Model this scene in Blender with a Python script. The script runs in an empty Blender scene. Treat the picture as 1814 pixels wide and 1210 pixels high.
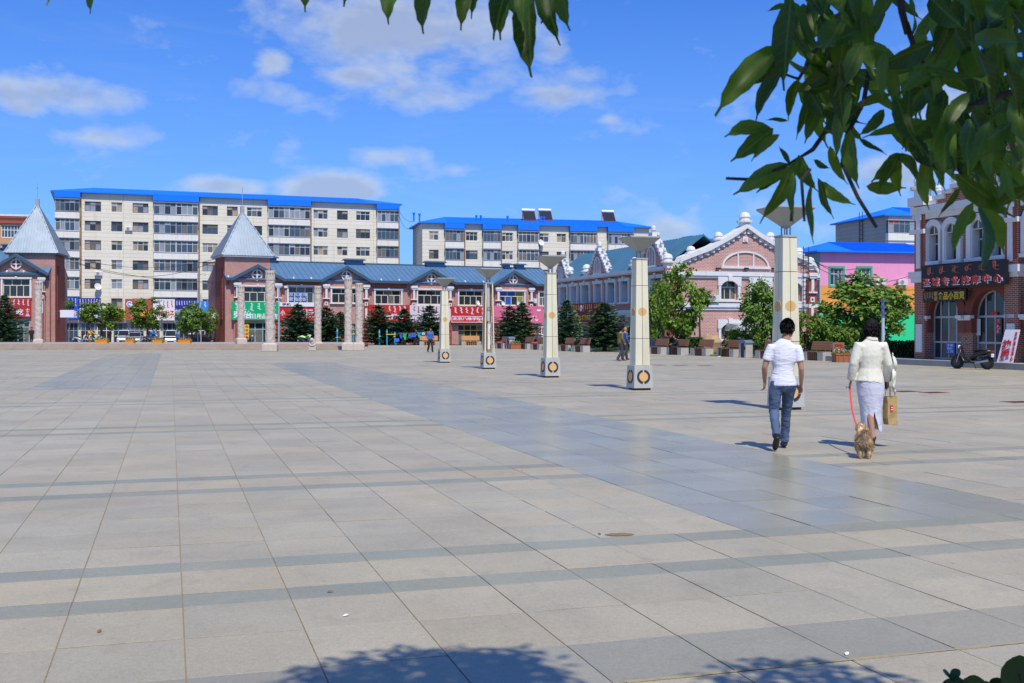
import bpy, math, random
from mathutils import Vector, Matrix, noise as mnoise
R=math.radians; sin,cos,pi=math.sin,math.cos,math.pi
rng=random.Random(7)
sc=bpy.context.scene; COL=sc.collection
# ------------------------------------------------------------ camera
F,CX,HY,H=1980.0,907.0,583.0,1.62          # focal length and horizon measured in photograph pixels, eye height in metres
cam=bpy.data.cameras.new('camera'); camo=bpy.data.objects.new('camera',cam); COL.objects.link(camo)
cam.sensor_width=36; cam.lens=F/1814*36; cam.shift_y=(HY-605)/1814; cam.clip_end=2000; cam.clip_start=.05
camo.location=(0,0,H); camo.rotation_euler=(pi/2,0,0); sc.camera=camo
cam.dof.use_dof=True; cam.dof.focus_distance=22; cam.dof.aperture_fstop=20
def P(x,y,d): return Vector(((x-CX)*d/F,d,H-(y-HY)*d/F))      # where a thing seen at (x,y) stands, d metres away
def G(x,y,z=0.0): return P(x,y,(H-z)*F/(y-HY))
# ------------------------------------------------------------ light
EL=R(58); AZ=R(162.5)
S=Vector((sin(AZ)*cos(EL),cos(AZ)*cos(EL),sin(EL)))
sl=bpy.data.lights.new('sun','SUN'); sl.energy=4.3; sl.angle=R(.55); sl.color=(1,.93,.79)
so=bpy.data.objects.new('sun',sl); COL.objects.link(so); so.rotation_euler=S.to_track_quat('Z','Y').to_euler(); so.location=(0,0,40)
sc.view_settings.view_transform='Standard'; sc.view_settings.look='None'; sc.view_settings.exposure=0.0; sc.view_settings.gamma=1
sc.cycles.use_denoising=True; sc.cycles.max_bounces=6; sc.cycles.diffuse_bounces=3; sc.cycles.caustics_reflective=False; sc.cycles.caustics_refractive=False
class NT:                                   # tiny node helper
    def __init__(s,t): s.t=t; s.n=t.nodes; s.l=t.links
    def new(s,typ,**k):
        n=s.n.new(typ)
        for a,b in k.items(): setattr(n,a,b)
        return n
    def put(s,sock,v):
        if hasattr(v,'is_linked') or hasattr(v,'links'): s.l.new(v,sock)
        else: sock.default_value=v
    def math(s,op,a,b=None,c=None,clamp=False):
        n=s.new('ShaderNodeMath',operation=op,use_clamp=clamp); s.put(n.inputs[0],a)
        if b is not None: s.put(n.inputs[1],b)
        if c is not None: s.put(n.inputs[2],c)
        return n.outputs[0]
    def mix(s,f,a,b,mode='MIX'):
        n=s.new('ShaderNodeMix',data_type='RGBA',blend_type=mode); s.put(n.inputs['Factor'],f); s.put(n.inputs[6],a); s.put(n.inputs[7],b)
        return n.outputs[2]
    def noise(s,vec,scale,detail=3,rough=.55,dist=0,w=None):
        n=s.new('ShaderNodeTexNoise'); n.inputs['Scale'].default_value=scale; n.inputs['Detail'].default_value=detail
        n.inputs['Roughness'].default_value=rough; n.inputs['Distortion'].default_value=dist
        if vec is not None: s.l.new(vec,n.inputs['Vector'])
        return n.outputs['Fac']
    def ramp(s,f,stops):
        n=s.new('ShaderNodeValToRGB'); e=n.color_ramp.elements
        while len(e)>1: e.remove(e[-1])
        e[0].position=stops[0][0]; e[0].color=stops[0][1]
        for p,c in stops[1:]: x=e.new(p); x.color=c
        s.l.new(f,n.inputs[0]); return n.outputs[0]
    def mapping(s,vec,sc_=(1,1,1),loc=(0,0,0)):
        n=s.new('ShaderNodeMapping'); n.inputs['Scale'].default_value=sc_; n.inputs['Location'].default_value=loc; s.l.new(vec,n.inputs[0]); return n.outputs[0]
def g1(v): return (v,v,v,1)
W=bpy.data.worlds.new('World'); sc.world=W; W.cycles.sampling_method='MANUAL'; W.cycles.sample_map_resolution=256; W.use_nodes=True; w=NT(W.node_tree); w.n.clear()
out=w.new('ShaderNodeOutputWorld'); bg=w.new('ShaderNodeBackground'); bg.inputs[1].default_value=.105
sky=w.new('ShaderNodeTexSky',sky_type='NISHITA',sun_disc=False); sky.sun_elevation=EL; sky.sun_rotation=AZ; sky.air_density=1.0; sky.dust_density=.6; sky.ozone_density=2.2; sky.altitude=250
skyc=w.mix(1.0,sky.outputs[0],(.385,.83,1.68,1),'MULTIPLY')
tc=w.new('ShaderNodeTexCoord'); D=tc.outputs['Generated']
sp=w.new('ShaderNodeSeparateXYZ'); w.l.new(D,sp.inputs[0])
az=w.math('ARCTAN2',sp.outputs[0],sp.outputs[1]); el=w.math('ARCSINE',sp.outputs[2])
# clouds: fair-weather cumulus field over the whole sky, with the bodies seen over the square (photo px: x,y, half width, half height, weight)
CL=[(690,45,190,75,1.25),(600,75,110,50,.9),(820,30,120,60,.8),(625,133,62,20,1.0),(488,108,34,24,.95),(985,90,40,26,.9),(125,172,95,30,1.05),(60,190,50,20,.7),
 (190,242,62,20,.85),(15,160,38,28,.7),(505,170,75,24,.6),(745,170,85,36,.66),(1000,170,85,22,.85),(935,180,45,18,.5),(690,277,80,22,.85),(1110,160,34,16,.5),(1080,212,22,10,.5),
 (580,333,95,32,1.35),(410,330,66,20,1.2),(640,340,50,18,.9),(1190,405,60,36,.85),(1225,380,34,26,.7),(1580,315,55,36,1.2),(1550,345,60,20,.8),(1100,385,60,25,.5),(1330,370,60,20,.4),(300,345,60,15,.35),(810,300,30,12,.4),(1690,200,70,50,.9)]
vec=w.new('ShaderNodeCombineXYZ'); w.l.new(az,vec.inputs[0]); w.l.new(el,vec.inputs[1]); vec.inputs[2].default_value=1.0
acc=None
for x,y,hw,hh,wt in CL:
    a0=math.atan((x-CX)/F); e0=math.atan((HY-y)/F*cos(a0)); kx=F/hw; ky=F/hh
    ma=w.new('ShaderNodeVectorMath',operation='MULTIPLY_ADD'); w.l.new(vec.outputs[0],ma.inputs[0]); ma.inputs[1].default_value=(kx,ky,math.sqrt(max(0,-math.log(wt/1.36)))); ma.inputs[2].default_value=(-a0*kx,-e0*ky,0)
    dt=w.new('ShaderNodeVectorMath',operation='DOT_PRODUCT'); w.l.new(ma.outputs[0],dt.inputs[0]); w.l.new(ma.outputs[0],dt.inputs[1])
    acc=dt.outputs['Value'] if acc is None else w.math('MINIMUM',acc,dt.outputs['Value'])
acc=w.math('MULTIPLY',w.math('EXPONENT',w.math('MULTIPLY',acc,-1.0)),1.36)
Dm=w.mapping(D,(1,1,1.9))
n1=w.noise(Dm,17,7,.58,.15); n2=w.noise(Dm,3.2,4,.5)
Dh=w.mapping(D,(1,1,1.9),(0,0,.018)); n1b=w.noise(Dh,17,3,.58,.15)
field=w.math('MULTIPLY',w.math('SUBTRACT',n2,.565),3.0)           # the scattered field outside the listed bodies
dens=w.math('ADD',w.math('MAXIMUM',acc,field),w.math('MULTIPLY',w.math('SUBTRACT',n1,.5),2.2))
densb=w.math('ADD',w.math('MAXIMUM',acc,field),w.math('MULTIPLY',w.math('SUBTRACT',n1b,.5),2.0))
mask=w.ramp(dens,[(.20,g1(0)),(.46,g1(.26)),(.75,g1(.56)),(1.0,g1(.70))])
wisp=w.math('MULTIPLY',w.math('SUBTRACT',w.noise(w.mapping(D,(1,1,7)),5,6,.65,.4),.52,None,True),.32)
mask2=w.math('MAXIMUM',mask,wisp,None,True)
thick=w.ramp(densb,[(.6,g1(0)),(1.0,g1(1))])
cc=w.mix(thick,(5.8,6.4,7.1,1),(4.3,4.9,6.0,1))
hz=w.ramp(el,[(0.0,g1(.42)),(.10,g1(.24)),(.30,g1(0))])
skyh=w.mix(hz,skyc,(3.3,5.0,7.2,1))
fin=w.mix(mask2,skyh,cc)
w.l.new(fin,bg.inputs[0]); w.l.new(bg.outputs[0],out.inputs[0])
# ------------------------------------------------------------ materials
MATS={}
def newmat(name):
    m=bpy.data.materials.new(name); m.use_nodes=True; t=NT(m.node_tree); b=m.node_tree.nodes['Principled BSDF']; return m,t,b
def M(name,col=None,rough=.7,metal=0,var=.14,scale=2.5,bump=0,bscale=30,spec=.4,isl=0,trans=0,stain=0,stainc=(.3,.14,.05),bmap=(1,1,1),bdist=.02):
    if name in MATS: return MATS[name]
    m,t,b=newmat(name); o=t.new('ShaderNodeTexCoord').outputs['Object']
    c=(*col,1)
    if var:
        f=t.math('MULTIPLY_ADD',t.noise(o,scale,5,.6),2*var,1-var)
        if isl:
            geo=t.new('ShaderNodeNewGeometry'); oi=t.new('ShaderNodeObjectInfo')
            rr=t.math('FRACT',t.math('ADD',geo.outputs['Random Per Island'],oi.outputs['Random']))
            f=t.math('MULTIPLY',f,t.math('MULTIPLY_ADD',rr,2*isl,1-isl))
        cn=t.new('ShaderNodeCombineXYZ')
        for i in range(3): t.l.new(f,cn.inputs[i])
        c=t.mix(1.0,c,cn.outputs[0],'MULTIPLY')
    if stain:
        sv=t.noise(t.mapping(o,(1.3,1.3,.12)),2.2,5,.7); sm=t.ramp(sv,[(.52,g1(0)),(.78,g1(stain))]); c=t.mix(sm,c,(*stainc,1))
    t.put(b.inputs['Base Color'],c)
    b.inputs['Roughness'].default_value=rough; b.inputs['Metallic'].default_value=metal; b.inputs['Specular IOR Level'].default_value=spec
    if bump:
        bn=t.new('ShaderNodeBump'); bn.inputs['Strength'].default_value=bump; bn.inputs['Distance'].default_value=bdist
        t.l.new(t.noise(t.mapping(o,bmap),bscale,4,.6,.8 if bmap!=(1,1,1) else 0),bn.inputs['Height']); t.l.new(bn.outputs[0],b.inputs['Normal'])
    if trans:
        tr=t.new('ShaderNodeBsdfTranslucent'); t.put(tr.inputs[0],c); mx=t.new('ShaderNodeMixShader'); mx.inputs[0].default_value=trans
        t.l.new(b.outputs[0],mx.inputs[1]); t.l.new(tr.outputs[0],mx.inputs[2]); t.l.new(mx.outputs[0],m.node_tree.nodes['Material Output'].inputs[0])
    MATS[name]=m; return m
def brickmat(name,c1,c2,mort,bw=.24,bh=.07,ms=.012,rough=.85,stain=0):
    m,t,b=newmat(name); o=t.new('ShaderNodeTexCoord').outputs['Object']
    s=t.new('ShaderNodeSeparateXYZ'); t.l.new(o,s.inputs[0]); cb=t.new('ShaderNodeCombineXYZ')
    t.l.new(t.math('ADD',s.outputs[0],s.outputs[1]),cb.inputs[0]); t.l.new(s.outputs[2],cb.inputs[1])
    br=t.new('ShaderNodeTexBrick'); t.l.new(cb.outputs[0],br.inputs['Vector'])
    for k,v in (('Color1',(*c1,1)),('Color2',(*c2,1)),('Mortar',(*mort,1)),('Scale',1.0),('Mortar Size',ms),('Brick Width',bw),('Row Height',bh),('Bias',0.0)): br.inputs[k].default_value=v
    c=br.outputs['Color']
    f=t.math('MULTIPLY_ADD',t.noise(o,.9,5,.65),.5,.75); cn=t.new('ShaderNodeCombineXYZ'); [t.l.new(f,cn.inputs[i]) for i in range(3)]
    c=t.mix(1.0,c,cn.outputs[0],'MULTIPLY')
    if stain: c=t.mix(t.ramp(t.noise(t.mapping(o,(1,1,.15)),1.6,5,.7),[(.5,g1(0)),(.8,g1(stain))]),c,(.35,.2,.1,1))
    t.put(b.inputs['Base Color'],c); b.inputs['Roughness'].default_value=rough; b.inputs['Specular IOR Level'].default_value=.25
    bn=t.new('ShaderNodeBump'); bn.inputs['Strength'].default_value=.5; bn.inputs['Distance'].default_value=.01; bn.invert=True
    t.l.new(br.outputs['Fac'],bn.inputs['Height']); t.l.new(bn.outputs[0],b.inputs['Normal'])
    MATS[name]=m; return m
# ------------------------------------------------------------ mesh helpers
class MB:
    def __init__(s): s.v=[]; s.f=[]; s.m=[]; s.k=0; s.T=None
    def add(s,vs,fs):
        b=len(s.v)
        s.v+=[tuple(s.T@Vector(v)) for v in vs] if s.T else [tuple(v) for v in vs]
        s.f+=[tuple(b+i for i in f) for f in fs]; s.m+=[s.k]*len(fs); return s
    def mat(s,k): s.k=k; return s
    def box(s,x0,x1,y0,y1,z0,z1):
        return s.add([(x0,y0,z0),(x1,y0,z0),(x1,y1,z0),(x0,y1,z0),(x0,y0,z1),(x1,y0,z1),(x1,y1,z1),(x0,y1,z1)],[(3,2,1,0),(4,5,6,7),(0,1,5,4),(1,2,6,5),(2,3,7,6),(3,0,4,7)])
    def hexa(s,p): return s.add(p,[(3,2,1,0),(4,5,6,7),(0,1,5,4),(1,2,6,5),(2,3,7,6),(3,0,4,7)])
    def frus(s,cx,cy,z0,z1,a0,b0,a1,b1):      # tapered block: half sizes a (x) b (y) at bottom and top
        return s.hexa([(cx-a0,cy-b0,z0),(cx+a0,cy-b0,z0),(cx+a0,cy+b0,z0),(cx-a0,cy+b0,z0),(cx-a1,cy-b1,z1),(cx+a1,cy-b1,z1),(cx+a1,cy+b1,z1),(cx-a1,cy+b1,z1)])
    def prism(s,pl,y0,y1):                    # outline in x,z pushed through y
        n=len(pl); vs=[(x,y0,z) for x,z in pl]+[(x,y1,z) for x,z in pl]
        return s.add(vs,[tuple(range(n)),tuple(range(2*n-1,n-1,-1))]+[(i,i+n,(i+1)%n+n,(i+1)%n) for i in range(n)])
    def ring(s,cx,cz,r0,r1,y0,y1,n=24,a0=0,a1=360):   # flat ring in x,z
        full=abs(a1-a0)>=360; k=n if full else n+1; vs=[]
        for i in range(k):
            a=R(a0+(a1-a0)*i/n); c,q=cos(a),sin(a)
            vs+=[(cx+r0*c,y0,cz+r0*q),(cx+r1*c,y0,cz+r1*q),(cx+r1*c,y1,cz+r1*q),(cx+r0*c,y1,cz+r0*q)]
        fs=[]
        for i in range(n):
            a,b=i*4,((i+1)%k)*4
            fs+=[(a,b,b+1,a+1),(a+1,b+1,b+2,a+2),(a+2,b+2,b+3,a+3),(a+3,b+3,b,a)]
        if not full: fs+=[(0,1,2,3),(4*n+3,4*n+2,4*n+1,4*n)]
        return s.add(vs,fs)
    def disc(s,cx,cz,r,y0,y1,n=24): return s.prism([(cx+r*cos(2*pi*i/n),cz+r*sin(2*pi*i/n)) for i in range(n)],y0,y1)
    def tube(s,pts,rad,n=8,ref=None,cap=True):  # loft; radii a number or (a,b); ref fixes the a-axis
        pts=[Vector(p) for p in pts]; N=len(pts)
        if not hasattr(rad,'__len__'): rad=[rad]*N
        vs=[]
        for i,p in enumerate(pts):
            t=(pts[min(i+1,N-1)]-pts[max(i-1,0)]).normalized()
            q=Vector(ref) if ref else (Vector((1,0,0)) if abs(t.x)<.8 else Vector((0,0,1)))
            b=t.cross(q).normalized(); a=b.cross(t)
            ra,rb=rad[i] if hasattr(rad[i],'__len__') else (rad[i],rad[i])
            vs+=[p+a*(ra*cos(2*pi*j/n))+b*(rb*sin(2*pi*j/n)) for j in range(n)]
        fs=[(i*n+j,i*n+(j+1)%n,(i+1)*n+(j+1)%n,(i+1)*n+j) for i in range(N-1) for j in range(n)]
        if cap: fs+=[tuple(range(n-1,-1,-1)),tuple((N-1)*n+j for j in range(n))]
        return s.add(vs,fs)
    def lathe(s,prof,n=12,c=(0,0,0)):
        vs=[(c[0]+r*cos(2*pi*j/n),c[1]+r*sin(2*pi*j/n),c[2]+z) for r,z in prof for j in range(n)]; N=len(prof)
        return s.add(vs,[(i*n+j,i*n+(j+1)%n,(i+1)*n+(j+1)%n,(i+1)*n+j) for i in range(N-1) for j in range(n)]+[tuple(range(n-1,-1,-1)),tuple((N-1)*n+j for j in range(n))])
    def ball(s,c,r,n=10,m=6,sq=(1,1,1)):
        pr=[(max(1e-4,sin(pi*i/m))*r,-cos(pi*i/m)*r) for i in range(m+1)]
        vs=[(c[0]+a*cos(2*pi*j/n)*sq[0],c[1]+a*sin(2*pi*j/n)*sq[1],c[2]+z*sq[2]) for a,z in pr for j in range(n)]
        return s.add(vs,[(i*n+j,i*n+(j+1)%n,(i+1)*n+(j+1)%n,(i+1)*n+j) for i in range(m) for j in range(n)])
    def wall(s,x0,x1,z0,z1,holes,y,t):         # wall face with real openings and their reveals, t deep
        xs=sorted({x0,x1,*[h[0] for h in holes],*[h[1] for h in holes]}); zs=sorted({z0,z1,*[h[2] for h in holes],*[h[3] for h in holes]})
        xs=[x for x in xs if x0<=x<=x1]; zs=[z for z in zs if z0<=z<=z1]
        for a,b in zip(xs,xs[1:]):
            for c,d in zip(zs,zs[1:]):
                mx,mz=(a+b)/2,(c+d)/2
                if not any(h[0]<mx<h[1] and h[2]<mz<h[3] for h in holes): s.add([(a,y,c),(b,y,c),(b,y,d),(a,y,d)],[(0,1,2,3)])
        for a,b,c,d in holes: s.add([(a,y,c),(b,y,c),(b,y,d),(a,y,d),(a,y+t,c),(b,y+t,c),(b,y+t,d),(a,y+t,d)],[(0,4,5,1),(1,5,6,2),(2,6,7,3),(3,7,4,0)])
        return s
    def mesh(s,name,mats,smooth=False):
        me=bpy.data.meshes.new(name); me.from_pydata(s.v,[],s.f)
        for m in (mats if isinstance(mats,(list,tuple)) else [mats]): me.materials.append(m)
        if any(s.m): me.polygons.foreach_set('material_index',s.m)
        if smooth: me.polygons.foreach_set('use_smooth',[True]*len(s.f))
        me.update(); return me
def link(name,data,parent=None,loc=None,rot=None):
    o=bpy.data.objects.new(name,data); COL.objects.link(o)
    if parent: o.parent=parent
    if loc is not None: o.location=loc
    if rot is not None: o.rotation_euler=rot
    return o
def tag(o,label=None,cat=None,group=None,kind=None):
    for k,v in (('label',label),('category',cat),('group',group),('kind',kind)):
        if v: o[k]=v
    return o
def mk(name,mb,mats,parent=None,smooth=False,loc=None,rot=None,bevel=0,**kw):
    o=link(name,mb.mesh(name,mats,smooth),parent,loc,rot)
    if bevel: md=o.modifiers.new('bevel','BEVEL'); md.width=bevel; md.segments=2; md.limit_method='ANGLE'
    return tag(o,**kw)
def thing(name,label,cat,loc,rz=0,group=None): return tag(link(name,None,None,loc,(0,0,rz)),label,cat,group)
def clone(o,parent=None):
    c=o.copy(); COL.objects.link(c); c.parent=parent
    for ch in list(o.children): clone(ch,c)
    return c
class Fac:                                   # a facade plane: x along it, y into the building, z up
    def __init__(s,px,d,deg,z0=0): s.o=Vector(((px-CX)*d/F,d,0)); s.a=R(deg); s.ux=Vector((cos(s.a),sin(s.a),0)); s.n=Vector((sin(s.a),-cos(s.a),0))
    def uz(s,px,py,off=0):                   # photo pixel on the plane set off metres in front of the facade
        o=s.o+s.n*off; r=Vector(((px-CX)/F,1,-(py-HY)/F)); t=o.dot(s.n)/r.dot(s.n); q=r*t
        return (q-o).dot(s.ux),H+q.z
    def u(s,px,off=0): return s.uz(px,HY,off)[0]
    def z(s,px,py,off=0): return s.uz(px,py,off)[1]
    def rect(s,x0,x1,y0,y1,off=0):
        a,_=s.uz(x0,y0,off); b,_=s.uz(x1,y0,off); m=(x0+x1)/2
        return a,b,s.z(m,y1,off),s.z(m,y0,off)
    def root(s,name,label,cat,group=None): return thing(name,label,cat,s.o,s.a,group)
def text(parent,body,x0,x1,z0,z1,y,mat,name='lettering',bold=.012,fit=True,depth=.012):
    c=bpy.data.curves.new(name,'FONT'); c.body=body; c.resolution_u=1; c.offset=bold; c.extrude=depth/max(.1,(z1-z0)); c.size=1
    o=bpy.data.objects.new(name,c); COL.objects.link(o); me=bpy.data.meshes.new_from_object(o.evaluated_get(bpy.context.evaluated_depsgraph_get()))
    bpy.data.objects.remove(o); n=len(me.vertices)
    if not n: return None
    vs=[v.co.copy() for v in me.vertices]; ax=min(v.x for v in vs); bx=max(v.x for v in vs); ay=min(v.y for v in vs); by=max(v.y for v in vs)
    sx=(x1-x0)/(bx-ax); sz=(z1-z0)/(by-ay)
    if not fit: sx=sz
    for v,q in zip(me.vertices,vs): v.co=(x0+(q.x-ax)*sx, y-q.z*(z1-z0)-.002, z0+(q.y-ay)*sz)
    me.materials.clear(); me.materials.append(mat); return link(name,me,parent)
def script_strokes(parent,x0,x1,z0,z1,y,mat,n,seed=1,vary=True,name='lettering'):   # columns of vertical Mongolian-style writing: spine, teeth, tails
    r=random.Random(seed); mb=MB(); w=(x1-x0)/n; hh=z1-z0
    for i in range(n):
        x=x0+(i+.5)*w; top=z1-hh*.05; bot=z0+hh*(r.uniform(.0,.35) if vary else .05); s=min(w*.16,hh*.07)
        mb.box(x-s*.5,x+s*.5,y-.014,y,bot,top); k=max(3,int((top-bot)/(hh*.16)))
        for j in range(k):
            zz=top-(j+.5)*(top-bot)/k; l=w*r.uniform(.16,.3)
            q=r.random()
            if q<.6: mb.prism([(x-s*.4,zz-s*.5),(x-l,zz+s*.3),(x-l,zz+s*1.1),(x-s*.4,zz+s*.6)],y-.0145,y-.0005)
            elif q<.8: mb.ring(x-l*.5,zz,l*.22,l*.55,y-.0148,y-.0006,8)
            else: mb.prism([(x+s*.4,zz-s*.5),(x+l*.9,zz+s*.3),(x+l*.9,zz+s*1.2),(x+s*.4,zz+s*.6)],y-.0142,y-.0007)
        mb.prism([(x-s*.4,bot),(x+w*.22,bot-hh*.04),(x+w*.3,bot+hh*.04),(x+w*.22,bot+hh*.02),(x+s*.4,bot+s)],y-.0138,y-.0009)
    return mk(name,mb,mat,parent)
# ------------------------------------------------------------ ground, paving
PA=R(17.0)                                   # direction of the paving joints
def pavemat(name,col,rough,var=.06,speck=.24,stainy=.2,warm=0,rv=.08):
    m,t,b=newmat(name); pos=t.new('ShaderNodeNewGeometry'); p=pos.outputs['Position']; oi=t.new('ShaderNodeObjectInfo')
    rr=t.math('FRACT',t.math('ADD',pos.outputs['Random Per Island'],oi.outputs['Random']))
    f=t.math('MULTIPLY_ADD',rr,2*var,1-var)
    f=t.math('MULTIPLY',f,t.math('MULTIPLY_ADD',t.noise(p,.9,5,.65),.46,.77)); f=t.math('MULTIPLY',f,t.math('MULTIPLY_ADD',t.noise(p,.16,3,.5),.36,.82))
    f=t.math('MULTIPLY',f,t.math('MULTIPLY_ADD',t.noise(p,85,2,.75),3*speck,1-1.5*speck))
    f=t.math('MULTIPLY',f,t.math('MULTIPLY_ADD',t.noise(p,30,4,.75),.52,.74))
    cn=t.new('ShaderNodeCombineXYZ'); [t.l.new(f,cn.inputs[i]) for i in range(3)]
    r2=t.math('FRACT',t.math('MULTIPLY',rr,7.31))
    c=t.mix(r2,(*col,1),(col[0]*1.05,col[1]*1.0,col[2]*.95,1))
    c=t.mix(1.0,c,cn.outputs[0],'MULTIPLY')
    st=t.ramp(t.noise(t.mapping(p,(1.0,.7,1)),2.6,6,.7,.6),[(.54,g1(0)),(.74,g1(stainy*1.5))]); c=t.mix(st,c,(.16,.145,.12,1))
    bl=t.ramp(t.noise(p,13,4,.6),[(.66,g1(0)),(.72,g1(.38))]); c=t.mix(bl,c,(.14,.14,.14,1))
    vo=t.new('ShaderNodeTexVoronoi'); vo.inputs['Scale'].default_value=1.7; t.l.new(p,vo.inputs['Vector']); sx=t.new('ShaderNodeSeparateColor'); t.l.new(vo.outputs['Color'],sx.inputs[0])
    gum=t.math('LESS_THAN',vo.outputs['Distance'],t.math('MULTIPLY',t.math('POWER',sx.outputs[0],3.0),.055)); c=t.mix(t.math('MULTIPLY',gum,.5),c,(.13,.125,.115,1))
    t.put(b.inputs['Base Color'],c)
    t.put(b.inputs['Roughness'],t.math('MULTIPLY_ADD',t.noise(p,3.2,4,.6),2*rv,rough-rv)); b.inputs['Specular IOR Level'].default_value=.5
    bn=t.new('ShaderNodeBump'); bn.inputs['Strength'].default_value=.25 if rough>.4 else .04; bn.inputs['Distance'].default_value=.002
    t.l.new(t.noise(p,90,3,.7),bn.inputs['Height']); t.l.new(bn.outputs[0],b.inputs['Normal'])
    MATS[name]=m; return m
PAVE=[pavemat('granite_pink',(.366,.336,.246),.6),pavemat('granite_warm',(.375,.340,.240),.6),pavemat('granite_band',(.272,.274,.203),.5),
      pavemat('granite_polished',(.315,.300,.202),.29,var=.10,speck=.12,stainy=.12,rv=.05),pavemat('granite_dark',(.298,.283,.212),.5)]
gm=M('earth_ground',(.20,.19,.175),.9,var=.25,scale=.4)
mb=MB(); ys=[-300,-20,60,104,112,150,400,1500]; zz=[-.03,-.03,-.03,-.03,-.40,-.40,-.40,-.4]
vs=[(x,y,z) for y,z in zip(ys,zz) for x in (-1500,-200,-60,0,60,200,1500)]
mb.add(vs,[(r*7+c,r*7+c+1,r*7+c+8,r*7+c+7) for r in range(7) for c in range(6)])
mk('ground',mb,gm,kind='structure')
PLZ=[(-75,-8),(24,-8),(24,30),(21.2,43.5),(19.0,51),(16.2,57),(12.4,65.5),(8.6,75),(4.2,88),(2.2,104),(-13.5,104),(-13.5,87.1),(-75,87.1)]
mb=MB(); mb.add([(x,y,-.0052) for x,y in PLZ],[tuple(range(len(PLZ)))])
plaza=mk('plaza',mb,pavemat('joint_grit',(.285,.235,.155),.9),kind='structure',rot=(0,0,0)); plaza['label']='granite paved square with grey bands and polished strips'
def inpoly(x,y,pl):
    c=False; j=len(pl)-1
    for i in range(len(pl)):
        xi,yi=pl[i]; xj,yj=pl[j]
        if (yi>y)!=(yj>y) and x<(xj-xi)*(y-yi)/(yj-yi)+xi: c=not c
        j=i
    return c
TW=.623; T0=.07
rows=[]                                       # (s0,s1,type): 0 pink 1 warm 2 band 4 dark
def fill(a,b,n,k=0): rows.extend((a+(b-a)*i/n,a+(b-a)*(i+1)/n,k) for i in range(n))
fill(-2.5,4.10,10,4)
def bandset(a): rows.extend([(a,a+.32,2),(a+.32,a+.98,1),(a+.98,a+1.30,2)])
fill(4.10,4.74,1,0); rows.append((4.755,5.40,4)); fill(5.40,6.79,2); bandset(6.79); fill(8.09,11.42,5); bandset(11.42); fill(12.72,18.3,8); bandset(18.3); fill(19.6,25.2,8); bandset(25.2)
s=26.5
while s<112: fill(s,s+5.7,8); bandset(s+5.7); s+=7.0
slabs=[]
ca,sa=cos(PA),sin(PA)
for s0,s1,k in rows:
    for i in range(-130,130):
        t0=T0+i*TW; t1=t0+TW; tm=(t0+t1)/2; sm=(s0+s1)/2
        X=tm*ca-sm*sa; Y=tm*sa+sm*ca
        if Y<.6 or abs(X)>.475*Y+2.6 or not inpoly(X,Y,PLZ): continue
        kk=k
        if 4.4<tm<7.6 and 8.05<s0<54: kk=3
        if -3.7<tm<-.5 and 32<s0<77: kk=3
        slabs.append((Y,t0,t1,s0,s1,kk,X))
r2=random.Random(3)
SIDE=[False]
def slabgeo(mb,t0,t1,s0,s1,z=0,g=.0025,c=.0016,tx=0,ty=0):
    k0=mb.k
    a,b,p,q=t0+g,t1-g,s0+g,s1-g; cx,cy=(a+b)/2,(p+q)/2
    Z=lambda x,y: z+(x-cx)*tx+(y-cy)*ty
    mb.add([(a,p,z-.02),(b,p,z-.02),(b,q,z-.02),(a,q,z-.02),(a,p,Z(a,p)-c*.8),(b,p,Z(b,p)-c*.8),(b,q,Z(b,q)-c*.8),(a,q,Z(a,q)-c*.8)]+[(x,y,Z(x,y)) for x,y in ((a+c,p+c),(b-c,p+c),(b-c,q-c),(a+c,q-c))],
       [(4,5,9,8),(5,6,10,9),(6,7,11,10),(7,4,8,11),(8,9,10,11)]); n_=len(mb.v)-12; mb.f+=[tuple(n_+i for i in q) for q in ((0,1,5,4),(1,2,6,5),(2,3,7,6),(3,0,4,7))]; mb.m+=[5 if SIDE[0] else 1]*4
slabs.sort(); cache={}; far=MB(); nn=0
for Y,t0,t1,s0,s1,k,X in slabs:
    vis=abs(X)<.462*Y+.35 and Y>4.9
    z=r2.uniform(-.0016,.0016); tx=r2.gauss(0,.0016); ty=r2.gauss(0,.0016)
    if vis and nn<300:
        SIDE[0]=False;        nn+=1; key=(round(s1-s0,3),k)
        if key not in cache:
            m1=MB(); hw=TW/2; hs=(s1-s0)/2; slabgeo(m1,-hw,hw,-hs,hs); cache[key]=m1.mesh('slab',[PAVE[k],MATS['joint_grit']])
        tm,sm=(t0+t1)/2,(s0+s1)/2
        o=link('paving_slab',cache[key],plaza,(tm*ca-sm*sa,tm*sa+sm*ca,z)); o.rotation_euler=(ty,-tx,PA+r2.gauss(0,.0011)); o.scale=(r2.uniform(.9955,1.0),r2.uniform(.9955,1.0),1)
    else: SIDE[0]=True; far.k=k; slabgeo(far,t0,t1,s0,s1,z,tx=tx,ty=ty)
o=mk('slab_field',far,PAVE+[MATS['joint_grit']],plaza,kind='stuff'); o.rotation_euler=(0,0,PA)
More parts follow.
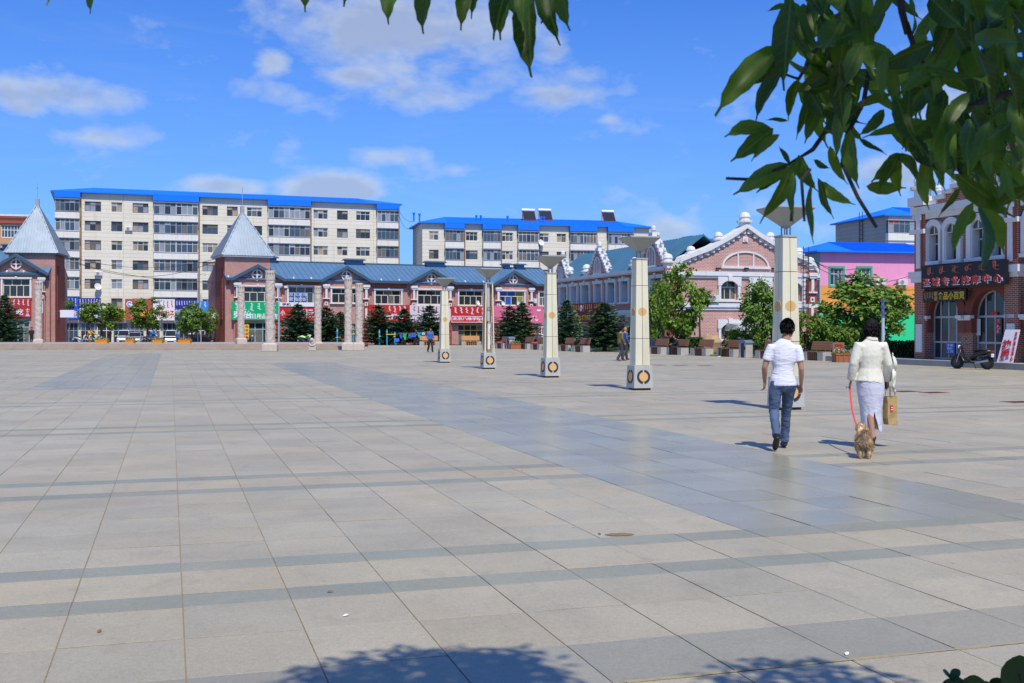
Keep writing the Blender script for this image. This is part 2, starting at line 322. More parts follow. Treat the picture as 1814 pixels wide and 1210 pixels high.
# dried mud spot and specks of litter
mud=M('dried_mud',(.22,.155,.08),.95,var=.3,scale=20); q=G(1097,948)
mb=MB(); n=22; mb.add([(.10*cos(2*pi*i/n)*(1+.2*r2.random()),.055*sin(2*pi*i/n)*(1+.3*r2.random()),.0055) for i in range(n)],[tuple(range(n))]); mb.ball((.02,.0,.004),.018,8,4,(2.4,1,.25)); mb.ball((-.04,.01,.004),.014,8,4,(2,1,.25))
mk('mud_spot',mb,mud,loc=q,rot=(0,0,.1),label='small brown dried mud spot on the paving in the foreground',cat='mud')
lit=[M('litter_white',(.75,.74,.7),.8),M('litter_brown',(.22,.12,.05),.8),M('litter_orange',(.6,.2,.05),.8)]
for i,(x,y,k,lb) in enumerate([(925,833,2,'tiny orange leaf fallen on paving left of the polished grey strip'),(613,1092,0,'white scrap of paper on the foreground slabs'),(1062,947,1,'small brown dry leaf beside the dried mud spot'),(585,1050,1,'brown dry leaf lying on the nearest grey band'),(176,1120,1,'brown dry leaf on the slabs at lower left'),(1500,1160,0,'small white pebble by the sandy joint at lower right')]):
    mb=MB(); a=rng.uniform(0,3); mb.T=Matrix.Rotation(a,4,'Z')
    mb.add([(-.022,0,.004),(-.006,-.011,.006),(.014,-.008,.012),(.024,0,.007),(.012,.010,.006),(-.008,.010,.011),(0,0,.016)],[(0,1,6),(1,2,6),(2,3,6),(3,4,6),(4,5,6),(5,0,6),(5,4,3,2,1,0)])
    mk('litter',mb,lit[k],loc=G(x,y),label=lb,cat='litter',group='litter on the paving')
# sandy line in the front joint
mb=MB(); r3=random.Random(5)
for i in range(46):
    t=-2.5+i*.2; w_=r3.uniform(.006,.017); mb.add([(t-.1,4.747-w_,.002),(t+.1,4.747-w_*r3.uniform(.6,1.2),.002),(t+.1,4.747+w_,.0035),(t-.1,4.747+w_*r3.uniform(.6,1.2),.0035)],[(0,1,2,3)])
o=mk('joint_sand',mb,M('sand',(.33,.27,.15),.95,var=.3,scale=30),plaza,kind='stuff'); o.rotation_euler=(0,0,PA)
# drain grates
iron=M('drain_iron',(.05,.048,.045),.6,.4); rust=M('drain_rust',(.3,.12,.07),.8)
for x0,x1,y,k in [(1158,1177,647,0),(1195,1216,647.5,0),(1240,1262,648,0),(1590,1625,694,0),(1640,1676,696,0),(1786,1830,713,0)]:
    a=G(x0,y); L=(x1-x0)*a.y/F; th=thing('drain_grate','',"grate",a,PA,'drain grates in the paving')
    th['label']={1158:'dark iron drain grate just right of the fourth nearest lamp pillar base',1195:'middle drain grate of the three in line before the park benches',1240:'right hand drain grate of the three before the park benches',1590:'left of two drain grates behind the woman in white',1640:'right of two drain grates beyond the woman in white',1786:'drain grate at the right edge of the square'}[x0]
    mb=MB(); mb.box(0,L,-.22,.22,-.01,.004); mk('recess_shade_plate',mb,iron,th)  # flat dark plate paints in the shade of the recess, no real hole
    mb=MB(); mb.box(0,L,-.25,-.21,-.01,.009); mb.box(0,L,.21,.25,-.01,.009); mb.box(-.03,.0,-.25,.25,-.01,.0092); mb.box(L,L+.03,-.25,.25,-.01,.0092); mk('frame',mb,rust,th)
    for i in range(8): mb=MB(); mb.box(L*(i+.4)/8,L*(i+.6)/8,-.21,.21,-.005,.007); mk('bar',mb,rust if i%3 else iron,th)
# ------------------------------------------------------------ lamp pillars
lp=M('lamp_panel',(.76,.705,.51),.5,var=.09,scale=1.2,stain=.6,stainc=(.42,.31,.16)); ls=M('lamp_steel',(.40,.41,.385),.45,.0,var=.08); lo=M('lamp_orange',(.74,.43,.17),.7,var=.12,scale=25); lpe=M('lamp_mark',(.70,.43,.16),.7,var=.22,scale=18)
lk=M('lamp_black',(.035,.033,.03),.6); lf=M('lamp_funnel',(.34,.36,.345),.4,.25,var=.08); lrust=M('lamp_rusty',(.33,.21,.09),.8,var=.3,scale=4); ltube=M('lamp_tube',(.75,.76,.77),.35,var=.1); lb_=M('lamp_base',(.47,.465,.42),.55,var=.12,scale=3,stain=.35,stainc=(.3,.26,.2))
def rotz(k): return Matrix.Rotation(k*pi/2,4,'Z')
def lamp(px,py,label,bare=False):
    g=G(px,py); t=thing('lamp_pillar',label,'lamp',g,PA+.0,'lamp pillars in a row across the square')
    mb=MB(); mb.box(-.22,.22,-.22,.22,0,.06); mk('foot',mb,lk,t)
    mb=MB(); mb.frus(0,0,.055,.66,.272,.272,.252,.252); b=mk('base_block',mb,lb_,t,bevel=.006)
    for k in range(4):
        T=rotz(k)@Matrix.Translation((0,-.2625,.355))@Matrix.Rotation(-R(1.9),4,'X')
        mb=MB(); mb.T=T; mb.disc(0,0,.122,-.010,.01,28); mk('copper_disc',mb,lo,t)
        for h in range(2):
            mb=MB(); mb.T=T; mb.ring(0,0,.132,.188,-.008,.01,20,-81+180*h,81+180*h); mk('ring_half',mb,lk,t)
    hw=lambda z: .207+(.157-.207)*(z-.66)/2.81
    zs=[.66,1.37,2.775,3.47]
    mb=MB()
    if not bare:
        mb.frus(0,0,.66,3.47,hw(.66)-.016,hw(.66)-.016,hw(3.47)-.016,hw(3.47)-.016); mk('core',mb,lk,t)
        for k in range(4):
            for i in range(3):
                for s_ in (-1,1):
                    z0,z1=zs[i]+.006,zs[i+1]-.006; mb=MB(); mb.T=rotz(k); e=.0 if k%2==0 else .004
                    x0a,x1a=sorted((s_*.006,s_*(hw(z0)-e))); x0b,x1b=sorted((s_*.006,s_*(hw(z1)-e)))
                    mb.hexa([(x0a,-hw(z0)+e,z0),(x1a,-hw(z0)+e,z0),(x1a,-hw(z0)+.02,z0),(x0a,-hw(z0)+.02,z0),(x0b,-hw(z1)+e,z1),(x1b,-hw(z1)+e,z1),(x1b,-hw(z1)+.02,z1),(x0b,-hw(z1)+.02,z1)]); mk('panel',mb,lp,t)
            for s_ in (0,1):
                mb=MB(); mb.T=rotz(k)@Matrix.Translation((0,-hw(2.08),2.08))@Matrix.Rotation(R(1.0),4,'X'); mb.prism([((1 if s_ else -1)*.008+.113*sin(pi*i/14)*(1 if s_ else -1),-.113*cos(pi*i/14)) for i in range(15)],-.004,.008); mk('faded_mark',mb,lpe,t)
    else:
        for sx in (-1,1):
            for sy in (-1,1):
                mb=MB(); mb.hexa([(sx*hw(.66)-.022+dx*.044-sx*.022,sy*hw(.66)-sy*.022-.022+dy*.044,.66) for dx,dy in ((0,0),(1,0),(1,1),(0,1))]+[(sx*hw(3.47)-.022+dx*.044-sx*.022,sy*hw(3.47)-sy*.022-.022+dy*.044,3.47) for dx,dy in ((0,0),(1,0),(1,1),(0,1))]); mk('corner_post',mb,lp,t)
        mb=MB(); mb.box(-.17,.02,.12,.135,.75,3.4); mk('back_board',mb,lrust,t)
        mb=MB(); mb.box(.10,.13,-.02,.1,.72,3.42); mk('side_board',mb,lrust,t)
        mb=MB(); mb.tube([(.02,0,.8),(.025,0,1.85)],.062,12); mk('tube_light',mb,ltube,t); mb=MB(); mb.tube([(.0,0,1.95),(-.015,0,3.43)],.07,12); mk('tube_light',mb,M('tube_grey',(.5,.5,.5),.4),t)
        mb=MB(); mb.box(-.05,.09,-.05,.05,.66,.8); mb.ring(-.0,2.45,.04,.075,-.08,-.06,14); mk('socket',mb,lrust,t)
        mb=MB(); mb.tube([(.05,-.06,.9),(.11,-.09,1.3),(.0,-.08,1.5),(.09,-.06,1.75),(.04,-.05,1.95)],.008,5); mk('loose_wire',mb,M('wire_white',(.6,.6,.58),.6),t)
    mb=MB(); mb.box(-.172,.172,-.172,.172,3.47,3.51); mk('cap',mb,ls,t)
    for sx in (-1,1):
        for sy in (-1,1): mb=MB(); mb.tube([(sx*.062,sy*.062,3.5),(sx*.062,sy*.062,3.72)],.016,8); mk('pin',mb,ls,t)
    mb=MB(); mb.frus(0,0,3.64,4.035,.02,.02,.425,.425); mk('bowl',mb,lf,t); mb=MB(); mb.frus(0,0,4.035,4.075,.43,.43,.43,.43); mk('rim',mb,ls,t,bevel=.004)
    return t
lamp(1392,725,'nearest tall cream lamp pillar, half hidden behind the walking man')
lamp(1133,690.5,'tall cream lamp pillar second nearest, with two full orange marks')
lamp(975,668.5,'middle cream lamp pillar of the row, third nearest')
lamp(865,653.5,'lamp pillar stripped of its panels showing a bare white tube',True)
lamp(787,642.5,'farthest and smallest cream lamp pillar of the row')
# ------------------------------------------------------------ terrace and steps
stn=M('step_stone',(.40,.32,.245),.8,var=.2,scale=1.5,bump=.3,bscale=8); 
tr=thing('terrace','low stone terrace with three steps below the shop towers','terrace',(0,0,0)); 
XL,XR=-75,-12.6
for i in range(3):
    x=XL
    while x<XR-.1:
        x2=min(x+2.0,XR-.22*(i)); 
        if x2-x<.3: break
        mb=MB(); mb.box(x+.006,x2-.006,87.2+.42*i+rng.uniform(0,.02),87.2+.42*(i+1)+.1,.15*i,.15*(i+1)+rng.uniform(-.006,.006)); 
        if abs((x+x2)/2)<47: mk('step_stone',mb,stn,tr)
        x=x2
mb=MB(); mb.box(XL,XR-.7,88.4,101,-.3,.446); mk('platform',mb,M('terrace_paving',(.36,.33,.30),.8,var=.2,scale=1.2),tr)
# ------------------------------------------------------------ carved stone columns
carve=M('carved_stone',(.56,.485,.405),.85,var=.2,scale=5,bump=.5,bscale=22,stain=.25,stainc=(.3,.25,.2))
def carved(seed,r,h):
    mb=MB(); n,m=44,150; off=Vector((seed*3.1,0,0)); vs=[]
    for i in range(m+1):
        z=h*i/m
        for j in range(n):
            a=2*pi*j/n; p=Vector((cos(a)*1.6,sin(a)*1.6,z*2.6))+off
            v=mnoise.noise(p*1.5)+.6*mnoise.noise(p*3.4); v=max(-.5,min(.5,v*2.2)); d_=.030*v
            rr=(r*(1-.035*z/h)+d_); vs.append((rr*cos(a),rr*sin(a),z))
    mb.add(vs,[(i*n+j,i*n+(j+1)%n,(i+1)*n+(j+1)%n,(i+1)*n+j) for i in range(m) for j in range(n)]); return mb
def scolumn(px,py,pytop,r,bw,label,z=0.0,seed=1,twist=.2):
    g=G(px,py,z); hh=(py-pytop)*g.y/F; t=thing('carved_column',label,'column',g,twist,'carved stone columns before the shops')
    bh=.62; mb=MB(); mb.box(-bw/2,bw/2,-bw/2,bw/2,0,bh*.82); mb.frus(0,0,bh*.82,bh,bw/2,bw/2,r+.02,r+.02); mk('pedestal',mb,carve,t,bevel=.04)
    ch=hh*.115; mb=carved(seed,r,hh-bh-ch); o=mk('shaft',mb,carve,t,smooth=True,loc=(0,0,bh))
    zt=hh-ch; mb=MB(); mb.lathe([(r*1.0,0),(r*1.04,.03),(r*1.04,ch*.25),(r*.9,ch*.26)],32,(0,0,zt-.01)); mk('collar',mb,carve,t)
    mb=MB(); mb.lathe([(r*.80,0),(r*.80,ch*.6)],24,(0,0,zt+ch*.2)); mk('core',mb,carve,t)
    for k in range(11):
        a=2*pi*k/11; mb=MB(); mb.T=Matrix.Rotation(a,4,'Z'); mb.box(r*.74,r*1.02,-r*.15,r*.15,zt+ch*.24,zt+ch*.78); mk('crown_pier',mb,carve,t)
    mb=MB(); mb.lathe([(r*1.03,0),(r*1.05,.02),(r*1.05,ch*.24),(r*.98,ch*.27)],32,(0,0,zt+ch*.76)); mk('crown_band',mb,carve,t)
scolumn(68,614,499,.30,.80,'carved stone column alone at the far left before the red snack shop',.15,1,.3)
scolumn(427,612.5,506,.27,.78,'slim carved column left of the thickest column, before the green shop',.30,2,.5)
scolumn(478.5,622.5,480,.345,1.08,'thickest and tallest carved stone column, in front of the green shop sign',0,3,.1)
scolumn(563,619,507,.275,.80,'carved stone column with a small lion block, second from the fitness bars',0,4,.2)
scolumn(617,621,492,.285,.90,'taller column of the close pair at the right end of the columns',0,5,.05)
scolumn(636,621,502,.27,.84,'shorter column of the close pair at the right end of the columns',0,6,.1)
mb=MB(); mb.box(-.28,.28,-.25,.25,0,.35); mb.ball((0,-.02,.62),.26,10,8,(.9,1,1.15)); mb.ball((-.03,-.22,.82),.15,10,6); mb.ball((.14,-.1,.45),.14,8,6); mb.ball((-.16,-.1,.45),.14,8,6); mb.box(-.18,.18,-.3,-.1,.33,.45)
mk('stone_lion',mb,carve,loc=G(554,621),smooth=False,bevel=.03,label='small worn stone lion at the foot of the middle carved column',cat='statue')
# ------------------------------------------------------------ building helpers
glass=M('glass_dark',(.03,.035,.04),.06,var=.3,scale=.6,spec=.6); glass2=M('glass_curtain',(.16,.15,.13),.15,var=.5,scale=3); glass3=M('glass_blue',(.06,.09,.12),.06,var=.3,spec=.6); glass4=M('glass_pale',(.30,.33,.36),.2,var=.3,scale=2)
curt=M('curtain_warm',(.42,.33,.24),.5,var=.5,scale=3); fwhite=M('frame_white',(.76,.75,.70),.5,var=.05); fcream=M('frame_cream',(.72,.66,.48),.5,var=.06); fgrey=M('frame_grey',(.42,.44,.45),.45,.3,var=.08); fbrown=M('frame_brown',(.17,.11,.07),.6,var=.15)
trim=M('trim_white',(.74,.73,.70),.7,var=.12,scale=1.4,stain=.35,stainc=(.42,.40,.36)); roofm=M('roof_sheet',(.115,.215,.335),.42,.1,var=.16,scale=.5); fascia=M('roof_edge',(.05,.105,.15),.5,var=.1); blue=M('roof_azure',(.008,.20,.86),.42,var=.1,scale=.4)
brickL=brickmat('brick_shops',(.41,.155,.115),(.50,.215,.17),(.58,.42,.36),.34,.11,.016); brickR=brickmat('brick_gable',(.47,.21,.17),(.54,.265,.22),(.62,.45,.39),.34,.115,.022); brickD=brickmat('brick_dark',(.27,.06,.036),(.34,.09,.058),(.46,.36,.28),.25,.08,.012); brickT=brickmat('brick_tower',(.36,.085,.055),(.40,.11,.07),(.38,.13,.09))
red_plain=M('red_render',(.33,.075,.05),.8,var=.12)
WC={}; SR={}
def window(par,x0,x1,z0,z1,y,nx=3,tr=.66,fm=None,pm=None,fw=.06,ntop=None,name='window',rs=None):
    fm=fm or fwhite; pm=pm or [glass]; w_=max(.1,round(x1-x0,1)); h_=max(.1,round(z1-z0,1)); ntop=ntop or nx; key=(w_,h_,nx,tr,fm.name,fw,ntop)
    rs=rs or rng
    if key not in WC:
        mb=MB(); mb.box(0,fw,0,.07,0,h_); mb.box(w_-fw,w_,0,.07,0,h_); mb.box(fw,w_-fw,0,.07,0,fw); mb.box(fw,w_-fw,0,.07,h_-fw,h_)
        zt=h_*tr if tr else h_; cells=[]
        if tr: mb.box(fw,w_-fw,.003,.066,zt-fw*.45,zt+fw*.45)
        def row(n,a,b):
            for i in range(1,n): x=w_*i/n; mb.box(x-fw*.4,x+fw*.4,.006,.062,a,b)
            for i in range(n): cells.append((w_*i/n+(fw if i==0 else fw*.4),w_*(i+1)/n-(fw if i==n-1 else fw*.4),a,b))
        row(nx,fw,zt-(fw*.45 if tr else fw))
        if tr: row(ntop,zt+fw*.45,h_-fw)
        ps=[]
        for a,b,c,d in cells: m2=MB(); m2.box(a,b,.03,.042,c,d); ps.append(m2.v and m2)
        WC[key]=(mb.mesh('window_frame',fm),ps,{})
    fmesh,ps,pc=WC[key]
    o=link(name,fmesh,par,(x0,y,z0)); o.scale=((x1-x0)/w_,1,(z1-z0)/h_)
    for i,m2 in enumerate(ps):
        pmx=rs.choice(pm)
        if (i,pmx.name) not in pc: pc[(i,pmx.name)]=m2.mesh('pane',pmx)
        link('pane',pc[(i,pmx.name)],o)
    return o
def surround(par,x0,x1,z0,z1,y,w_=.2,key=True,sill=True,proud=.12):
    mb=MB(); mb.box(x0-w_,x0,y-proud,y+.02,z0,z1); mb.box(x1,x1+w_,y-proud,y+.02,z0,z1); mb.box(x0-w_*1.4,x1+w_*1.4,y-proud-.06,y+.02,z1,z1+w_)
    if sill: mb.box(x0-w_*1.4,x1+w_*1.4,y-proud-.08,y+.02,z0-w_*.6,z0)
    if key: xm=(x0+x1)/2; mb.prism([(xm-w_*.45,z1+w_*.1),(xm+w_*.45,z1+w_*.1),(xm+w_*.7,z1+w_*1.5),(xm-w_*.7,z1+w_*1.5)],y-proud-.13,y)
    return mk('window_surround',mb,trim,par)
def seams(par,pts0,pts1,n,mat,h=.045,w_=.035):      # raised roof seams between two edge lines
    mb=MB(); a0,a1=[Vector(p) for p in pts0]; b0,b1=[Vector(p) for p in pts1]
    for i in range(n+1):
        p=a0.lerp(a1,i/n); q=b0.lerp(b1,i/n); dx=(a1-a0).normalized()*w_; nz=(a1-a0).cross(q-p).normalized()*h
        if nz.z<0: nz=-nz
        mb.add([p-dx,p+dx,p+dx+nz,p-dx+nz,q-dx,q+dx,q+dx+nz,q-dx+nz],[(0,1,5,4),(1,2,6,5),(2,3,7,6),(3,0,4,7),(0,3,2,1),(4,5,6,7)])
    return mk('roof_seams',mb,mat,par,kind='stuff')
def sign(f,x0,x1,y0,y1,mat,label,off=.35,th=.12,name='shop_sign',group='shop signs',frame=None):
    a,b,c,d=f.rect(x0,x1,y0,y1,off); mb=MB(); mb.box(a,b,-off,-off+th,c,d)
    o=link(name,mb.mesh(name,mat),None,f.o,(0,0,f.a)); tag(o,label,'sign',group)
    if frame: m2=MB(); m2.box(a-.05,b+.05,-off-.02,-off+th+.01,d,d+.06); m2.box(a-.05,b+.05,-off-.02,-off+th+.01,c-.06,c); mk('sign_edge',m2,frame,o)
    SR[o.name]=((a,b,c,d),-off); return o
def stext(o,body,fx0,fx1,fz0,fz1,mat,bold=.02,outline=None):
    (a,b,c,d),y=SR[o.name]; w_,h_=b-a,d-c
    if outline: text(o,body,a+w_*fx0+.07,a+w_*fx1+.07,c+h_*fz0-.035,c+h_*fz1-.035,y-.004,outline,bold=bold)
    return text(o,body,a+w_*fx0,a+w_*fx1,c+h_*fz0,c+h_*fz1,y-(.03 if outline else .004),mat,bold=bold)
def sscript(o,fx0,fx1,fz0,fz1,mat,n,seed=1):
    (a,b,c,d),y=SR[o.name]; w_,h_=b-a,d-c; return script_strokes(o,a+w_*fx0,a+w_*fx1,c+h_*fz0,c+h_*fz1,y-.004,mat,n,seed)
def ac_unit(f,px,py,label,off=.35,w_=.85):
    u,z=f.uz(px,py,off); p=f.o+f.ux*u+f.n*off; t=thing('air_conditioner',label,'air conditioner',(p.x,p.y,z),f.a,'air conditioner units on walls')
    mb=MB(); mb.box(-w_/2,w_/2,0,.3,-.28,.28); mk('housing',mb,M('ac_white',(.68,.68,.64),.5,var=.06),t,bevel=.02)
    mb=MB(); mb.disc(-.1,0,.2,-.006,.01,20); mk('fan',mb,M('ac_dark',(.08,.08,.085),.6),t); mb=MB(); [mb.ring(-.1,0,r_,r_+.02,-.022,-.008,18) for r_ in (.06,.12,.19)]; mk('grille',mb,fwhite,t)
    mb=MB(); [mb.box(x-.02,x+.02,.0,.36,-.34,-.285) for x in (-.28,.28)]; mk('bracket',mb,fgrey,t)
def dish(f,px,py,label,r=.3,off=.5):
    u,z=f.uz(px,py,off); p=f.o+f.ux*u+f.n*off; t=thing('satellite_dish',label,'satellite dish',(p.x,p.y,z),f.a+.4,'satellite dishes at windows')
    mb=MB(); n=16; prof=[(.001,.0),(r*.5,.035),(r,.12)]; mb.T=Matrix.Rotation(R(70),4,'X'); mb.add([(q*cos(2*pi*j/n),q*sin(2*pi*j/n),z_) for q,z_ in prof for j in range(n)],[(i*n+j,i*n+(j+1)%n,(i+1)*n+(j+1)%n,(i+1)*n+j) for i in range(2) for j in range(n)]); mk('reflector',mb,fwhite,t,smooth=True)
    mb=MB(); mb.tube([(0,.0,-.1),(0,-.32,.05)],.012,6); mb.box(-.03,.03,-.36,-.3,.02,.09); mk('feed_arm',mb,fgrey,t); mb=MB(); mb.tube([(0,.02,0),(0,.45,-.25)],.02,6); mk('mount',mb,fgrey,t)
# ------------------------------------------------------------ apartment blocks
def cladmat(name,col):
    m,t,b=newmat(name); o=t.new('ShaderNodeTexCoord').outputs['Object']; s=t.new('ShaderNodeSeparateXYZ'); t.l.new(o,s.inputs[0]); cb=t.new('ShaderNodeCombineXYZ')
    t.l.new(t.math('ADD',s.outputs[0],s.outputs[1]),cb.inputs[0]); t.l.new(s.outputs[2],cb.inputs[1])
    br=t.new('ShaderNodeTexBrick'); br.offset=0; t.l.new(cb.outputs[0],br.inputs['Vector'])
    for k,v in (('Color1',(*col,1)),('Color2',(col[0]*.95,col[1]*.94,col[2]*.9,1)),('Mortar',(col[0]*.62,col[1]*.6,col[2]*.55,1)),('Scale',1.0),('Mortar Size',.022),('Brick Width',9.0),('Row Height',.56)): br.inputs[k].default_value=v
    c=br.outputs['Color']; f=t.math('MULTIPLY_ADD',t.noise(o,.35,6,.65),.3,.85); cn=t.new('ShaderNodeCombineXYZ'); [t.l.new(f,cn.inputs[i]) for i in range(3)]; c=t.mix(1.0,c,cn.outputs[0],'MULTIPLY')
    c=t.mix(t.ramp(t.noise(t.mapping(o,(1.6,1.6,.10)),1.0,6,.75),[(.56,g1(0)),(.72,g1(.5))]),c,(.52,.36,.17,1))
    c=t.mix(t.ramp(t.noise(t.mapping(o,(.9,.9,.05)),1.3,5,.7),[(.58,g1(0)),(.8,g1(.4))]),c,(.33,.31,.28,1))
    t.put(b.inputs['Base Color'],c); b.inputs['Roughness'].default_value=.85; MATS[name]=m; return m
clad=cladmat('cladding_cream',(.83,.77,.62)); clad2=cladmat('cladding_cream_far',(.81,.755,.62)); pipe=M('pipe_brown',(.30,.16,.09),.6,var=.2); conc=M('balcony_panel',(.82,.78,.68),.8,var=.1,scale=1.2,stain=.55,stainc=(.50,.30,.12))
def hip(par,x0,x1,y0,y1,z,rise,inset,over,mat,th=.18,nseam=0):
    a,b,c,d=x0-over,x1+over,y0-over,y1+over; ym=(y0+y1)/2
    mb=MB(); mb.add([(a,c,z),(b,c,z),(b,d,z),(a,d,z),(a,c,z+th),(b,c,z+th),(b,d,z+th),(a,d,z+th),(x0+inset,ym,z+rise),(x1-inset,ym,z+rise)],[(3,2,1,0),(0,1,5,4),(1,2,6,5),(2,3,7,6),(3,0,4,7),(4,5,9,8),(5,6,9),(6,7,8,9),(7,4,8)])
    o=mk('roof',mb,mat,par)
    if nseam: seams(par,((x0+inset,c+.02,z+th),(x1-inset,c+.02,z+th)),((x0+inset,ym,z+rise),(x1-inset,ym,z+rise)),nseam,mat,.05,.03)
    return o
def block(f,name,label,xl,xr,eave,depth,wins,bals,rows,refx,zb=-.4,wm=None,seed=1,rise=1.5,inset=5.0,fasc=True,nb=4):
    rs=random.Random(seed); wm=wm or clad; t=f.root(name,label,'apartment block'); U0,U1=f.u(xl),f.u(xr); ze=f.z(xl,eave)
    holes=[]; zr=[(f.z(refx,b),f.z(refx,a)) for a,b in rows]
    for x0,x1 in wins:
        for z0,z1 in zr: holes.append((f.u(x0),f.u(x1),z0,z1))
    hb=[]
    for x0,x1 in bals: hb.append((f.u(x0),f.u(x1)))
    mb=MB(); mb.wall(U0,U1,zb,ze,holes,0,.16); mb.add([(U0,0,zb),(U0,depth,zb),(U0,depth,ze),(U0,0,ze),(U1,0,zb),(U1,depth,zb),(U1,depth,ze),(U1,0,ze)],[(0,3,2,1),(4,5,6,7),(1,2,6,5),(3,7,6,2)])
    mk('wall',mb,wm,t)
    for i,h in enumerate(holes):
        w_=h[1]-h[0]; fm=rs.choice([fbrown,fbrown,fwhite,fcream]); window(t,*h,.10,3 if w_>1.7 else 2,.66,fm,[glass,glass,glass3,glass2,glass4,curt],.07,rs=rs)
    dz=zr[0][0]-zr[1][0] if len(zr)>1 else 2.8
    for (a,b) in hb:
        for z0,z1 in zr:
            z0=z0-.12; z1=z1+.16; st=rs.random()
            mb=MB(); mb.box(a,b,-.55,.02,z0-1.0,z0-.06); p=mk('balcony',mb,conc,t); mb=MB(); mb.box(a-.04,b+.04,-.6,.02,z0-.06,z0); mk('ledge',mb,fbrown if st<.5 else fgrey,p); mb=MB(); mb.box(a-.06,b+.06,-.66,.02,z1,z1+.1); mk('hood',mb,fgrey,p)
            half=[(a,b)] if b-a<4 else [(a,(a+b)/2),((a+b)/2,b)]
            for q,(c,d) in enumerate(half):
                fm=rs.choice([fgrey,fgrey,fwhite]); n=nb if b-a>4 else nb+1
                window(p,c+.01,d-.01,z0+.005,z1-.005,-.52,n,.72,fm,[glass4,glass3,glass,glass2,glass3],.06,rs=rs,name='glazing')
            mb=MB(); mb.box(a,a+.05,-.5,.0,z0,z1); mb.box(b-.05,b,-.5,.0,z0,z1); mk('side_glazing',mb,glass3,p)
        mb=MB(); mb.tube([(b+.18,-.1,zb+4),(b+.18,-.1,ze)],.09,6); mk('drain_pipe',mb,pipe,t)
        if fasc: mb=MB(); mb.box(a-.1,b+.1,-.62,-.02,ze-.75,ze-.02); mk('blue_hood',mb,blue,t); mb=MB(); mb.box(a-.06,b+.06,-.66,-.03,ze-1.0,ze-.85); mk('hood_ledge',mb,fgrey,t)
    hip(t,U0,U1,0,depth,ze,rise,inset,.55,blue,.16,90)
    return t,U0,U1,ze,zr
A1=Fac(97,155,20)
a1,U0,U1,ze1,zr1=block(A1,'apartment_block','long six storey cream apartment block with azure metal roof, behind the shop towers',97,705,340,12,
  [(150,179),(197,217),(235,263),(358.5,386),(402,421),(437,464.5),(555,581),(597,616),(630.6,655.5)],[(98,141),(272,350.5),(474.5,548.6),(667,704.5)],[(357+34.4*i*.995,374.5+34.4*i*.995) for i in range(6)],164,seed=3)
A2=Fac(748,165,13)
a2,V0,V1,ze2,zr2=block(A2,'apartment_block','smaller cream apartment block with azure roof and solar heaters, right of the long block',748,1150,395.5,10,
  [(760,777),(825,846),(889,909),(955,972),(986,1003)],[(788,821),(855,886),(917,953),(1009,1055),(1076,1120)],[(409.5+33.0*i,425.5+33.0*i) for i in range(6)],768,wm=clad2,seed=5,inset=4)
for px,py,lb in [(228,405,'air conditioner unit on the long apartment block, upper'),(174.5,484.5,'air conditioner unit on the long apartment block, lower')]: ac_unit(A1,px,py,lb,.3,1.0)
dish(A1,173,508,'satellite dish on the lower left windows of the long block',.5,.5); dish(A2,958,430,'satellite dish at an upper window of the smaller apartment block',.5,.5)
# chimneys and vents on far roof
for i,(px) in enumerate((734,746,849,857,905,965,970)):
    u=A2.u(px); p=A2.o+A2.ux*u-A2.n*(2.2 if i>1 else .5+i*1.2); mb=MB(); mb.tube([(0,0,0),(0,0,1.0)],.12,8); mb.tube([(0,0,1.0),(0,0,1.25)],.2,8)
    mk('vent_pipe',mb,blue,loc=(p.x,p.y,ze2+.35),label='blue vent pipe %s on the smaller apartment roof'%['at its left corner','second from its left corner','above the second balcony column','just right of mid roof','left of the solar heaters','between the paired solar heaters, left one','between the paired solar heaters, right one'][i],cat='vent pipe',group='vent pipes on the azure roof')
sol=M('solar_glass',(.03,.035,.05),.2,var=.1); 
def solar(px,d_in,label,z):
    u=A2.u(px); p=A2.o+A2.ux*u-A2.n*d_in; t=thing('solar_heater',label,'solar heater',(p.x,p.y,z),A2.a,'solar water heaters on the roof')
    mb=MB(); mb.tube([(-1.0,.9,1.75),(1.0,.9,1.75)],.26,14); mk('tank',mb,M('tank_white',(.8,.8,.78),.3,.3,var=.05),t,smooth=False)
    mb=MB(); mb.hexa([(-.95,-.4,.1),(.95,-.4,.1),(.95,-.34,.1),(-.95,-.34,.1),(-.95,.72,1.6),(.95,.72,1.6),(.95,.8,1.6),(-.95,.8,1.6)]); mk('panel',mb,sol,t)
    mb=MB(); [mb.tube([(x,-.43,.1),(x,.70,1.62)],.035,6) for x in [-.8+.2*i for i in range(9)]]; mk('glass_tubes',mb,sol,t)
    mb=MB(); [mb.tube([(x,.95,0),(x,.9,1.6)],.04,6) for x in (-.9,.9)]; [mb.tube([(x,-.4,.05),(x,.75,1.6)],.045,6) for x in (-1.0,1.0)]; mb.tube([(-1,-.4,.08),(1,-.4,.08)],.05,6); mk('stand',mb,M('stand_red',(.35,.09,.05),.6),t)
solar(947,3.3,'leftmost and largest solar water heater on the azure roof',ze2+1.0); solar(979,4.0,'middle solar water heater on the azure roof',ze2+1.15); solar(1094,4.2,'rightmost solar water heater near the roof end',ze2+1.2)
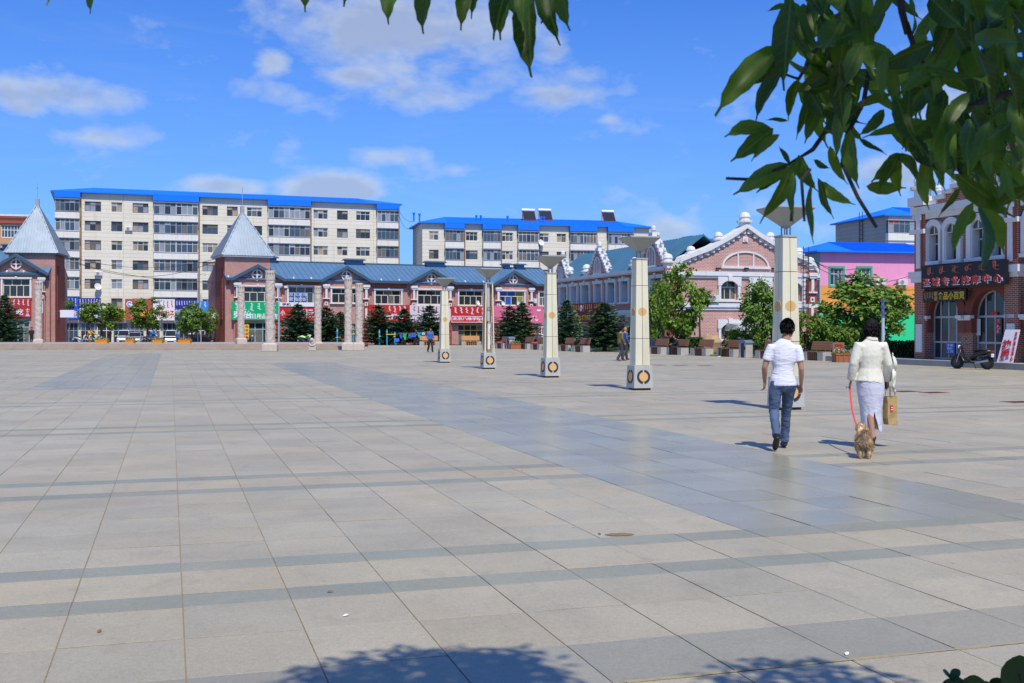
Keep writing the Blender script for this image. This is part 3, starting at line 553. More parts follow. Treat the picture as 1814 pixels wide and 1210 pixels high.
# small orange building at the left edge
B0=Fac(0,150,15); t=B0.root('corner_building','orange building with red top and white windows behind the left spire','building'); U=B0.u(-60); V=B0.u(60); z1=B0.z(0,386)
mb=MB(); holes=[(B0.u(2),B0.u(36),B0.z(10,421),B0.z(10,398))]; mb.wall(U,V,-.4,z1,holes,0,.2); mb.add([(V,0,-.4),(V,9,-.4),(V,9,z1),(V,0,z1)],[(0,1,2,3)]); mk('wall',mb,M('render_orange',(.60,.34,.16),.8),t); window(t,*holes[0],.12,6,.6,fwhite,[glass3],.1)
mb=MB(); mb.box(U,V+.2,-.25,9,z1,z1+.25); mb.box(U,V+.15,-.2,9,z1-.7,z1-.35); mk('cornice',mb,M('cornice_red',(.42,.08,.05),.7),t); mb=MB(); mb.box(U,V+.3,-.3,9.2,z1+.25,z1+.5); mk('parapet',mb,trim,t)
# shop fronts under the long block: signs and glazed shop doors
sblue=M('sign_blue',(.02,.09,.62),.5,var=.08); snavy=M('sign_navy',(.025,.03,.28),.5,var=.1); sred=M('sign_red',(.55,.02,.015),.5,var=.08); sredd=M('sign_maroon',(.22,.015,.012),.55,var=.1); swhite=M('sign_white',(.80,.78,.80),.5,var=.04); sora=M('sign_orange',(.80,.33,.02),.5,var=.06); sgreen=M('sign_green',(.0,.42,.14),.5,var=.06); spink=M('sign_pink',(.72,.16,.26),.6,var=.14,scale=.6); spale=M('sign_pale',(.72,.58,.60),.6,var=.06); sblack=M('sign_black',(.012,.011,.012),.45,var=.1); sbrick=M('sign_brown_red',(.42,.10,.06),.6,var=.1); inkw=M('ink_white',(.82,.82,.84),.5,var=0); inkr=M('ink_red',(.62,.03,.02),.5,var=0); inkk=M('ink_black',(.03,.03,.03),.5,var=0); inky=M('ink_yellow',(.80,.52,.03),.5,var=0); inkg=M('ink_gold',(.65,.38,.12),.5,var=0); lblue=M('sign_azure',(.02,.25,.75),.5,var=.05)
o=sign(A1,118,138,527,565,sblue,'bright blue shop sign beside the left tower',.95); sscript(o,.05,.95,.55,.97,inkw,3,2); stext(o,'店',.5,.95,.05,.4,inkw)
o=sign(A1,138.5,175,528,565,snavy,'navy shop sign with white script, behind the leftmost street tree',.95); sscript(o,.03,.97,.55,.97,inkw,7,3); stext(o,'种业',.05,.5,.25,.52,inkw); stext(o,'农资经营',.03,.97,.04,.2,inkw)
o=sign(A1,175.5,193,551,565,snavy,'small navy sign between two shop fronts',.95); stext(o,'农药',.1,.9,.2,.8,inkw)
o=sign(A1,193.5,221,549,567,sora,'orange shop sign with a red character',.95); stext(o,'商行',.1,.92,.08,.5,inkr); sscript(o,.3,.95,.55,.95,inkr,4,5)
o=sign(A1,221.5,271,529.5,567,sbrick,'brown red shop sign with round white emblem, behind a street tree',.95); (a,b,c,d),y=SR[o.name]; mb=MB(); mb.disc(a+.6,c+(d-c)*.75,.42,y-.02,y,20); mk('emblem',mb,inkw,o); mb=MB(); mb.ring(a+.6,c+(d-c)*.75,.16,.3,y-.04,y-.02,16,30,300); mk('emblem_mark',mb,lblue,o); stext(o,'种子农药',.2,.95,.1,.4,inky)
o=sign(A1,271.5,309.5,530,567.5,swhite,'white shop sign with big red characters',.95); stext(o,'金华种子',.12,.97,.12,.48,inkr,.03); sscript(o,.2,.97,.55,.96,inkr,4,8)
o=sign(A1,310,348,530,568,snavy,'navy shop sign with white script, right of the white sign',.95); sscript(o,.03,.97,.68,.93,inkw,8,9); stext(o,'农机',.0,.3,.34,.52,inkw); stext(o,'配件经销',.4,.98,.1,.4,inkw)
o=sign(A1,348.5,378,533,569,lblue,'light blue shop sign beside the right tower',.95); sscript(o,.1,.9,.62,.97,inkw,3,11)
doorb=M('door_blue',(.25,.38,.45),.5,var=.1)
mb=MB(); ua,ub=A1.u(105),A1.u(381); zt=A1.z(250,568); mb.box(ua,ub,-.3,-.02,zt-.3,zt+.1); mk('shop_beam',mb,conc,a1)
for i in range(9):
    xa=A1.u(112+29*i)+.15; xb=A1.u(112+29*(i+1))-.15; window(a1,xa,xb,-.4,zt-.3,-.22,3,.62,[doorb,fgrey,fwhite][i%3],[glass,glass,glass2,glass3],.1,name='shop_front')
# ------------------------------------------------------------ two-storey shop rows with spire towers
def medallion(par,x,z,y,r=.62):
    mb=MB(); mb.ring(x,z,r*.78,r,y-.16,y,28); mb.box(x-r*1.12,x+r*1.12,y-.14,y-.02,z-.085,z+.085); mb.box(x-.085,x+.085,y-.15,y-.03,z-r*1.12,z+r*1.12); mk('round_emblem',mb,trim,par)
    mb=MB(); mb.disc(x,z,r*.8,y-.02,y+.01,24); mk('emblem_ground',mb,red_plain,par)
def pilaster(par,x,z0,z1,y,w_=.42):
    mb=MB(); mb.box(x-w_/2,x+w_/2,y-.12,y+.02,z0,z1); p=mk('pilaster',mb,red_plain,par)
    mb=MB(); mb.box(x-.42,x+.42,y-.34,y-.0,z1-.42,z1-.14); mb.box(x-.32,x+.32,y-.28,y,z1-.6,z1-.42); mb.box(x-.13,x+.13,y-.22,y-.12,z1-1.7,z1-.6); mb.box(x-.42,x+.42,y-.26,y-.0,z1-1.82,z1-1.7); mk('white_capital',mb,trim,p)
    mb=MB(); q=.2; zc=z1-2.35; mb.box(x-q,x+q,y-.17,y-.12,zc+q*.5,zc+q); mb.box(x-q,x+q,y-.17,y-.12,zc-q,zc-q*.5); mb.box(x-q,x-q*.5,y-.168,y-.12,zc-q*.5,zc+q*.5); mb.box(x+q*.5,x+q,y-.168,y-.12,zc-q*.5,zc+q*.5); mk('white_square',mb,trim,p)
    mb=MB(); mb.box(x-.12,x+.12,y-.17,y-.12,z1-4.2,z1-2.85); mk('white_bar',mb,trim,p)
def shoprow(L,name,label,xa,xb,gables,wins,doors,vents,zb=-.4,ridge=(700,467),eave=(400,492.5),pil=None):
    t=L.root(name,label,'shop building'); ua,ub=L.u(xa),L.u(xb); ze=L.z(*eave); PJ=.35; yr=4.6; zr=L.z(ridge[0],ridge[1],-yr)
    gs=[]
    for x0,x1,xm,yp in gables:
        u0,u1=L.u(x0,PJ),L.u(x1,PJ); um=(u0+u1)/2 if xm is None else L.u(xm,PJ); gs.append((u0+.45,u1-.45,um,L.z(xm,yp,PJ),u0,u1))
    hol=[]; gh=[[] for _ in gs]; spec=[]
    for x0,x1,y0,y1,k,pm in wins:
        off=PJ if k is not None else 0; h=L.rect(x0,x1,y0,y1,off); (gh[k] if k is not None else hol).append(h); spec.append((h,-off,pm))
    dsp=[]
    for x0,x1,yt,k,n,fm,pm in doors:
        off=PJ if k is not None else 0; a,b,_,d=L.rect(x0,x1,yt,yt+30,off); h=(a,b,zb+.05,d); (gh[k] if k is not None else hol).append(h); dsp.append((h,-off,n,fm,pm))
    hol=[h for h in hol]
    mb=MB(); mb.wall(ua,ub,zb,ze+.1,hol,0,.3); mb.add([(ua,0,zb),(ua,9.2,zb),(ua,9.2,ze),(ua,yr,zr-.05),(ua,0,ze),(ub,0,zb),(ub,9.2,zb),(ub,9.2,ze),(ub,yr,zr-.05),(ub,0,ze)],[(0,1,2,3,4),(5,9,8,7,6),(1,6,7,2)]); mk('wall',mb,brickL,t)
    for (u0,u1,um,zp,f0,f1),h in zip(gs,gh):
        mb=MB(); mb.wall(u0,u1,zb,ze,h,-PJ,.3); mb.prism([(u0,ze),(u1,ze),(u1,ze+.05),(um,zp-.2),(u0,ze+.05)],-PJ,1.5); mb.add([(u0,-PJ,zb),(u0,.0,zb),(u0,.0,ze),(u0,-PJ,ze),(u1,-PJ,zb),(u1,.0,zb),(u1,.0,ze),(u1,-PJ,ze)],[(0,1,2,3),(4,7,6,5)]); mk('gable_wall',mb,brickL,t)
        ybk=-.5+(zp-ze)/(zr-ze)*(yr+.5); zf=ze-.06
        for fx in (f0,f1):
            mb=MB(); e=-.18; A=[(fx,-PJ-.5,zf),(um,-PJ-.5,zp),(um,ybk,zp),(fx,-.35,zf+.02)]; mb.hexa([(x,y,z+e) for x,y,z in A]+[(x,y,z) for x,y,z in A]); mk('gable_roof',mb,roofm,t)
            s_=1 if fx>um else -1; mb=MB(); mb.prism([(fx,zf+.03),(um,zp+.03),(um,zp-.36),(fx-s_*.05,zf-.30)],-PJ-.56,-PJ-.46); mk('barge_board',mb,fascia,t)
        medallion(t,um,zp-1.12,-PJ,.60)
    A=[(ua,-.55,ze),(ub,-.55,ze),(ub,yr,zr),(ua,yr,zr)]; mb=MB(); mb.hexa([(x,y,z-.14) for x,y,z in A]+A); B=[(ua,yr,zr),(ub,yr,zr),(ub,9.7,ze),(ua,9.7,ze)]; mb.hexa([(x,y,z-.14) for x,y,z in B]+B); mk('roof',mb,roofm,t)
    seams(t,((ua,-.55,ze),(ub,-.55,ze)),((ua,yr,zr),(ub,yr,zr)),int((ub-ua)/.62),roofm,.05,.03)
    mb=MB(); mb.box(ua,ub,yr-.18,yr+.18,zr-.05,zr+.09); mk('ridge_cap',mb,fascia,t)
    ed=[ua]+[e for g in gs for e in (g[4],g[5])]+[ub]
    for a,b in zip(ed[::2],ed[1::2]):
        if b-a>.2:
            mb=MB(); mb.box(a,b,-.62,-.5,ze-.26,ze+.03); mk('eave_board',mb,fascia,t); mb=MB(); mb.box(a,b,-.08,-.0,ze-.75,ze-.3); mk('frieze',mb,brickT,t)
            n=max(1,int((b-a)/1.7))
            for i in range(n): x=a+(b-a)*(i+.5)/n; mb=MB(); mb.ball((x,-.45,ze+.14),.13,8,6); mb.box(x-.05,x+.05,-.6,-.3,ze-.02,ze+.08); mk('eave_lamp',mb,trim,t)
    for h,y,pm in spec:
        surround(t,*h,y,.18); window(t,*h,y+.16,4,.64,fcream,pm or [glass],.09,ntop=3)
    for h,y,n,fm,pm in dsp: window(t,*h,y+.2,n,.72,fm,pm,.1,name='shop_front')
    for x in (pil or [e for g in gs for e in (g[0]+.3,g[1]-.3)]): pilaster(t,x,zb,ze-.35,-PJ)
    for x0,x1,yy in vents:
        a,b=L.u(x0,-yr),L.u(x1,-yr); z=zr-.25; mb=MB(); mb.box(a+.25,b-.25,yr-.45,yr+.45,z,z+.62); v=mk('ridge_vent',mb,roofm,t); mb=MB(); mb.frus((a+b)/2,yr,z+.62,z+.80,(b-a)/2,.85,(b-a)/2-.15,.6); mk('vent_cap',mb,fascia,v)
    return t,ze,zr
def tower(name,label,c,deg,s,z_e,z_a,z_m,left_relief):
    t=thing(name,label,'tower',c,R(deg)); k=(-.4)
    for i,(T,m) in enumerate([(0,brickL),(1,brickT),(2,brickL),(3,brickT)]):  # same brick in two tones, the lit and dull faces put into the colour
        mb=MB(); mb.T=Matrix.Rotation(-i*pi/2,4,'Z'); e=0 if i%2==0 else .012; mb.box(-s+e,s-e,-s,-s+.25,k,z_e-.15); mk('wall',mb,m,t)
    mb=MB(); mb.box(-s-.35,s+.35,-s-.35,s+.35,z_e-.16,z_e); mk('eave',mb,trim if left_relief else fascia,t)
    q=s+.42; mb=MB(); mb.add([(-q,-q,z_e),(q,-q,z_e),(q,q,z_e),(-q,q,z_e),(0,0,z_a)],[(0,1,4),(1,2,4),(2,3,4),(3,0,4)]); sm=M('spire_zinc',(.235,.29,.35),.38,.35,var=.3,scale=.8); sp=mk('spire',mb,sm,t)
    mb=MB(); ap=Vector((0,0,z_a))
    for f_ in range(4):
        Rm=Matrix.Rotation(f_*pi/2,3,'Z')
        for i in range(-9,10):
            x=q*i/9.5; u=1-abs(i)/9.5; p=Vector((x,-q,z_e)); e=Vector((x,-q*(1-u),z_e+(z_a-z_e)*u)); n=Vector((0,-(z_a-z_e),q)).normalized()*-.0
            n=Vector((0,-1,.35)).normalized()*.07; d_=Vector((.045,0,0)); mb.add([Rm@v for v in (p-d_,p+d_,p+d_+n,p-d_+n,e-d_,e+d_,e+d_+n,e-d_+n)],[(0,1,5,4),(1,2,6,5),(2,3,7,6),(3,0,4,7)])
        mb.tube([Rm@Vector((-q,-q,z_e)),ap],.09,6)
    mk('spire_seams',mb,sm,t,kind='stuff'); 
    mb=MB(); mb.box(-.2,.2,-.2,.2,z_a-.35,z_a+.55); mb.tube([(0,0,z_a+.5),(0,0,z_m)],.035,6); mb.ball((0,0,z_a+1.9),.09,8,6); mk('mast',mb,fgrey,t)
    fx=-1 if left_relief else 1; n=15
    for i in range(n):
        z=2.7+i*(z_e-4.0)/n; mb=MB(); y0=-1.0; x=fx*(s+.001); h=(z_e-4.0)/n*.84
        for a,b,c_,d_ in ((y0-.45,y0+.45,z,z+.12),(y0-.45,y0+.45,z+h-.12,z+h),(y0-.45,y0-.3,z+.12,z+h-.12),(y0+.3,y0+.45,z+.12,z+h-.12),(y0-.12,y0+.12,z+.2,z+h-.2)): mb.box(*sorted((x,x+fx*.07)),a,b,c_,d_)
        mk('relief_panel',mb,red_plain,t)
    return t
dgreen=M('door_green',(.33,.52,.45),.5,var=.08); dyel=M('door_yellow',(.66,.44,.04),.5,var=.08); interior=[glass,glass,glass2]
stick=M('window_stickers',(.45,.55,.85),.4,var=.5,scale=5); shade_g=M('blind_olive',(.26,.26,.05),.6,var=.15); shade_b=M('blind_blue',(.02,.09,.42),.5,var=.1)
L=Fac(383,122,26.4)
shop,zeS,zrS=shoprow(L,'shop_row','long brick shop row with blue metal roof and four gables, behind the columns',399,988,
  [(407.6,504,455,468.7),(566,659,613.4,471.4),(722,807,763.6,477),(872,950,908.5,479.4)],
  [(430,482,508,535,0,None),(511,556,508,537,None,[glass,glass3]),(588,639,511,537,1,None),(665,710,514,539,None,[glass,glass2]),(740,788,514,539.5,2,None),(813,855,515,541,None,None),(885,928,516,541,3,[shade_g,shade_g,shade_b,glass]),(955,984,518,542,None,[glass,glass2])],
  [(425,480,571,0,4,dgreen,interior),(511,558,571,None,4,fwhite,interior),(585,640,573,1,4,fcream,interior),(664,716,573,None,4,fgrey,interior),(738,792,575,2,4,fgrey,interior),(812,868,575,None,5,dyel,interior),(884,932,576,3,4,dgreen,interior),(952,984,576,None,3,dgreen,interior)],
  [(455,492,452),(608,645,456),(751,788,461),(889,904,467),(909,929,463)],ridge=(700,469))
tower('spire_tower','brick tower with ribbed zinc spire at the left end of the long shop row',(-30.4,126,0),26.4,2.5,9.75,14.9,17.6,True)
L0=Fac(88,127.2,10)
shoprow(L0,'shop_row','brick shop building with red snack sign at the left edge of the photo',-120,88,[(-29,87,29,450),(-150,-62,-106,447)],[(5,53,494,526,0,None),(-58,-32,494,526,None,None)],[(10,52,566,0,4,dgreen,interior),(-58,-32,566,None,3,fgrey,interior)],[(2,30,437)],ridge=(30,441),eave=(80,484))
tower('spire_tower','brick tower with bright zinc spire beside the red snack sign at far left',(-55.2,130,0),10,2.5,10.3,16.2,18.6,False)
# signs of the rows
o=sign(L,411,494,534.5,567,sgreen,'green shop sign with white characters behind the thick column',.62); stext(o,'荣倍',.03,.42,.08,.5,inkw,.03); stext(o,'日用品商店',.42,.97,.07,.36,inkw,.02); sscript(o,.03,.97,.5,.95,inkw,6,21)
o=sign(L,495,557,536,543,swhite,'narrow white sign with black lettering above a red sign',.5); stext(o,'手机',.08,.32,.15,.85,inkk)
o=sign(L,495,557,543.5,567.5,sred,'red shop sign with white brush characters beside the green sign',.42); stext(o,'金翔云',.45,.97,.22,.85,inkw,.02); stext(o,'小',.03,.16,.35,.75,inkw,.02)
o=sign(L,653,725.5,540,569,sred,'red sign of the chess room, between two spruces',.62); stext(o,'大棋牌',.38,.85,.06,.46,inkw,.025); sscript(o,.45,.95,.5,.96,inkw,4,22)
o=sign(L,726,797,541,571,spale,'pale pink white shop sign behind a spruce',.6); stext(o,'小悦子',.08,.52,.08,.5,inkw,.02,inkk); sscript(o,.05,.95,.55,.95,inkk,8,23)
o=sign(L,799,872,543,572.5,sred,'bright red school sign with two lines of writing',.6); (a,b,c,d),y=SR[o.name]; mb=MB(); h=(d-c)*.42; mb.box(a+.06,b-.06,y-.03,y-.002,c+.08,c+h); pnl=mk('lower_panel',mb,M('sign_bright_red',(.70,.03,.04),.5,var=.03),o); mb=MB(); [mb.box(*q) for q in ((a+.06,b-.06,y-.045,y-.032,c+h-.06,c+h),(a+.06,b-.06,y-.045,y-.032,c+.08,c+.14),(a+.06,a+.12,y-.044,y-.032,c+.14,c+h-.06),(b-.12,b-.06,y-.044,y-.032,c+.14,c+h-.06))]; mk('border',mb,inkw,o)
text(o,'北京八维学院招生',a+.2,b-.2,c+h*.40,c+h*.85,y-.036,inkw,bold=.02); text(o,'电话',a+(b-a)*.65,a+(b-a)*.8,c+h*.18,c+h*.32,y-.036,inkw); sscript(o,.05,.97,.5,.96,inkw,7,24)
o=sign(L,872.5,962,542,572.5,spink,'faded pink shop sign behind the big spruce',.58); stext(o,'儿',.76,.90,.12,.42,inkw,.02); (a,b,c,d),y=SR[o.name]; mb=MB(); mb.ball((b-.6,y-.02,d-.55),.22,10,6,(1.4,.15,.6)); mk('cloud_emblem',mb,inkw,o)
o=sign(L0,7,55,529,562,M('sign_red_slats',(.52,.03,.03),.5,var=.1),'red snack shop sign with white characters at far left',.62); (a,b,c,d),y=SR[o.name]; [mk('slat',MB().box(a,b,y-.02,y-.001,c+(d-c)*i/9+.03,c+(d-c)*(i+.82)/9),M('sign_red_slats'),o) for i in range(9)]
SR[o.name]=((a,b,c,d),y-.022); stext(o,'好吃',.18,.72,.1,.46,inkw,.025); stext(o,'小\n食\n品',.8,.95,.05,.48,inkw,.02); sscript(o,.12,.97,.55,.97,inkw,5,26)
# small canopy boards on the tower sides
for (px,py,f_,lb) in [(119,556,L0,'blank white projecting sign on the left tower'),(371,559,L,'blank white projecting sign on the right tower')]:
    p=P(px,py,126); mb=MB(); mb.box(-.75,.75,-.1,.1,-.42,.42); o=mk('projecting_sign',mb,swhite,loc=p,rot=(0,0,R(8)),bevel=.02,label=lb,cat='sign'); mb=MB(); mb.tube([(-.9,0,.3),(.9,0,.3)],.03,6); mk('bracket',mb,fgrey,o)
ac_unit(L,946,533,'air conditioner under the end window of the long shop row',.35,.9)
dish(L,890,538,'left satellite dish below the olive window blinds',.3); dish(L,917,538,'right satellite dish below the blue window blinds',.3); dish(L,846,537,'satellite dish at the window above the red school sign',.3)
# window stickers and yellow poster
a,b,c,d=L.rect(512,545,517,534,-.1); o=link('window_lettering',None,None,L.o,(0,0,L.a)); tag(o,'rows of pale blue characters stuck inside an upper shop window','lettering'); 
for k,(tx) in enumerate(('京东家电','家电商城')): text(o,tx,a,b,c+(d-c)*(.52-.5*k),c+(d-c)*(.95-.5*k),.17,M('ink_paleblue',(.42,.55,.95),.4,var=0),bold=.02)
a,b,c,d=L.rect(427,441,575,601,.45); mb=MB(); mb.box(a,b,-.5,-.45,c,d); o=mk('poster',mb,M('poster_yellow',(.80,.62,.04),.5,var=.05),loc=L.o,rot=(0,0,L.a),label='yellow poster with red characters beside the green shop door',cat='poster'); [text(o,tx,a+.08,b-.08,c+(d-c)*(.76-.24*i),c+(d-c)*(.94-.24*i),-.504,inkr,bold=.02) for i,tx in enumerate(('日用','百货','批发','零售'))]
# ------------------------------------------------------------ side row with dutch gables (faces left)
Q=Fac(1190,88,-71.6); t=Q.root('side_row','brick shop row with white stepped gables and tall white windows, facing left','shop building')
ze=Q.z(1115.7,481); zcb=Q.z(1115.7,487); ua,ub=Q.u(978),Q.u(1190); zwb=Q.z(1108,535); zwt=Q.z(1108,498.5)
wx=[(994,1006),(1013.5,1024),(1033,1045.5),(1056,1067.5),(1078,1091),(1102,1115),(1127,1143),(1155,1174)]; hol=[(Q.u(a),Q.u(b),zwb,zwt) for a,b in wx]
gf=[(Q.u(a),Q.u(b),-.3,Q.z(1100,578)) for a,b in ((994,1012),(1018,1038),(1044,1066),(1074,1096),(1104,1130),(1138,1165))]
mb=MB(); mb.wall(ua,ub,-.4,ze,hol+gf,0,.55); mb.add([(ua,0,-.4),(ua,9,-.4),(ua,9,ze),(ua,0,ze)],[(0,1,2,3)]); mk('wall',mb,brickL,t)
for h in hol: surround(t,*h,0,.28,proud=.18); mk('reveal_lining',MB().box(h[0]+.001,h[0]+.05,-.1,.41,h[2],h[3]),trim,t); mk('reveal_lining',MB().box(h[1]-.05,h[1]-.001,-.1,.41,h[2],h[3]),trim,t); window(t,*h,.42,2,.66,fwhite,[glass,glass3,glass4],.07)
for h in gf: window(t,*h,.4,3,.7,fgrey,[glass,glass,glass2],.08,name='shop_front')
mb=MB(); mb.box(ua,ub+.1,-.34,.02,zcb,ze-.22); mb.box(ua,ub+.16,-.5,.02,ze-.22,ze+.05); mk('cornice',mb,trim,t); mb=MB(); mb.box(ua,ub,-.42,.02,zwb-1.0,zwb-.72); mb.box(ua,ub,-.28,.02,zwb-1.3,zwb-1.0); mk('string_course',mb,trim,t)
yr=3.3; zr=9.25
ue=ub-.9; A=[(ua,-.3,ze+.05),(ue,-.3,ze+.05),(ue,yr,zr),(ua,yr,zr)]; mb=MB(); mb.hexa([(x,y,z-.12) for x,y,z in A]+A); B=[(ua,yr,zr),(ue,yr,zr),(ue,7.2,ze),(ua,7.2,ze)]; mb.hexa([(x,y,z-.12) for x,y,z in B]+B); rt=M('roof_teal',(.075,.20,.30),.45,.1,var=.14,scale=.5); mk('roof',mb,rt,t); seams(t,((ua,-.3,ze+.05),(ue,-.3,ze+.05)),((ua,yr,zr),(ue,yr,zr)),int((ub-ua)/.6),rt,.05,.03)
def finial(par,x,y,z,s=.5,name='finial'):
    mb=MB(); mb.lathe([(s*.42,0),(s*.42,s*.35),(s*.62,s*.38),(s*.62,s*.52),(s*.40,s*.56),(s*.40,s*.72),(s*.46,s*.80),(s*.36,s*1.08),(s*.12,s*1.2)],12,(x,y,z)); mk(name,mb,trim,par)
def dutch(par,x0,x1,zb,zp,y,bm,n=7,th=.7,win=True,fin=.5):
    xm=(x0+x1)/2; mb=MB(); pl=[(x0,zb),(x1,zb)]+[(x1+(xm-x1)*i/n,zb+(zp-zb)*((i if j else i))/n) for i in range(1,n+1) for j in (0,)]+[(x0+(xm-x0)*i/n,zb+(zp-zb)*i/n) for i in range(n-1,0,-1)]
    mb.prism(pl,y,y+th); g=mk('gable',mb,bm,par)
    for s_,xa in ((1,x1),(-1,x0)):
        for i in range(n):
            a=xa+(xm-xa)*i/n; b=xa+(xm-xa)*(i+1)/n; z=zb+(zp-zb)*i/n; dz=(zp-zb)/n; p,q=min(a,b),max(a,b); e=abs(b-a)*.55
            mb=MB(); e*=.45; mb.box(p-(e if s_<0 else 0),q+(e if s_>0 else 0),y-.12,y+th+.05,z+dz*.25,z+dz*1.18+.002*i); mk('step_coping',mb,trim,par)
        for i in range(1,n,2): x=xa+(xm-xa)*i/n+s_*.28; finial(par,x,y+th*.4,zb+(zp-zb)*(i)/n+.35,fin*.8)
    finial(par,xm,y+th*.4,zp+.1,fin*1.5)
    if win:
        r_=(x1-x0)*.15; z=zb+(zp-zb)*.22; mb=MB(); mb.ring(xm,z+r_*.6,r_*.85,r_*1.05,y-.1,y,14,0,180); mb.box(xm-r_*1.05,xm-r_*.85,y-.1,y,z-.3,z+r_*.6); mb.box(xm+r_*.85,xm+r_*1.05,y-.1,y,z-.3,z+r_*.6); mb.box(xm-r_*1.2,xm+r_*1.2,y-.11,y,z-.45,z-.3); [mb.box(xm+k*r_*.3-.06,xm+k*r_*.3+.06,y-.09,y-.01,z-.3,z+r_*1.4) for k in (-1,1)]; mk('arched_window',mb,trim,par)
        mb=MB(); mb.prism([(xm-r_*.85,z-.3),(xm+r_*.85,z-.3)]+[(xm+r_*.85*cos(pi*i/8),z+r_*.6+r_*.85*sin(pi*i/8)) for i in range(9)],y-.015,y); mk('arch_fill',mb,bm,par)
for xa,xb,px,py in ((1041,1078,1058,441),(1130,1180,1152,414),(983,1006,993,456)):
    x0,x1=Q.u(xa,.15),Q.u(xb,.15); dutch(t,x0,x1,ze-.1,Q.z(px,py,.15),-.15,brickL,9,.45,True,.30)
for px in (1006,1121,1036): finial(t,Q.u(px),.2,ze+.1,.9)
o=sign(Q,1010,1068,537,554,sredd,'dark red restaurant sign with golden script, upper half',.75); sscript(o,.02,.3,.1,.9,inkg,5,31); sscript(o,.4,.7,.1,.9,inkg,5,32); sscript(o,.75,.98,.3,.9,inkg,5,33); (a,b,c,d),y=SR[o.name]; mb=MB(); mb.ring(a+(b-a)*.35,(c+d)/2,.1,.3,y-.02,y,14); mk('emblem',mb,inkw,o)
o=sign(Q,1012,1066,555,571,sredd,'dark red restaurant sign with yellow characters, lower half',.7); stext(o,'蒙古风味餐馆',.05,.98,.2,.85,inky,.03)
# ------------------------------------------------------------ gable-end building
K=Fac(1190,88,20); t=K.root('gable_building','brick building with big white trimmed gable facing the square, right of centre','building')
U0,U1=K.u(1197),K.u(1447); zc=K.z(1290,482); um=K.u(1321); zp=K.z(1321,404)
hw=[K.rect(1276,1306,497,531),K.rect(1331,1361,498,533),K.rect(1276,1306,573,602),K.rect(1331,1361,574,604),K.rect(1392,1420,500,534)]
mb=MB(); mb.wall(U0,U1,-.4,zc,hw,0,.4)
sl=[(U1,zc)]+[K.uz(x,y) for x,y in ((1437,468),(1421,461),(1388,447),(1361,431),(1343,420))]+[(um,zp)]; srl=[(2*um-x,z) for x,z in sl]; d0=U0-srl[0][0]; srl=[(x+d0*(1-i/6),z) for i,(x,z) in enumerate(srl)]
mb.prism([(U0,zc),(U1,zc)]+sl[1:]+srl[-2:0:-1],-.0,.6); mb.add([(U0,0,-.4),(U0,6,-.4),(U0,6,zc),(U0,0,zc),(U1,0,-.4),(U1,6,-.4),(U1,6,zc),(U1,0,zc)],[(0,1,2,3),(4,7,6,5)]); mk('wall',mb,brickR,t)
for pts in (sl,srl):
    for (xa,za),(xb,zb_) in zip(pts,pts[1:]):
        p,q=((xa,za),(xb,zb_)); mb=MB(); mb.prism([(p[0],p[1]-.02),(q[0],q[1]-.02),(q[0],q[1]+.36),(p[0],p[1]+.36)],-.32,.75); mk('coping',mb,trim,t)
        n=max(2,int(abs(q[0]-p[0])/.45))
        for i in range(n):
            x=p[0]+(q[0]-p[0])*(i+.5)/n; z=p[1]+(q[1]-p[1])*(i+.5)/n; mb=MB(); mb.box(x-.2,x+.2,-.16,.01,z-.30,z-.04+.05); mk('dentil',mb,trim,t)
for px,py,s_ in ((1226,457,.8),(1275,432,.8),(1367,432,.8),(1321.5,403,1.05),(1418,458,.75)): finial(t,K.u(px),.2,K.z(px,py),s_)
def band(y0,y1,pr):
    mb=MB(); mb.box(U0-.15,U1+.15,-pr,.02,y0,y1); mk('white_band',mb,trim,t)
band(zc-.32,zc+.02,.22); band(zc-.5,zc-.32,.12); zm=K.z(1290,540); band(zm-.2,zm+.12,.2); band(zm-.42,zm-.2,.1)
for h in hw:
    window(t,*h,.25,3,.66,fcream,[glass,glass,glass2],.07,ntop=2); x0,x1,z0,z1=h; xm=(x0+x1)/2; w_=(x1-x0)/2; s_=.22
    mb=MB(); mb.box(x0-s_,x0,-.15,.02,z0,z1+.1); mb.box(x1,x1+s_,-.15,.02,z0,z1+.1); mb.box(x0-s_*1.3,x1+s_*1.3,-.2,.02,z0-.18,z0)
    arc=[(x0+(x1-x0)*i/10, z1-.42+.42*sin(pi*i/10)**.8) for i in range(11)]; mb.prism([(x0-s_*1.3,z1-.42)]+arc+[(x1+s_*1.3,z1-.42),(x1+s_*1.3,z1+.3),(x0-s_*1.3,z1+.3)],-.18,.02); mb.prism([(xm-.13,z1-.05),(xm+.13,z1-.05),(xm+.2,z1+.42),(xm-.2,z1+.42)],-.28,.0); mk('window_surround',mb,trim,t)
cu,cz=K.uz(1320.6,473.5); rw=(K.u(1362)-K.u(1279))/2; rh=K.z(1320,445)-cz
mb=MB(); n=20; o1=[(cu+rw*cos(pi*i/n),cz+rh*sin(pi*i/n)) for i in range(n+1)]; o2=[(cu+(rw-.13)*cos(pi*i/n),cz+(rh-.13)*sin(pi*i/n)) for i in range(n+1)]
for i in range(n): mb.prism([o1[i],o1[i+1],o2[i+1],o2[i]],-.1,.02)
mb.box(cu-rw-.1,cu+rw+.1,-.14,.02,cz-.12,cz+.08); [mb.box(cu+k*rw*.33-.06,cu+k*rw*.33+.06,-.08,.02,cz,cz+rh*.93) for k in (-1,1)]; mk('lunette',mb,trim,t)
u,z=K.uz(1319.5,424); mb=MB(); mb.box(u-.24,u+.24,-.1,.02,z-.22,z+.22); mb.ring(u,z,.06,.13,-.15,-.1,12); mk('white_plaque',mb,trim,t)
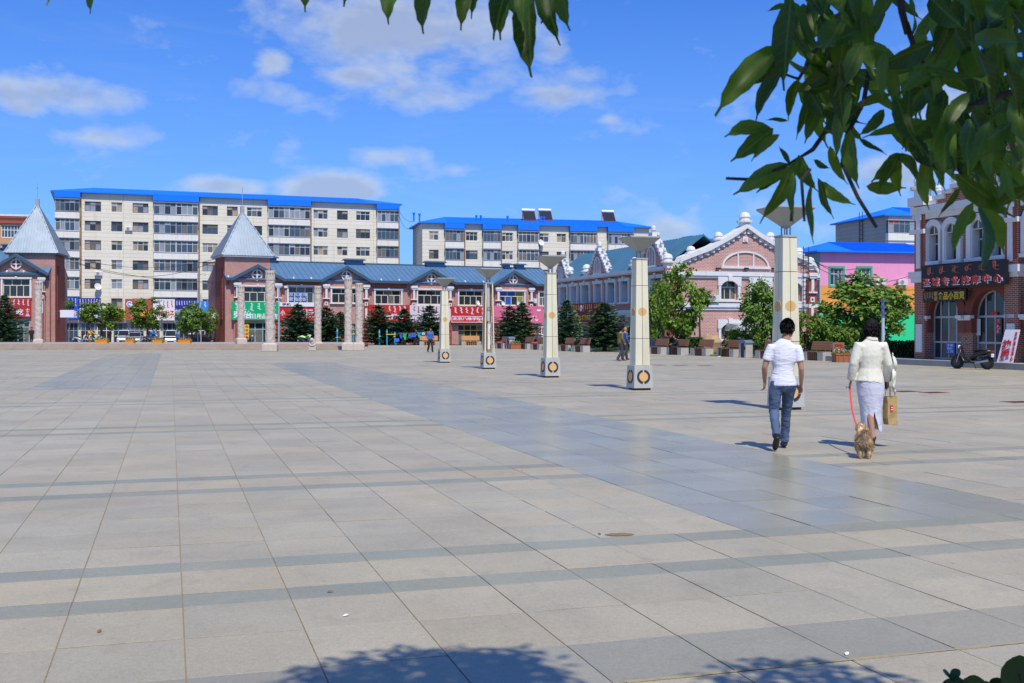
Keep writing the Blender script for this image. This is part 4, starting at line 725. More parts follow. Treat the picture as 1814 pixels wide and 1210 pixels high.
for px in (1224,1271,1321,1370): u,z=K.uz(px,476.5,.1); mb=MB(); mb.box(u-.18,u+.18,-.3,-.1,z-.05,z+.1); mk('spotlight',mb,iron,t)
prof=[(x,z-.45) for x,z in srl]+[(x,z-.45) for x,z in sl[::-1][1:]]
mb=MB(); mb.prism(prof+[(x,z-.15) for x,z in prof[::-1]],.7,14); mk('roof',mb,rt,t)
for (xa,za),(xb,zb_) in zip(prof[:6],prof[1:7]): seams(t,((xa,.8,za),(xa,14,za)),((xb,.8,zb_),(xb,14,zb_)),22,rt,.05,.03)
for x,y in ((um-2.6,5),(um-1.6,9)): mb=MB(); z=zp-1.1; mb.prism([(x-.7,z-.8),(x+.7,z-.8),(x+.7,z+.3),(x+.9,z+.3),(x,z+.75),(x-.9,z+.3),(x-.7,z+.3)],y-.8,y+.8); mk('roof_dormer',mb,fascia,t)
for px in (1186,1438):
    x=K.u(px,.1); pilaster(t,x,-.4,zc+.2,-.05,.9); finial(t,x,.2,zc+.3,.9)
mb=MB(); xl=K.u(1428,.4); [mb.tube([(xl+s_*.25,-.4,2.5),(xl+s_*.25,-.4,zc+2.2)],.03,6) for s_ in (-1,1)]; [mb.tube([(xl-.25,-.4,2.7+.35*i),(xl+.25,-.4,2.7+.35*i)],.02,5) for i in range(int((zc-.6)/.35))]
o=mk('wall_ladder',mb,iron,loc=K.o,rot=(0,0,K.a),label='rusty ladder fixed to the right corner of the gable building',cat='ladder')
ac_unit(K,1266,529,'air conditioner beside the upper window of the gable building',.35,.9)
# entrance hood in front of gable building
a,b,c,d=K.rect(1298,1337,576,586,1.2); mb=MB(); mb.hexa([(a,-2.0,c),(b,-2.0,c),(b,0,c),(a,0,c),(a+.4,-1.4,d),(b-.4,-1.4,d),(b,0,d+.2),(a,0,d+.2)]); mk('entrance_hood',mb,fgrey,t)
# ------------------------------------------------------------ pink building and grey block
PB=Fac(1452,105,12); t=PB.root('pink_building','building painted pink, orange and green with azure roof','building'); U0,U1=PB.u(1452),PB.u(1700); ze=PB.z(1452,447); z1=PB.z(1500,506); z2=PB.z(1500,556); Dp=9
pw=[PB.rect(1471,1493,475,505),PB.rect(1520,1542,475,505.5),PB.rect(1566,1589,477,507),PB.rect(1607,1628,478,508)]; pl_=[(h[0],h[1],h[2]-3.6,h[3]-3.6) for h in pw]
for nm,za,zb_,c_,hh in (('pink_wall',z1,ze,(.88,.33,.53),pw),('orange_wall',z2,z1,(.85,.36,.07),[]),('green_wall',-.4,z2,(.02,.68,.28),pl_)):
    hh=[h for h in hh if h[2]>za and h[3]<zb_]; m_=M(nm,c_,.8,var=.16,scale=.5,stain=.35,stainc=(.35,.28,.22)); mb=MB(); mb.wall(U0,U1,za,zb_,hh,0,.15); mk(nm,mb,m_,t)
    for h in hh:
        window(t,*h,.1,3,.66,fwhite,[glass,glass,glass3],.06); x0,x1,a,b=h; mb=MB(); g_=M('frame_green',(.05,.42,.26),.6); s_=.2; mb.box(x0-s_,x0,-.05,.02,a-s_,b+s_); mb.box(x1,x1+s_,-.05,.02,a-s_,b+s_); mb.box(x0,x1,-.05,.02,b,b+s_); mb.box(x0,x1,-.05,.02,a-s_,a); mk('window_surround',mb,g_,t)
mb=MB(); mb.add([(U0,0,-.4),(U0,Dp,-.4),(U0,Dp,ze),(U0,0,ze)],[(0,1,2,3)]); mb.box(U0-.02,U0+.1,-.02,.1,-.4,ze); mk('side_wall',mb,cladmat('cladding_grey',(.50,.50,.47)),t)
hip(t,U0,U1,0,Dp,ze,1.35,3.2,.6,blue,.14,40)
ac_unit(PB,1561,500,'left air conditioner on the pink wall',.35,1.0); ac_unit(PB,1600,500,'right air conditioner on the pink wall',.35,1.0)
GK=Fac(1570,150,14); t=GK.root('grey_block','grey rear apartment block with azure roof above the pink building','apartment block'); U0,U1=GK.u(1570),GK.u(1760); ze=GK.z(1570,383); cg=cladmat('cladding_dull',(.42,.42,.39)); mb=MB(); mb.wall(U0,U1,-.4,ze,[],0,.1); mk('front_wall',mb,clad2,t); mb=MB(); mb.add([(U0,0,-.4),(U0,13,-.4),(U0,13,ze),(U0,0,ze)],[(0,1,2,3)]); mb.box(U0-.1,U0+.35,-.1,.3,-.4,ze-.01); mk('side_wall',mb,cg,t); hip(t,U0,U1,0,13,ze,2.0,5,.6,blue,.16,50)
for i in range(2):
    a,b,c,d=GK.rect(1573,1640,391+37*i,413+37*i,.6); mb=MB(); mb.box(a,b,-.7,0,c-1.5,c-.05); p=mk('balcony',mb,conc,t); window(p,a,b,c,d,-.68,7,.72,fgrey,[glass3,glass4,glass,M('fabric_red',(.45,.06,.05),.7)],.07,name='glazing'); mb=MB(); mb.box(a-.1,b,-.8,0,d,d+.15); mk('hood',mb,fgrey,p)
mb=MB(); xx=-.25; [mb.tube([(U0-.15,y,3),(U0-.15,y,ze+1.2)],.05,5) for y in (5.6,6.4)]; [mb.tube([(U0-.15,5.6,4+.6*i),(U0-.15,6.4,4+.6*i)],.035,5) for i in range(int((ze-3)/.6))]; mk('fire_ladder',mb,iron,t)
# ------------------------------------------------------------ near brick building on the right (faces left)
B=Fac(1622,52.3,-73); t=B.root('corner_shop','dark red brick corner shop with arched windows at the right edge','building'); U0,U1=B.u(1622),B.u(1960); zt=B.z(1640,378); zk=.25
up=[B.rect(a,b,412,463) for a,b in ((1647,1667),(1678,1699),(1724,1746),(1757,1779))]
up=[(a,b,up[0][2],up[0][3]) for a,b,_,_ in up]+[(B.u(1822),B.u(1850),up[0][2],up[0][3]),(B.u(1865),B.u(1898),up[0][2],up[0][3])]
lo=[(B.u(1646),B.u(1702)),(B.u(1723),B.u(1789)),(B.u(1822),B.u(1900))]; zsp=[B.z(1674,560),B.z(1756,559),B.z(1860,559)]; zsp=[zsp[0]]*3
def archpoly(x0,x1,zs,n=16): xm=(x0+x1)/2; r_=(x1-x0)/2; return [(xm-r_*cos(pi*i/n),zs+r_*sin(pi*i/n)) for i in range(n+1)]
zfl=B.z(1640,464); zlt=max(zsp[0]+(b-a)/2 for a,b in lo)+.25
mb=MB(); mb.wall(U0,U1,zlt,zt,up,0,.35); mk('upper_wall',mb,brickD,t)
mb=MB(); px0=U0
xs=[U0]+[e for p in lo for e in p]+[U1]
for a,b in zip(xs[::2],xs[1::2]): mb.add([(a,0,0),(b,0,0),(b,0,zsp[0]),(a,0,zsp[0])],[(0,1,2,3)])
for (a,b),(p,q) in zip(lo,zip([U0]+[(lo[i][1]+lo[i+1][0])/2 for i in range(2)],[(lo[i][1]+lo[i+1][0])/2 for i in range(2)]+[U1])): mb.prism([(p,zsp[0]),*archpoly(a,b,zsp[0]),(q,zsp[0]),(q,zlt),(p,zlt)],0,.3)
for a,b in lo: mb.add([(a,0,0),(a,.5,0),(a,.5,zsp[0]),(a,0,zsp[0]),(b,0,0),(b,.5,0),(b,.5,zsp[0]),(b,0,zsp[0])],[(0,1,2,3),(4,5,6,7)])
mk('lower_wall',mb,brickD,t)
for (a,b) in lo:
    xm=(a+b)/2; r_=(b-a)/2; mb=MB(); mb.ring(xm,zsp[0],r_-.04,r_+.42,-.10,.34,24,0,180); [mb.box(*sorted((xm+s_*(r_-.04),xm+s_*(r_+.42))),-.10,.34,zsp[0]-.75,zsp[0]) for s_ in (-1,1)]; mk('arch_surround',mb,M('arch_render',(.20,.055,.035),.8,var=.15),t)
    for s_ in (-1,1): mb=MB(); mb.box(xm+s_*(r_+.2)-.3,xm+s_*(r_+.2)+.3,-.22,.0,zsp[0]-.12,zsp[0]+.02); mb.box(xm+s_*(r_+.2)-.2,xm+s_*(r_+.2)+.2,-.17,.0,zsp[0]-.2,zsp[0]-.12); mk('impost',mb,trim,t)
    window(t,a+.02,b-.02,zk,zsp[0],.22,4,.40,fgrey,[glass,glass,glass2],.09,name='door_front')
    mb=MB(); mb.ring(xm,zsp[0],r_-.12,r_-.02,.22,.29,20,0,180); [mb.box(xm+k*r_*.5-.04,xm+k*r_*.5+.04,.225,.285,zsp[0],zsp[0]+r_*(.84 if k else .97)) for k in (-1,0,1)]; fl=mk('fanlight',mb,fgrey,t)
    pol=archpoly(a+.1,b-.1,zsp[0]); mb=MB(); mb.prism(pol,.25,.262); mk('pane',mb,glass,fl)
for x0,x1,a,b in up:
    xm=(x0+x1)/2; w_=(x1-x0)/2; mb=MB(); mb.ring(xm,b-w_*.2,w_,w_+.28,-.16,.02,16,0,180); mb.box(x0-.28,x0,-.16,.02,a,b-w_*.2); mb.box(x1,x1+.28,-.16,.02,a,b-w_*.2); mb.box(x0-.34,x1+.34,-.2,.02,a-.16,a); mk('window_surround',mb,trim,t)
    mb=MB(); mb.prism([(x0,b-w_*.2)]+archpoly(x0,x1,b-w_*.2)[1:-1]+[(x1,b-w_*.2),(x1,b+.001),(x1,b+w_),(x0,b+w_)],-.03,.33) if False else None
    window(t,x0,x1,a,b,.26,2,.62,fcream,[glass,glass3],.06); mb=MB(); mb.prism(archpoly(x0,x1,b-w_*.2),-.012,-.004); mk('arch_glass',mb,glass3,t); mb=MB(); mb.box(xm-.03,xm+.03,-.05,-.012,b-w_*.2,b+w_*.78); mb.box(x0,x1,-.05,-.012,b-w_*.25,b-w_*.15); mk('arch_bars',mb,fcream,t); mk('reveal_lining',MB().box(x0+.001,x0+.05,-.1,.25,a,b),trim,t); mk('reveal_lining',MB().box(x1-.05,x1-.001,-.1,.25,a,b),trim,t)
for a,b in ((1622,1640),(1782,1806)):
    x0,x1=B.u(a,.15),B.u(b,.15); xm=(x0+x1)/2
    mb=MB(); mb.box(x0,x1,-.22,.02,.0,zt+.5); p=mk('pilaster',mb,brickD,t)
    mb=MB(); mb.box(x0+.1,x1-.1,-.26,-.2,zfl-.2,zt); mk('red_panel',mb,red_plain,p)
    mb=MB(); mb.box(x0-.2,x1+.2,-.42,.05,zfl-.75,zfl-.45); mb.box(x0-.1,x1+.1,-.34,.05,zfl-.95,zfl-.75); mb.box(x0-.15,x1+.15,-.4,.05,zt-.95,zt-.75); mb.box(x0-.2,x1+.2,-.45,.1,zt+.35,zt+.75); mb.box(xm-.14,xm+.14,-.31,-.26,zt-.75,zt+.2); mb.box(xm-.14,xm+.14,-.31,-.26,zfl-.3,zfl+1.4); mk('white_capital',mb,trim,p)
    mb=MB(); q=.22; zc_=zfl+2.15; mb.box(xm-q,xm+q,-.32,-.26,zc_+q*.5,zc_+q); mb.box(xm-q,xm+q,-.32,-.26,zc_-q,zc_-q*.5); mb.box(xm-q,xm-q*.5,-.318,-.26,zc_-q*.5,zc_+q*.5); mb.box(xm+q*.5,xm+q,-.318,-.26,zc_-q*.5,zc_+q*.5); mk('white_square',mb,trim,p)
    mb=MB(); mb.box(xm-.22,xm+.22,-.27,-.2,.55,1.85); mb.box(xm-.14,xm-.04,-.285,-.27,.65,1.75); mb.box(xm+.04,xm+.14,-.285,-.27,.65,1.75); mk('white_strip',mb,fwhite,p); finial(t,xm,-.05,zt+.75,.9)
x0,x1=B.u(1640),B.u(1960); zg=B.z(1815,262); dutch(t,x0+.3,x1-.3,zt+.3,zg,.0,brickD,9,.6,True,.42)
mb=MB(); mb.box(U0,U1,-.3,.02,zt-.05,zt+.3); mb.box(U0,U1,-.18,.02,zt-.3,zt-.05); mk('cornice',mb,trim,t)
mb=MB(); ra=[(U0,.3,zt+.2),(U1,.3,zt+.2),(U1,5,zg+.3),(U0,5,zg+.3)]; mb.hexa([(x,y,z-.1) for x,y,z in ra]+ra); mk('roof',mb,rt,t); mb=MB(); mb.add([(U0,0,0),(U0,9,0),(U0,9,zt),(U0,0,zt)],[(0,1,2,3)]); mk('side_wall',mb,brickD,t)
# raised pavement in front, stone by stone
kb=M('kerb_stone',(.34,.33,.30),.8,var=.15); mb=MB(); mb.box(U0-6,U1,-1.28,.4,-.2,.244); wk=mk('raised_pavement',mb,M('pavement_grey',(.36,.35,.32),.8,var=.15),loc=B.o,rot=(0,0,B.a),kind='structure'); x=U0-6
while x<U1: mb=MB(); mb.box(x+.004,x+.996,-1.42,-1.281,-.1,.252); mk('kerb_stone',mb,kb,wk); x+=1.0
o=sign(B,1632,1782,466,508,sblack,'black massage parlour sign with red and white characters',.55,.14); stext(o,'圣 域 专 业 按 摩 中 心',.02,.96,.10,.47,M('ink_bright_red',(.75,.05,.03),.5,var=0),.008,inkw); sscript(o,.04,.97,.62,.95,M('ink_brown_red',(.5,.12,.08),.6,var=0),6,41)
o=sign(B,1635,1711,514,534,sblack,'small black grocery sign with yellow characters',.42,.1); stext(o,'食品小百货',.37,.97,.15,.85,inky,.02); sscript(o,.02,.26,.2,.9,inkg,6,42); stext(o,'蒙\n语',.27,.36,.1,.9,inkg,.01)
for (x0,x1,y0,y1,m_,lb,tx,ik,ol) in ((1676,1692,607.5,627,M('poster_blue',(.03,.10,.55),.5,var=.1),'blue poster on the left shop door','手机\n充值\n上网',inkw,None),(1647,1653.5,607,625,M('poster_teal',(.02,.10,.16),.4,var=.2),'small dark teal poster beside the left shop door','旺',inkw,None),(1764,1775,564,593,M('door_film',(.05,.05,.055),.3,var=.1),'dark door pane with red and white vertical characters','足\n疗',inkr,inkw),(1717,1737,565,594,M('paper_notice',(.62,.66,.62),.6,var=.15),'pale paper notices stuck on the open shop door','',inkw,None),(1755,1767,552.5,557.5,sred,'small red plate above the open door','',inkw,None)):
    a,b,c,d=B.rect(x0,x1,y0,y1,-.2); mb=MB(); mb.box(a,b,.188,.205,c,d); o=mk('poster' if 'plate' not in lb else 'door_plate',mb,m_,loc=B.o,rot=(0,0,B.a),label=lb,cat='poster' if 'plate' not in lb else 'plate')
    if tx:
        w_=b-a; 
        if ol: text(o,tx,a+w_*.12,b-w_*.12,c+(d-c)*.06,c+(d-c)*.94,.186,ol,bold=.06)
        text(o,tx,a+w_*.15,b-w_*.15,c+(d-c)*.08,c+(d-c)*.92,.186-(.02 if ol else 0),ik,bold=.015)
# tilted banner stand
a,b,c,d=B.rect(1778,1802,588,640,.9); g=B.o+B.ux*((a+b)/2)+B.n*.9; st=thing('banner_stand','white standing banner with red massage characters by the shop door','banner',(g.x,g.y,.25),B.a+R(8)); w_=(b-a)
mb=MB(); mb.hexa([(-w_/2-.08,-.25,.02),(w_/2-.05,-.25,.02),(w_/2-.05,-.23,.02),(-w_/2-.08,-.23,.02),(-w_/2+.05,.1,1.35),(w_/2,.1,1.35),(w_/2,.12,1.35),(-w_/2+.05,.12,1.35)]); mk('banner',mb,swhite,st)
tt=text(st,'按\n摩',-w_/2+.05,w_*.12,.1,.95,0,inkr,bold=.04)
sh=Matrix(((1,0,0,0),(0,1,.263,-.262),(0,0,1,0),(0,0,0,1))); tt.data.transform(sh); tt=text(st,'足\n疗\n养\n生\n中\n心',w_*.24,w_*.40,.1,1.25,0,inkr,bold=.01); tt.data.transform(sh)
mb=MB(); mb.tube([(0,.0,0),(0,.11,1.3)],.012,6); mb.tube([(-.2,.3,0),(0,.1,1.0)],.01,6); mb.tube([(.2,.3,0),(0,.1,1.0)],.01,6); mk('frame',mb,iron,st)
# ------------------------------------------------------------ vegetation
ndl=M('spruce_needles',(.10,.185,.088),.7,var=.35,scale=1.2,isl=.45,spec=.2); bark=M('bark',(.10,.075,.055),.9,var=.3,scale=8); lfA=M('leaf_green',(.175,.285,.035),.55,var=.3,scale=1.5,isl=.4,trans=.32,spec=.3); lfB=M('leaf_dark',(.165,.28,.04),.6,var=.3,scale=1.5,isl=.4,trans=.25,spec=.3); lfH=M('hedge_leaf',(.05,.115,.02),.6,var=.3,isl=.45,trans=.15,spec=.3)
def spruce_mesh(seed,h=5.0,rb=1.5,z0=.55,dens=1.0):
    r=random.Random(seed); mb=MB(); L_=17
    for i in range(L_):
        f=i/(L_-1); z=z0+(h-z0-.25)*f**.95; rad=rb*1.25*(1-f)**.68*min(1,.72+f*2.2)*r.uniform(.85,1.12)+.10; nb=max(4,int((11-6*f)*dens))
        for k in range(nb):
            a=2*pi*k/nb+r.uniform(-.35,.35)+i*.7; rl=rad*r.uniform(.65,1.15); dz=-.10*rl+r.uniform(-.12,.12); n=max(3,int(rl/.17))
            for j in range(n):
                q=(j+.8)/n; c=Vector((cos(a)*rl*q,sin(a)*rl*q,z+dz*q+.14*rl*q*q)); s_=.25*(1.12-.45*q)
                for m in range(6):
                    aa=a+r.uniform(-1.1,1.1); el_=r.uniform(-.25,.6); d=Vector((cos(aa)*cos(el_),sin(aa)*cos(el_),sin(el_))); w_=d.cross(Vector((r.uniform(-.6,.6),r.uniform(-.6,.6),1))).normalized()*s_*.34; d=d*s_*r.uniform(.9,1.7)
                    p=c+Vector((r.gauss(0,.05),r.gauss(0,.05),r.gauss(0,.05))); mb.add([p-w_*.5,p+w_*.5,p+d*.6+w_,p+d,p+d*.6-w_],[(0,1,2,3,4)])
    for m in range(14): p=Vector((0,0,h-.6+.045*m)); a=m*2.4; d=Vector((cos(a)*.13,sin(a)*.13,.16)); w_=Vector((-sin(a),cos(a),0))*.05; mb.add([p-w_,p+w_,p+d+w_*.4,p+d-w_*.4],[(0,1,2,3)])
    return mb.mesh('spruce_crown',ndl)
SPM=[spruce_mesh(11),spruce_mesh(12,5,1.75),spruce_mesh(13,5,1.25,.4)]
def trunkmesh(h=5,r0=.11): mb=MB(); mb.tube([(0,0,-.1),(.02,.01,h*.3),(0,.03,h*.65),(.0,0,h*.97)],[r0*1.2,r0,r0*.6,r0*.1],8); return mb.mesh('trunk',bark)
TRM=trunkmesh()
def spruce(px,ytop,d,hw,label,k=0,z=-.05):
    p=P(px,583,d); h=(H-z)+(HY-ytop)*d/F; t=thing('spruce_tree',label,'spruce',(p.x,p.y,z),rng.uniform(0,6),'spruces planted along the square'); rb=(1.5,1.75,1.25)[k]; sx=hw*d/F/rb*1.32
    c=link('crown',SPM[k],t); c.scale=(sx,sx,h/5); q=link('trunk',TRM,t); q.scale=(sx,sx,h/5)
spruce(8,521,106,27,'dark spruce at the left edge beside the red snack sign',1); spruce(528,538,107,29,'spruce between the thick column and the middle column',0); spruce(578,544,109,24,'spruce right behind the middle carved column',2); spruce(603,552,111,20,'small spruce behind the close pair of columns',0); spruce(671,540,107,30,'big spruce in front of the red chess sign',1); spruce(716,547,108,25,'spruce behind the fitness bars, right of the chess sign',0); spruce(761,541,109,23,'spruce behind the walking person in blue',2)
spruce(903,541,98,27,'left of the two joined spruces before the pink sign',1); spruce(925,535,99,24,'right of the two joined spruces before the pink sign',0); spruce(1004,531,86,21,'slender spruce right of the middle lamp pillar',2); spruce(1071,535,81,38,'broad spruce behind the two walking people',1,0)
def crown_mesh(seed,mat,n=75,m=42,ls=.16,sq=(1,1,1),up=0.0,flat=.0):
    r=random.Random(seed); mb=MB()
    for i in range(n):
        while True:
            v=Vector((r.uniform(-1,1),r.uniform(-1,1),r.uniform(-1,1)))
            if .25<v.length<1: break
        v=v.normalized()*(v.length**.6)*r.uniform(.78,1.12); c=Vector((v.x,v.y,v.z)); cs=r.uniform(.10,.22)
        for j in range(m):
            o=Vector((r.gauss(0,1),r.gauss(0,1),r.gauss(0,.75)))*cs*.62; p=c+o; nrm=(Vector((r.gauss(0,.8),r.gauss(0,.8),1+up))+p*.6).normalized(); d=nrm.cross(Vector((r.gauss(0,1),r.gauss(0,1),r.gauss(0,1)))).normalized(); w_=nrm.cross(d)*ls*.30; d=d*ls*r.uniform(.7,1.25)
            mb.add([p,p+d*.45+w_-nrm*ls*.06,p+d,p+d*.45-w_-nrm*ls*.06],[(0,1,2,3)])
    return mb.mesh('leaf_crown',mat)
CRM=[crown_mesh(21,lfA,74,48),crown_mesh(22,lfA,58,52),crown_mesh(23,lfB,100,52,.15)]
def limbs(h,cz,cr,seed,r0=.1,n=9):
    r=random.Random(seed); mb=MB(); mb.tube([(0,0,-.1),(.03,0,h*.25),(-.02,.02,cz*.75),(.03,0,cz+cr*.4)],[r0*1.3,r0,r0*.75,r0*.3],8)
    for i in range(n):
        a=2*pi*i/n+r.uniform(-.4,.4); z=cz*r.uniform(.55,.95); e=Vector((cos(a)*cr*r.uniform(.5,.8),sin(a)*cr*r.uniform(.5,.8),cz+cr*r.uniform(-.4,.6))); p=Vector((0,0,z)); mid=p.lerp(e,.5)+Vector((0,0,-.1)); mb.tube([p,mid,e],[r0*.5,r0*.3,r0*.1],6)
    return mb
def tree(px,ytop,ybot,hw,d,label,k=0,z=0,name='leafy_tree',group='leafy trees around the square',seed=1,deep=None):
    p=P(px,583,d); t=thing(name,label,'tree',(p.x,p.y,z),rng.uniform(0,6),group); zt=H-z+(HY-ytop)*d/F; zb=H-z+(HY-ybot)*d/F; cz=(zt+zb)/2; cr=hw*d/F
    c=link('crown',CRM[k],t,(0,0,cz)); c.scale=(cr/1.08,(deep or cr)/1.08,(zt-zb)/2.15); mk('trunk',limbs(zt,cz,cr,seed,max(.06,cr*.06)),bark,t)
tree(180,529,583,40,122,'leafy street tree in front of the navy shop sign',0,-.3,seed=1); tree(124,529,548,11,128,'sprig of a street tree beside the left tower',1,-.3,seed=9); tree(261,527,583,34,123,'leafy street tree in front of the brown red sign',1,-.3,seed=2); tree(340,535,592,28,122,'darker street tree in front of the right navy sign',2,-.3,seed=3); tree(372,543,592,17,124,'narrow street tree beside the right tower',1,-.3,seed=4)
tree(1166,484,602,27,79,'tall light green tree behind the second nearest lamp pillar',0,seed=5); tree(1207,466,603,44,75,'spreading light green maple left of the brick gable',1,seed=6); tree(1240,508,545,26,75.5,'upper right bough of the maple, reaching over the brick wall',1,1.0,seed=16)
tree(1349,495,606,40,69,'green tree in front of the right gable window',2,seed=7); tree(1527,483,616,84,72,'large round green tree in front of the pink building',2,seed=8)
def bush(px,ytop,hw,yb,label,k=0,name='shrub',dd=None):
    g=G(px,yb); 
    if dd: g=P(px,583,dd); g.z=0
    t=thing(name,label,'shrub',g,rng.uniform(0,6),'shrubs behind the benches'); h=(yb-ytop)*g.y/F; r_=hw*g.y/F; c=link('foliage',CRM[k],t,(0,0,h*.52)); c.scale=(r_/1.05,r_/1.05,h*.52); mb=MB(); [mb.tube([(0,0,0),(.3*r_*cos(a),.3*r_*sin(a),h*.6)],[.03,.012],5) for a in (0,1.3,2.5,3.9,5.1)]; mk('stems',mb,bark,t)
bush(1312,578,26,628,'light green shrub behind the litter bin',0); bush(1340,590,18,630,'low shrub just right of the litter bin',1); bush(1428,548,40,634,'tall green shrub right of the walking man',0); bush(1472,574,36,634,'bushy shrub left of the planter board',0); bush(1272,602,11,623,'small shrub beside the rock behind the benches',2); bush(1395,585,24,632,'shrub hidden behind the walking man',2)
def hedge(x0,x1,yb,h,label,depth=.9,deg=-60):
    a,b=G(x0,yb),G(x1,yb); L_=(b-a).length; t=thing('clipped_hedge',label,'hedge',a,math.atan2(b.y-a.y,b.x-a.x),'clipped hedges behind the benches'); r=random.Random(int(x0)); mb=MB()
    for i in range(int(L_*h*520)+400):
        f=r.random(); x=r.uniform(0,L_); 
        if f<.45: p=Vector((x,r.uniform(0,.12),r.uniform(.05,h)))
        elif f<.85: p=Vector((x,r.uniform(0,depth),h+r.gauss(0,.04)))
        else: p=Vector((r.choice((0,L_)),r.uniform(0,depth),r.uniform(.05,h)))
        d=Vector((r.gauss(0,1),r.gauss(0,1),r.gauss(.4,1))).normalized(); w_=d.cross(Vector((r.gauss(0,1),r.gauss(0,1),r.gauss(0,1)))).normalized()*.045; d=d*.13; mb.add([p-d*.5,p+w_,p+d*.5,p-w_],[(0,1,2,3)])
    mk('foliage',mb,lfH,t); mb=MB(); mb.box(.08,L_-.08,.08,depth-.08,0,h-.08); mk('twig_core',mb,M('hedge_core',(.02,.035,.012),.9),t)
hedge(1180,1222,626,1.0,'clipped hedge behind the seated dark figure'); hedge(1219,1246,627,1.0,'clipped hedge left of the rock'); hedge(1573,1655,640,.95,'clipped hedge beside the corner shop'); hedge(1325,1420,633,.8,'low clipped hedge behind the lamp pillar and man')
# grass verges
grm=M('grass',(.06,.10,.025),.8,var=.4,scale=1.5,isl=.4,trans=.2)
def verge(pts,n,name='grass_verge'):
    r=random.Random(len(pts)+n); mb=MB(); xs=[p[0] for p in pts]; ys=[p[1] for p in pts]
    mb.add([(x,y,.012) for x,y in pts],[tuple(range(len(pts)))])
    k=0
    while k<n:
        x,y=r.uniform(min(xs),max(xs)),r.uniform(min(ys),max(ys))
        if inpoly(x,y,pts): a=r.uniform(0,6); h=r.uniform(.08,.2); w_=.03; mb.add([(x-w_*cos(a),y-w_*sin(a),.01),(x+w_*cos(a),y+w_*sin(a),.01),(x+r.gauss(0,.05),y+r.gauss(0,.05),h)],[(0,1,2)]); k+=1
    mk(name,mb,grm,kind='stuff')
verge([(-14,104.4),(3.2,104.4),(2.5,109),(-14,109)],5000); verge([(4.6,88.5),(9.0,76),(13,66.5),(17,58),(22,52.8),(26,56),(20,64),(14,80),(10,95),(4,103)],9000)
ky=M('kerb_yellow',(.62,.48,.16),.8,var=.2,scale=3); kg=M('kerb_pale',(.50,.48,.42),.8,var=.15)
def kerb(a,b,m,label,w_=.16,h=.10):
    t=thing('kerb',label,'kerb',(a[0],a[1],0),math.atan2(b[1]-a[1],b[0]-a[0])); L_=math.hypot(b[0]-a[0],b[1]-a[1]); n=int(L_/1.0)
    for i in range(n): mb=MB(); mb.box(L_*i/n+.006,L_*(i+1)/n-.006,0,w_,-.1,h+rng.uniform(-.004,.004)); mk('kerb_stone',mb,m,t)
kerb((-13.4,104.05),(2.4,104.05),kg,'pale kerb along the lawn before the shop row'); kerb((4.4,88.2),(8.8,75.4),kg,'pale kerb stretch in front of the broad spruce'); kerb((8.82,75.4),(12.6,65.8),ky,'yellowish kerb along the benches before the gable'); kerb((12.62,65.8),(16.4,57.2),kg,'pale kerb stretch right of the litter bin'); kerb((16.42,57.2),(18.2,52.4),kg,'short kerb stretch beside the planter board')
# ------------------------------------------------------------ street furniture
cst=M('bench_concrete',(.46,.43,.38),.85,var=.15,scale=4); wd=M('bench_wood',(.26,.12,.06),.65,var=.3,scale=5); wd2=M('bench_plank',(.50,.26,.10),.65,var=.25,scale=5); stl=M('steel_grey',(.25,.27,.28),.5,.4)
def bench_parts(w_=1.7,wood=wd):
    ps=[]
    for x in (-w_/2,w_/2-.42): mb=MB(); mb.box(x,x+.42,-.28,.28,0,.44); ps.append(('end_block',mb.mesh('end_block',cst)))
    for i in range(4): mb=MB(); mb.box(-w_/2+.02,w_/2-.02,-.27+.14*i,-.15+.14*i,.441,.475); ps.append(('seat_slat',mb.mesh('seat_slat',wood)))
    for i in range(4): mb=MB(); mb.T=Matrix.Translation((0,.26,.50))@Matrix.Rotation(R(-14),4,'X'); mb.box(-w_/2+.12,w_/2-.05,-.02,.02,.05+.115*i,.155+.115*i); ps.append(('back_slat',mb.mesh('back_slat',wood)))
    for x in (-w_/2+.3,w_/2-.25): mb=MB(); mb.T=Matrix.Translation((0,.27,.44))@Matrix.Rotation(R(-14),4,'X'); mb.box(x-.03,x+.03,.021,.05,0,.56); ps.append(('back_post',mb.mesh('back_post',stl)))
    mb=MB(); mb.box(-w_/2+.43,w_/2-.43,-.2,.22,.05,.40); ps.append(('shade_block',mb.mesh('shade_block',M('bench_painted_shade',(.05,.04,.035),.9))))  # solid dark block paints in the shade of the hollow under the seat
    for i in range(6): x=-w_/2+.5+i*(w_-1.0)/5; mb=MB(); mb.box(x-.03,x+.03,-.235,-.201,.04,.42); ps.append(('grille_bar',mb.mesh('grille_bar',wood)))
    return ps
BP=[bench_parts(),bench_parts(1.9,wd2)]
def bench(x0,x1,yb,rz,label,k=0):
    g=G((x0+x1)/2,yb); t=thing('park_bench',label,'bench',g,rz,'park benches around the square'); [link(n,m,t) for n,m in BP[k]]
BA=R(-66)
for x0,x1,yb,lb in [(880,898,617.5,'bench with a red cloth beside the left litter bin'),(922,941,618.5,'bench just right of the left planter box'),(944,962,619.5,'bench partly hidden by the middle lamp pillar'),(992,1014,622,'empty bench right of the middle lamp pillar, under the slender spruce'),(1016,1042,623.5,'empty bench with a red cloth, second right of the middle lamp pillar'),(1153,1177,627,'empty bench beside the second nearest lamp pillar'),(1184,1216,628.5,'bench where the dark clothed figure lounges'),(1226,1260,630,'empty bench in front of the tan rock'),(1276,1306,632,'bench with the seated person in olive clothes'),(1348,1375,635.5,'bench half hidden by the nearest lamp pillar'),(1430,1462,638.5,'bench just right of the walking man')]: bench(x0,x1,yb,BA,lb)
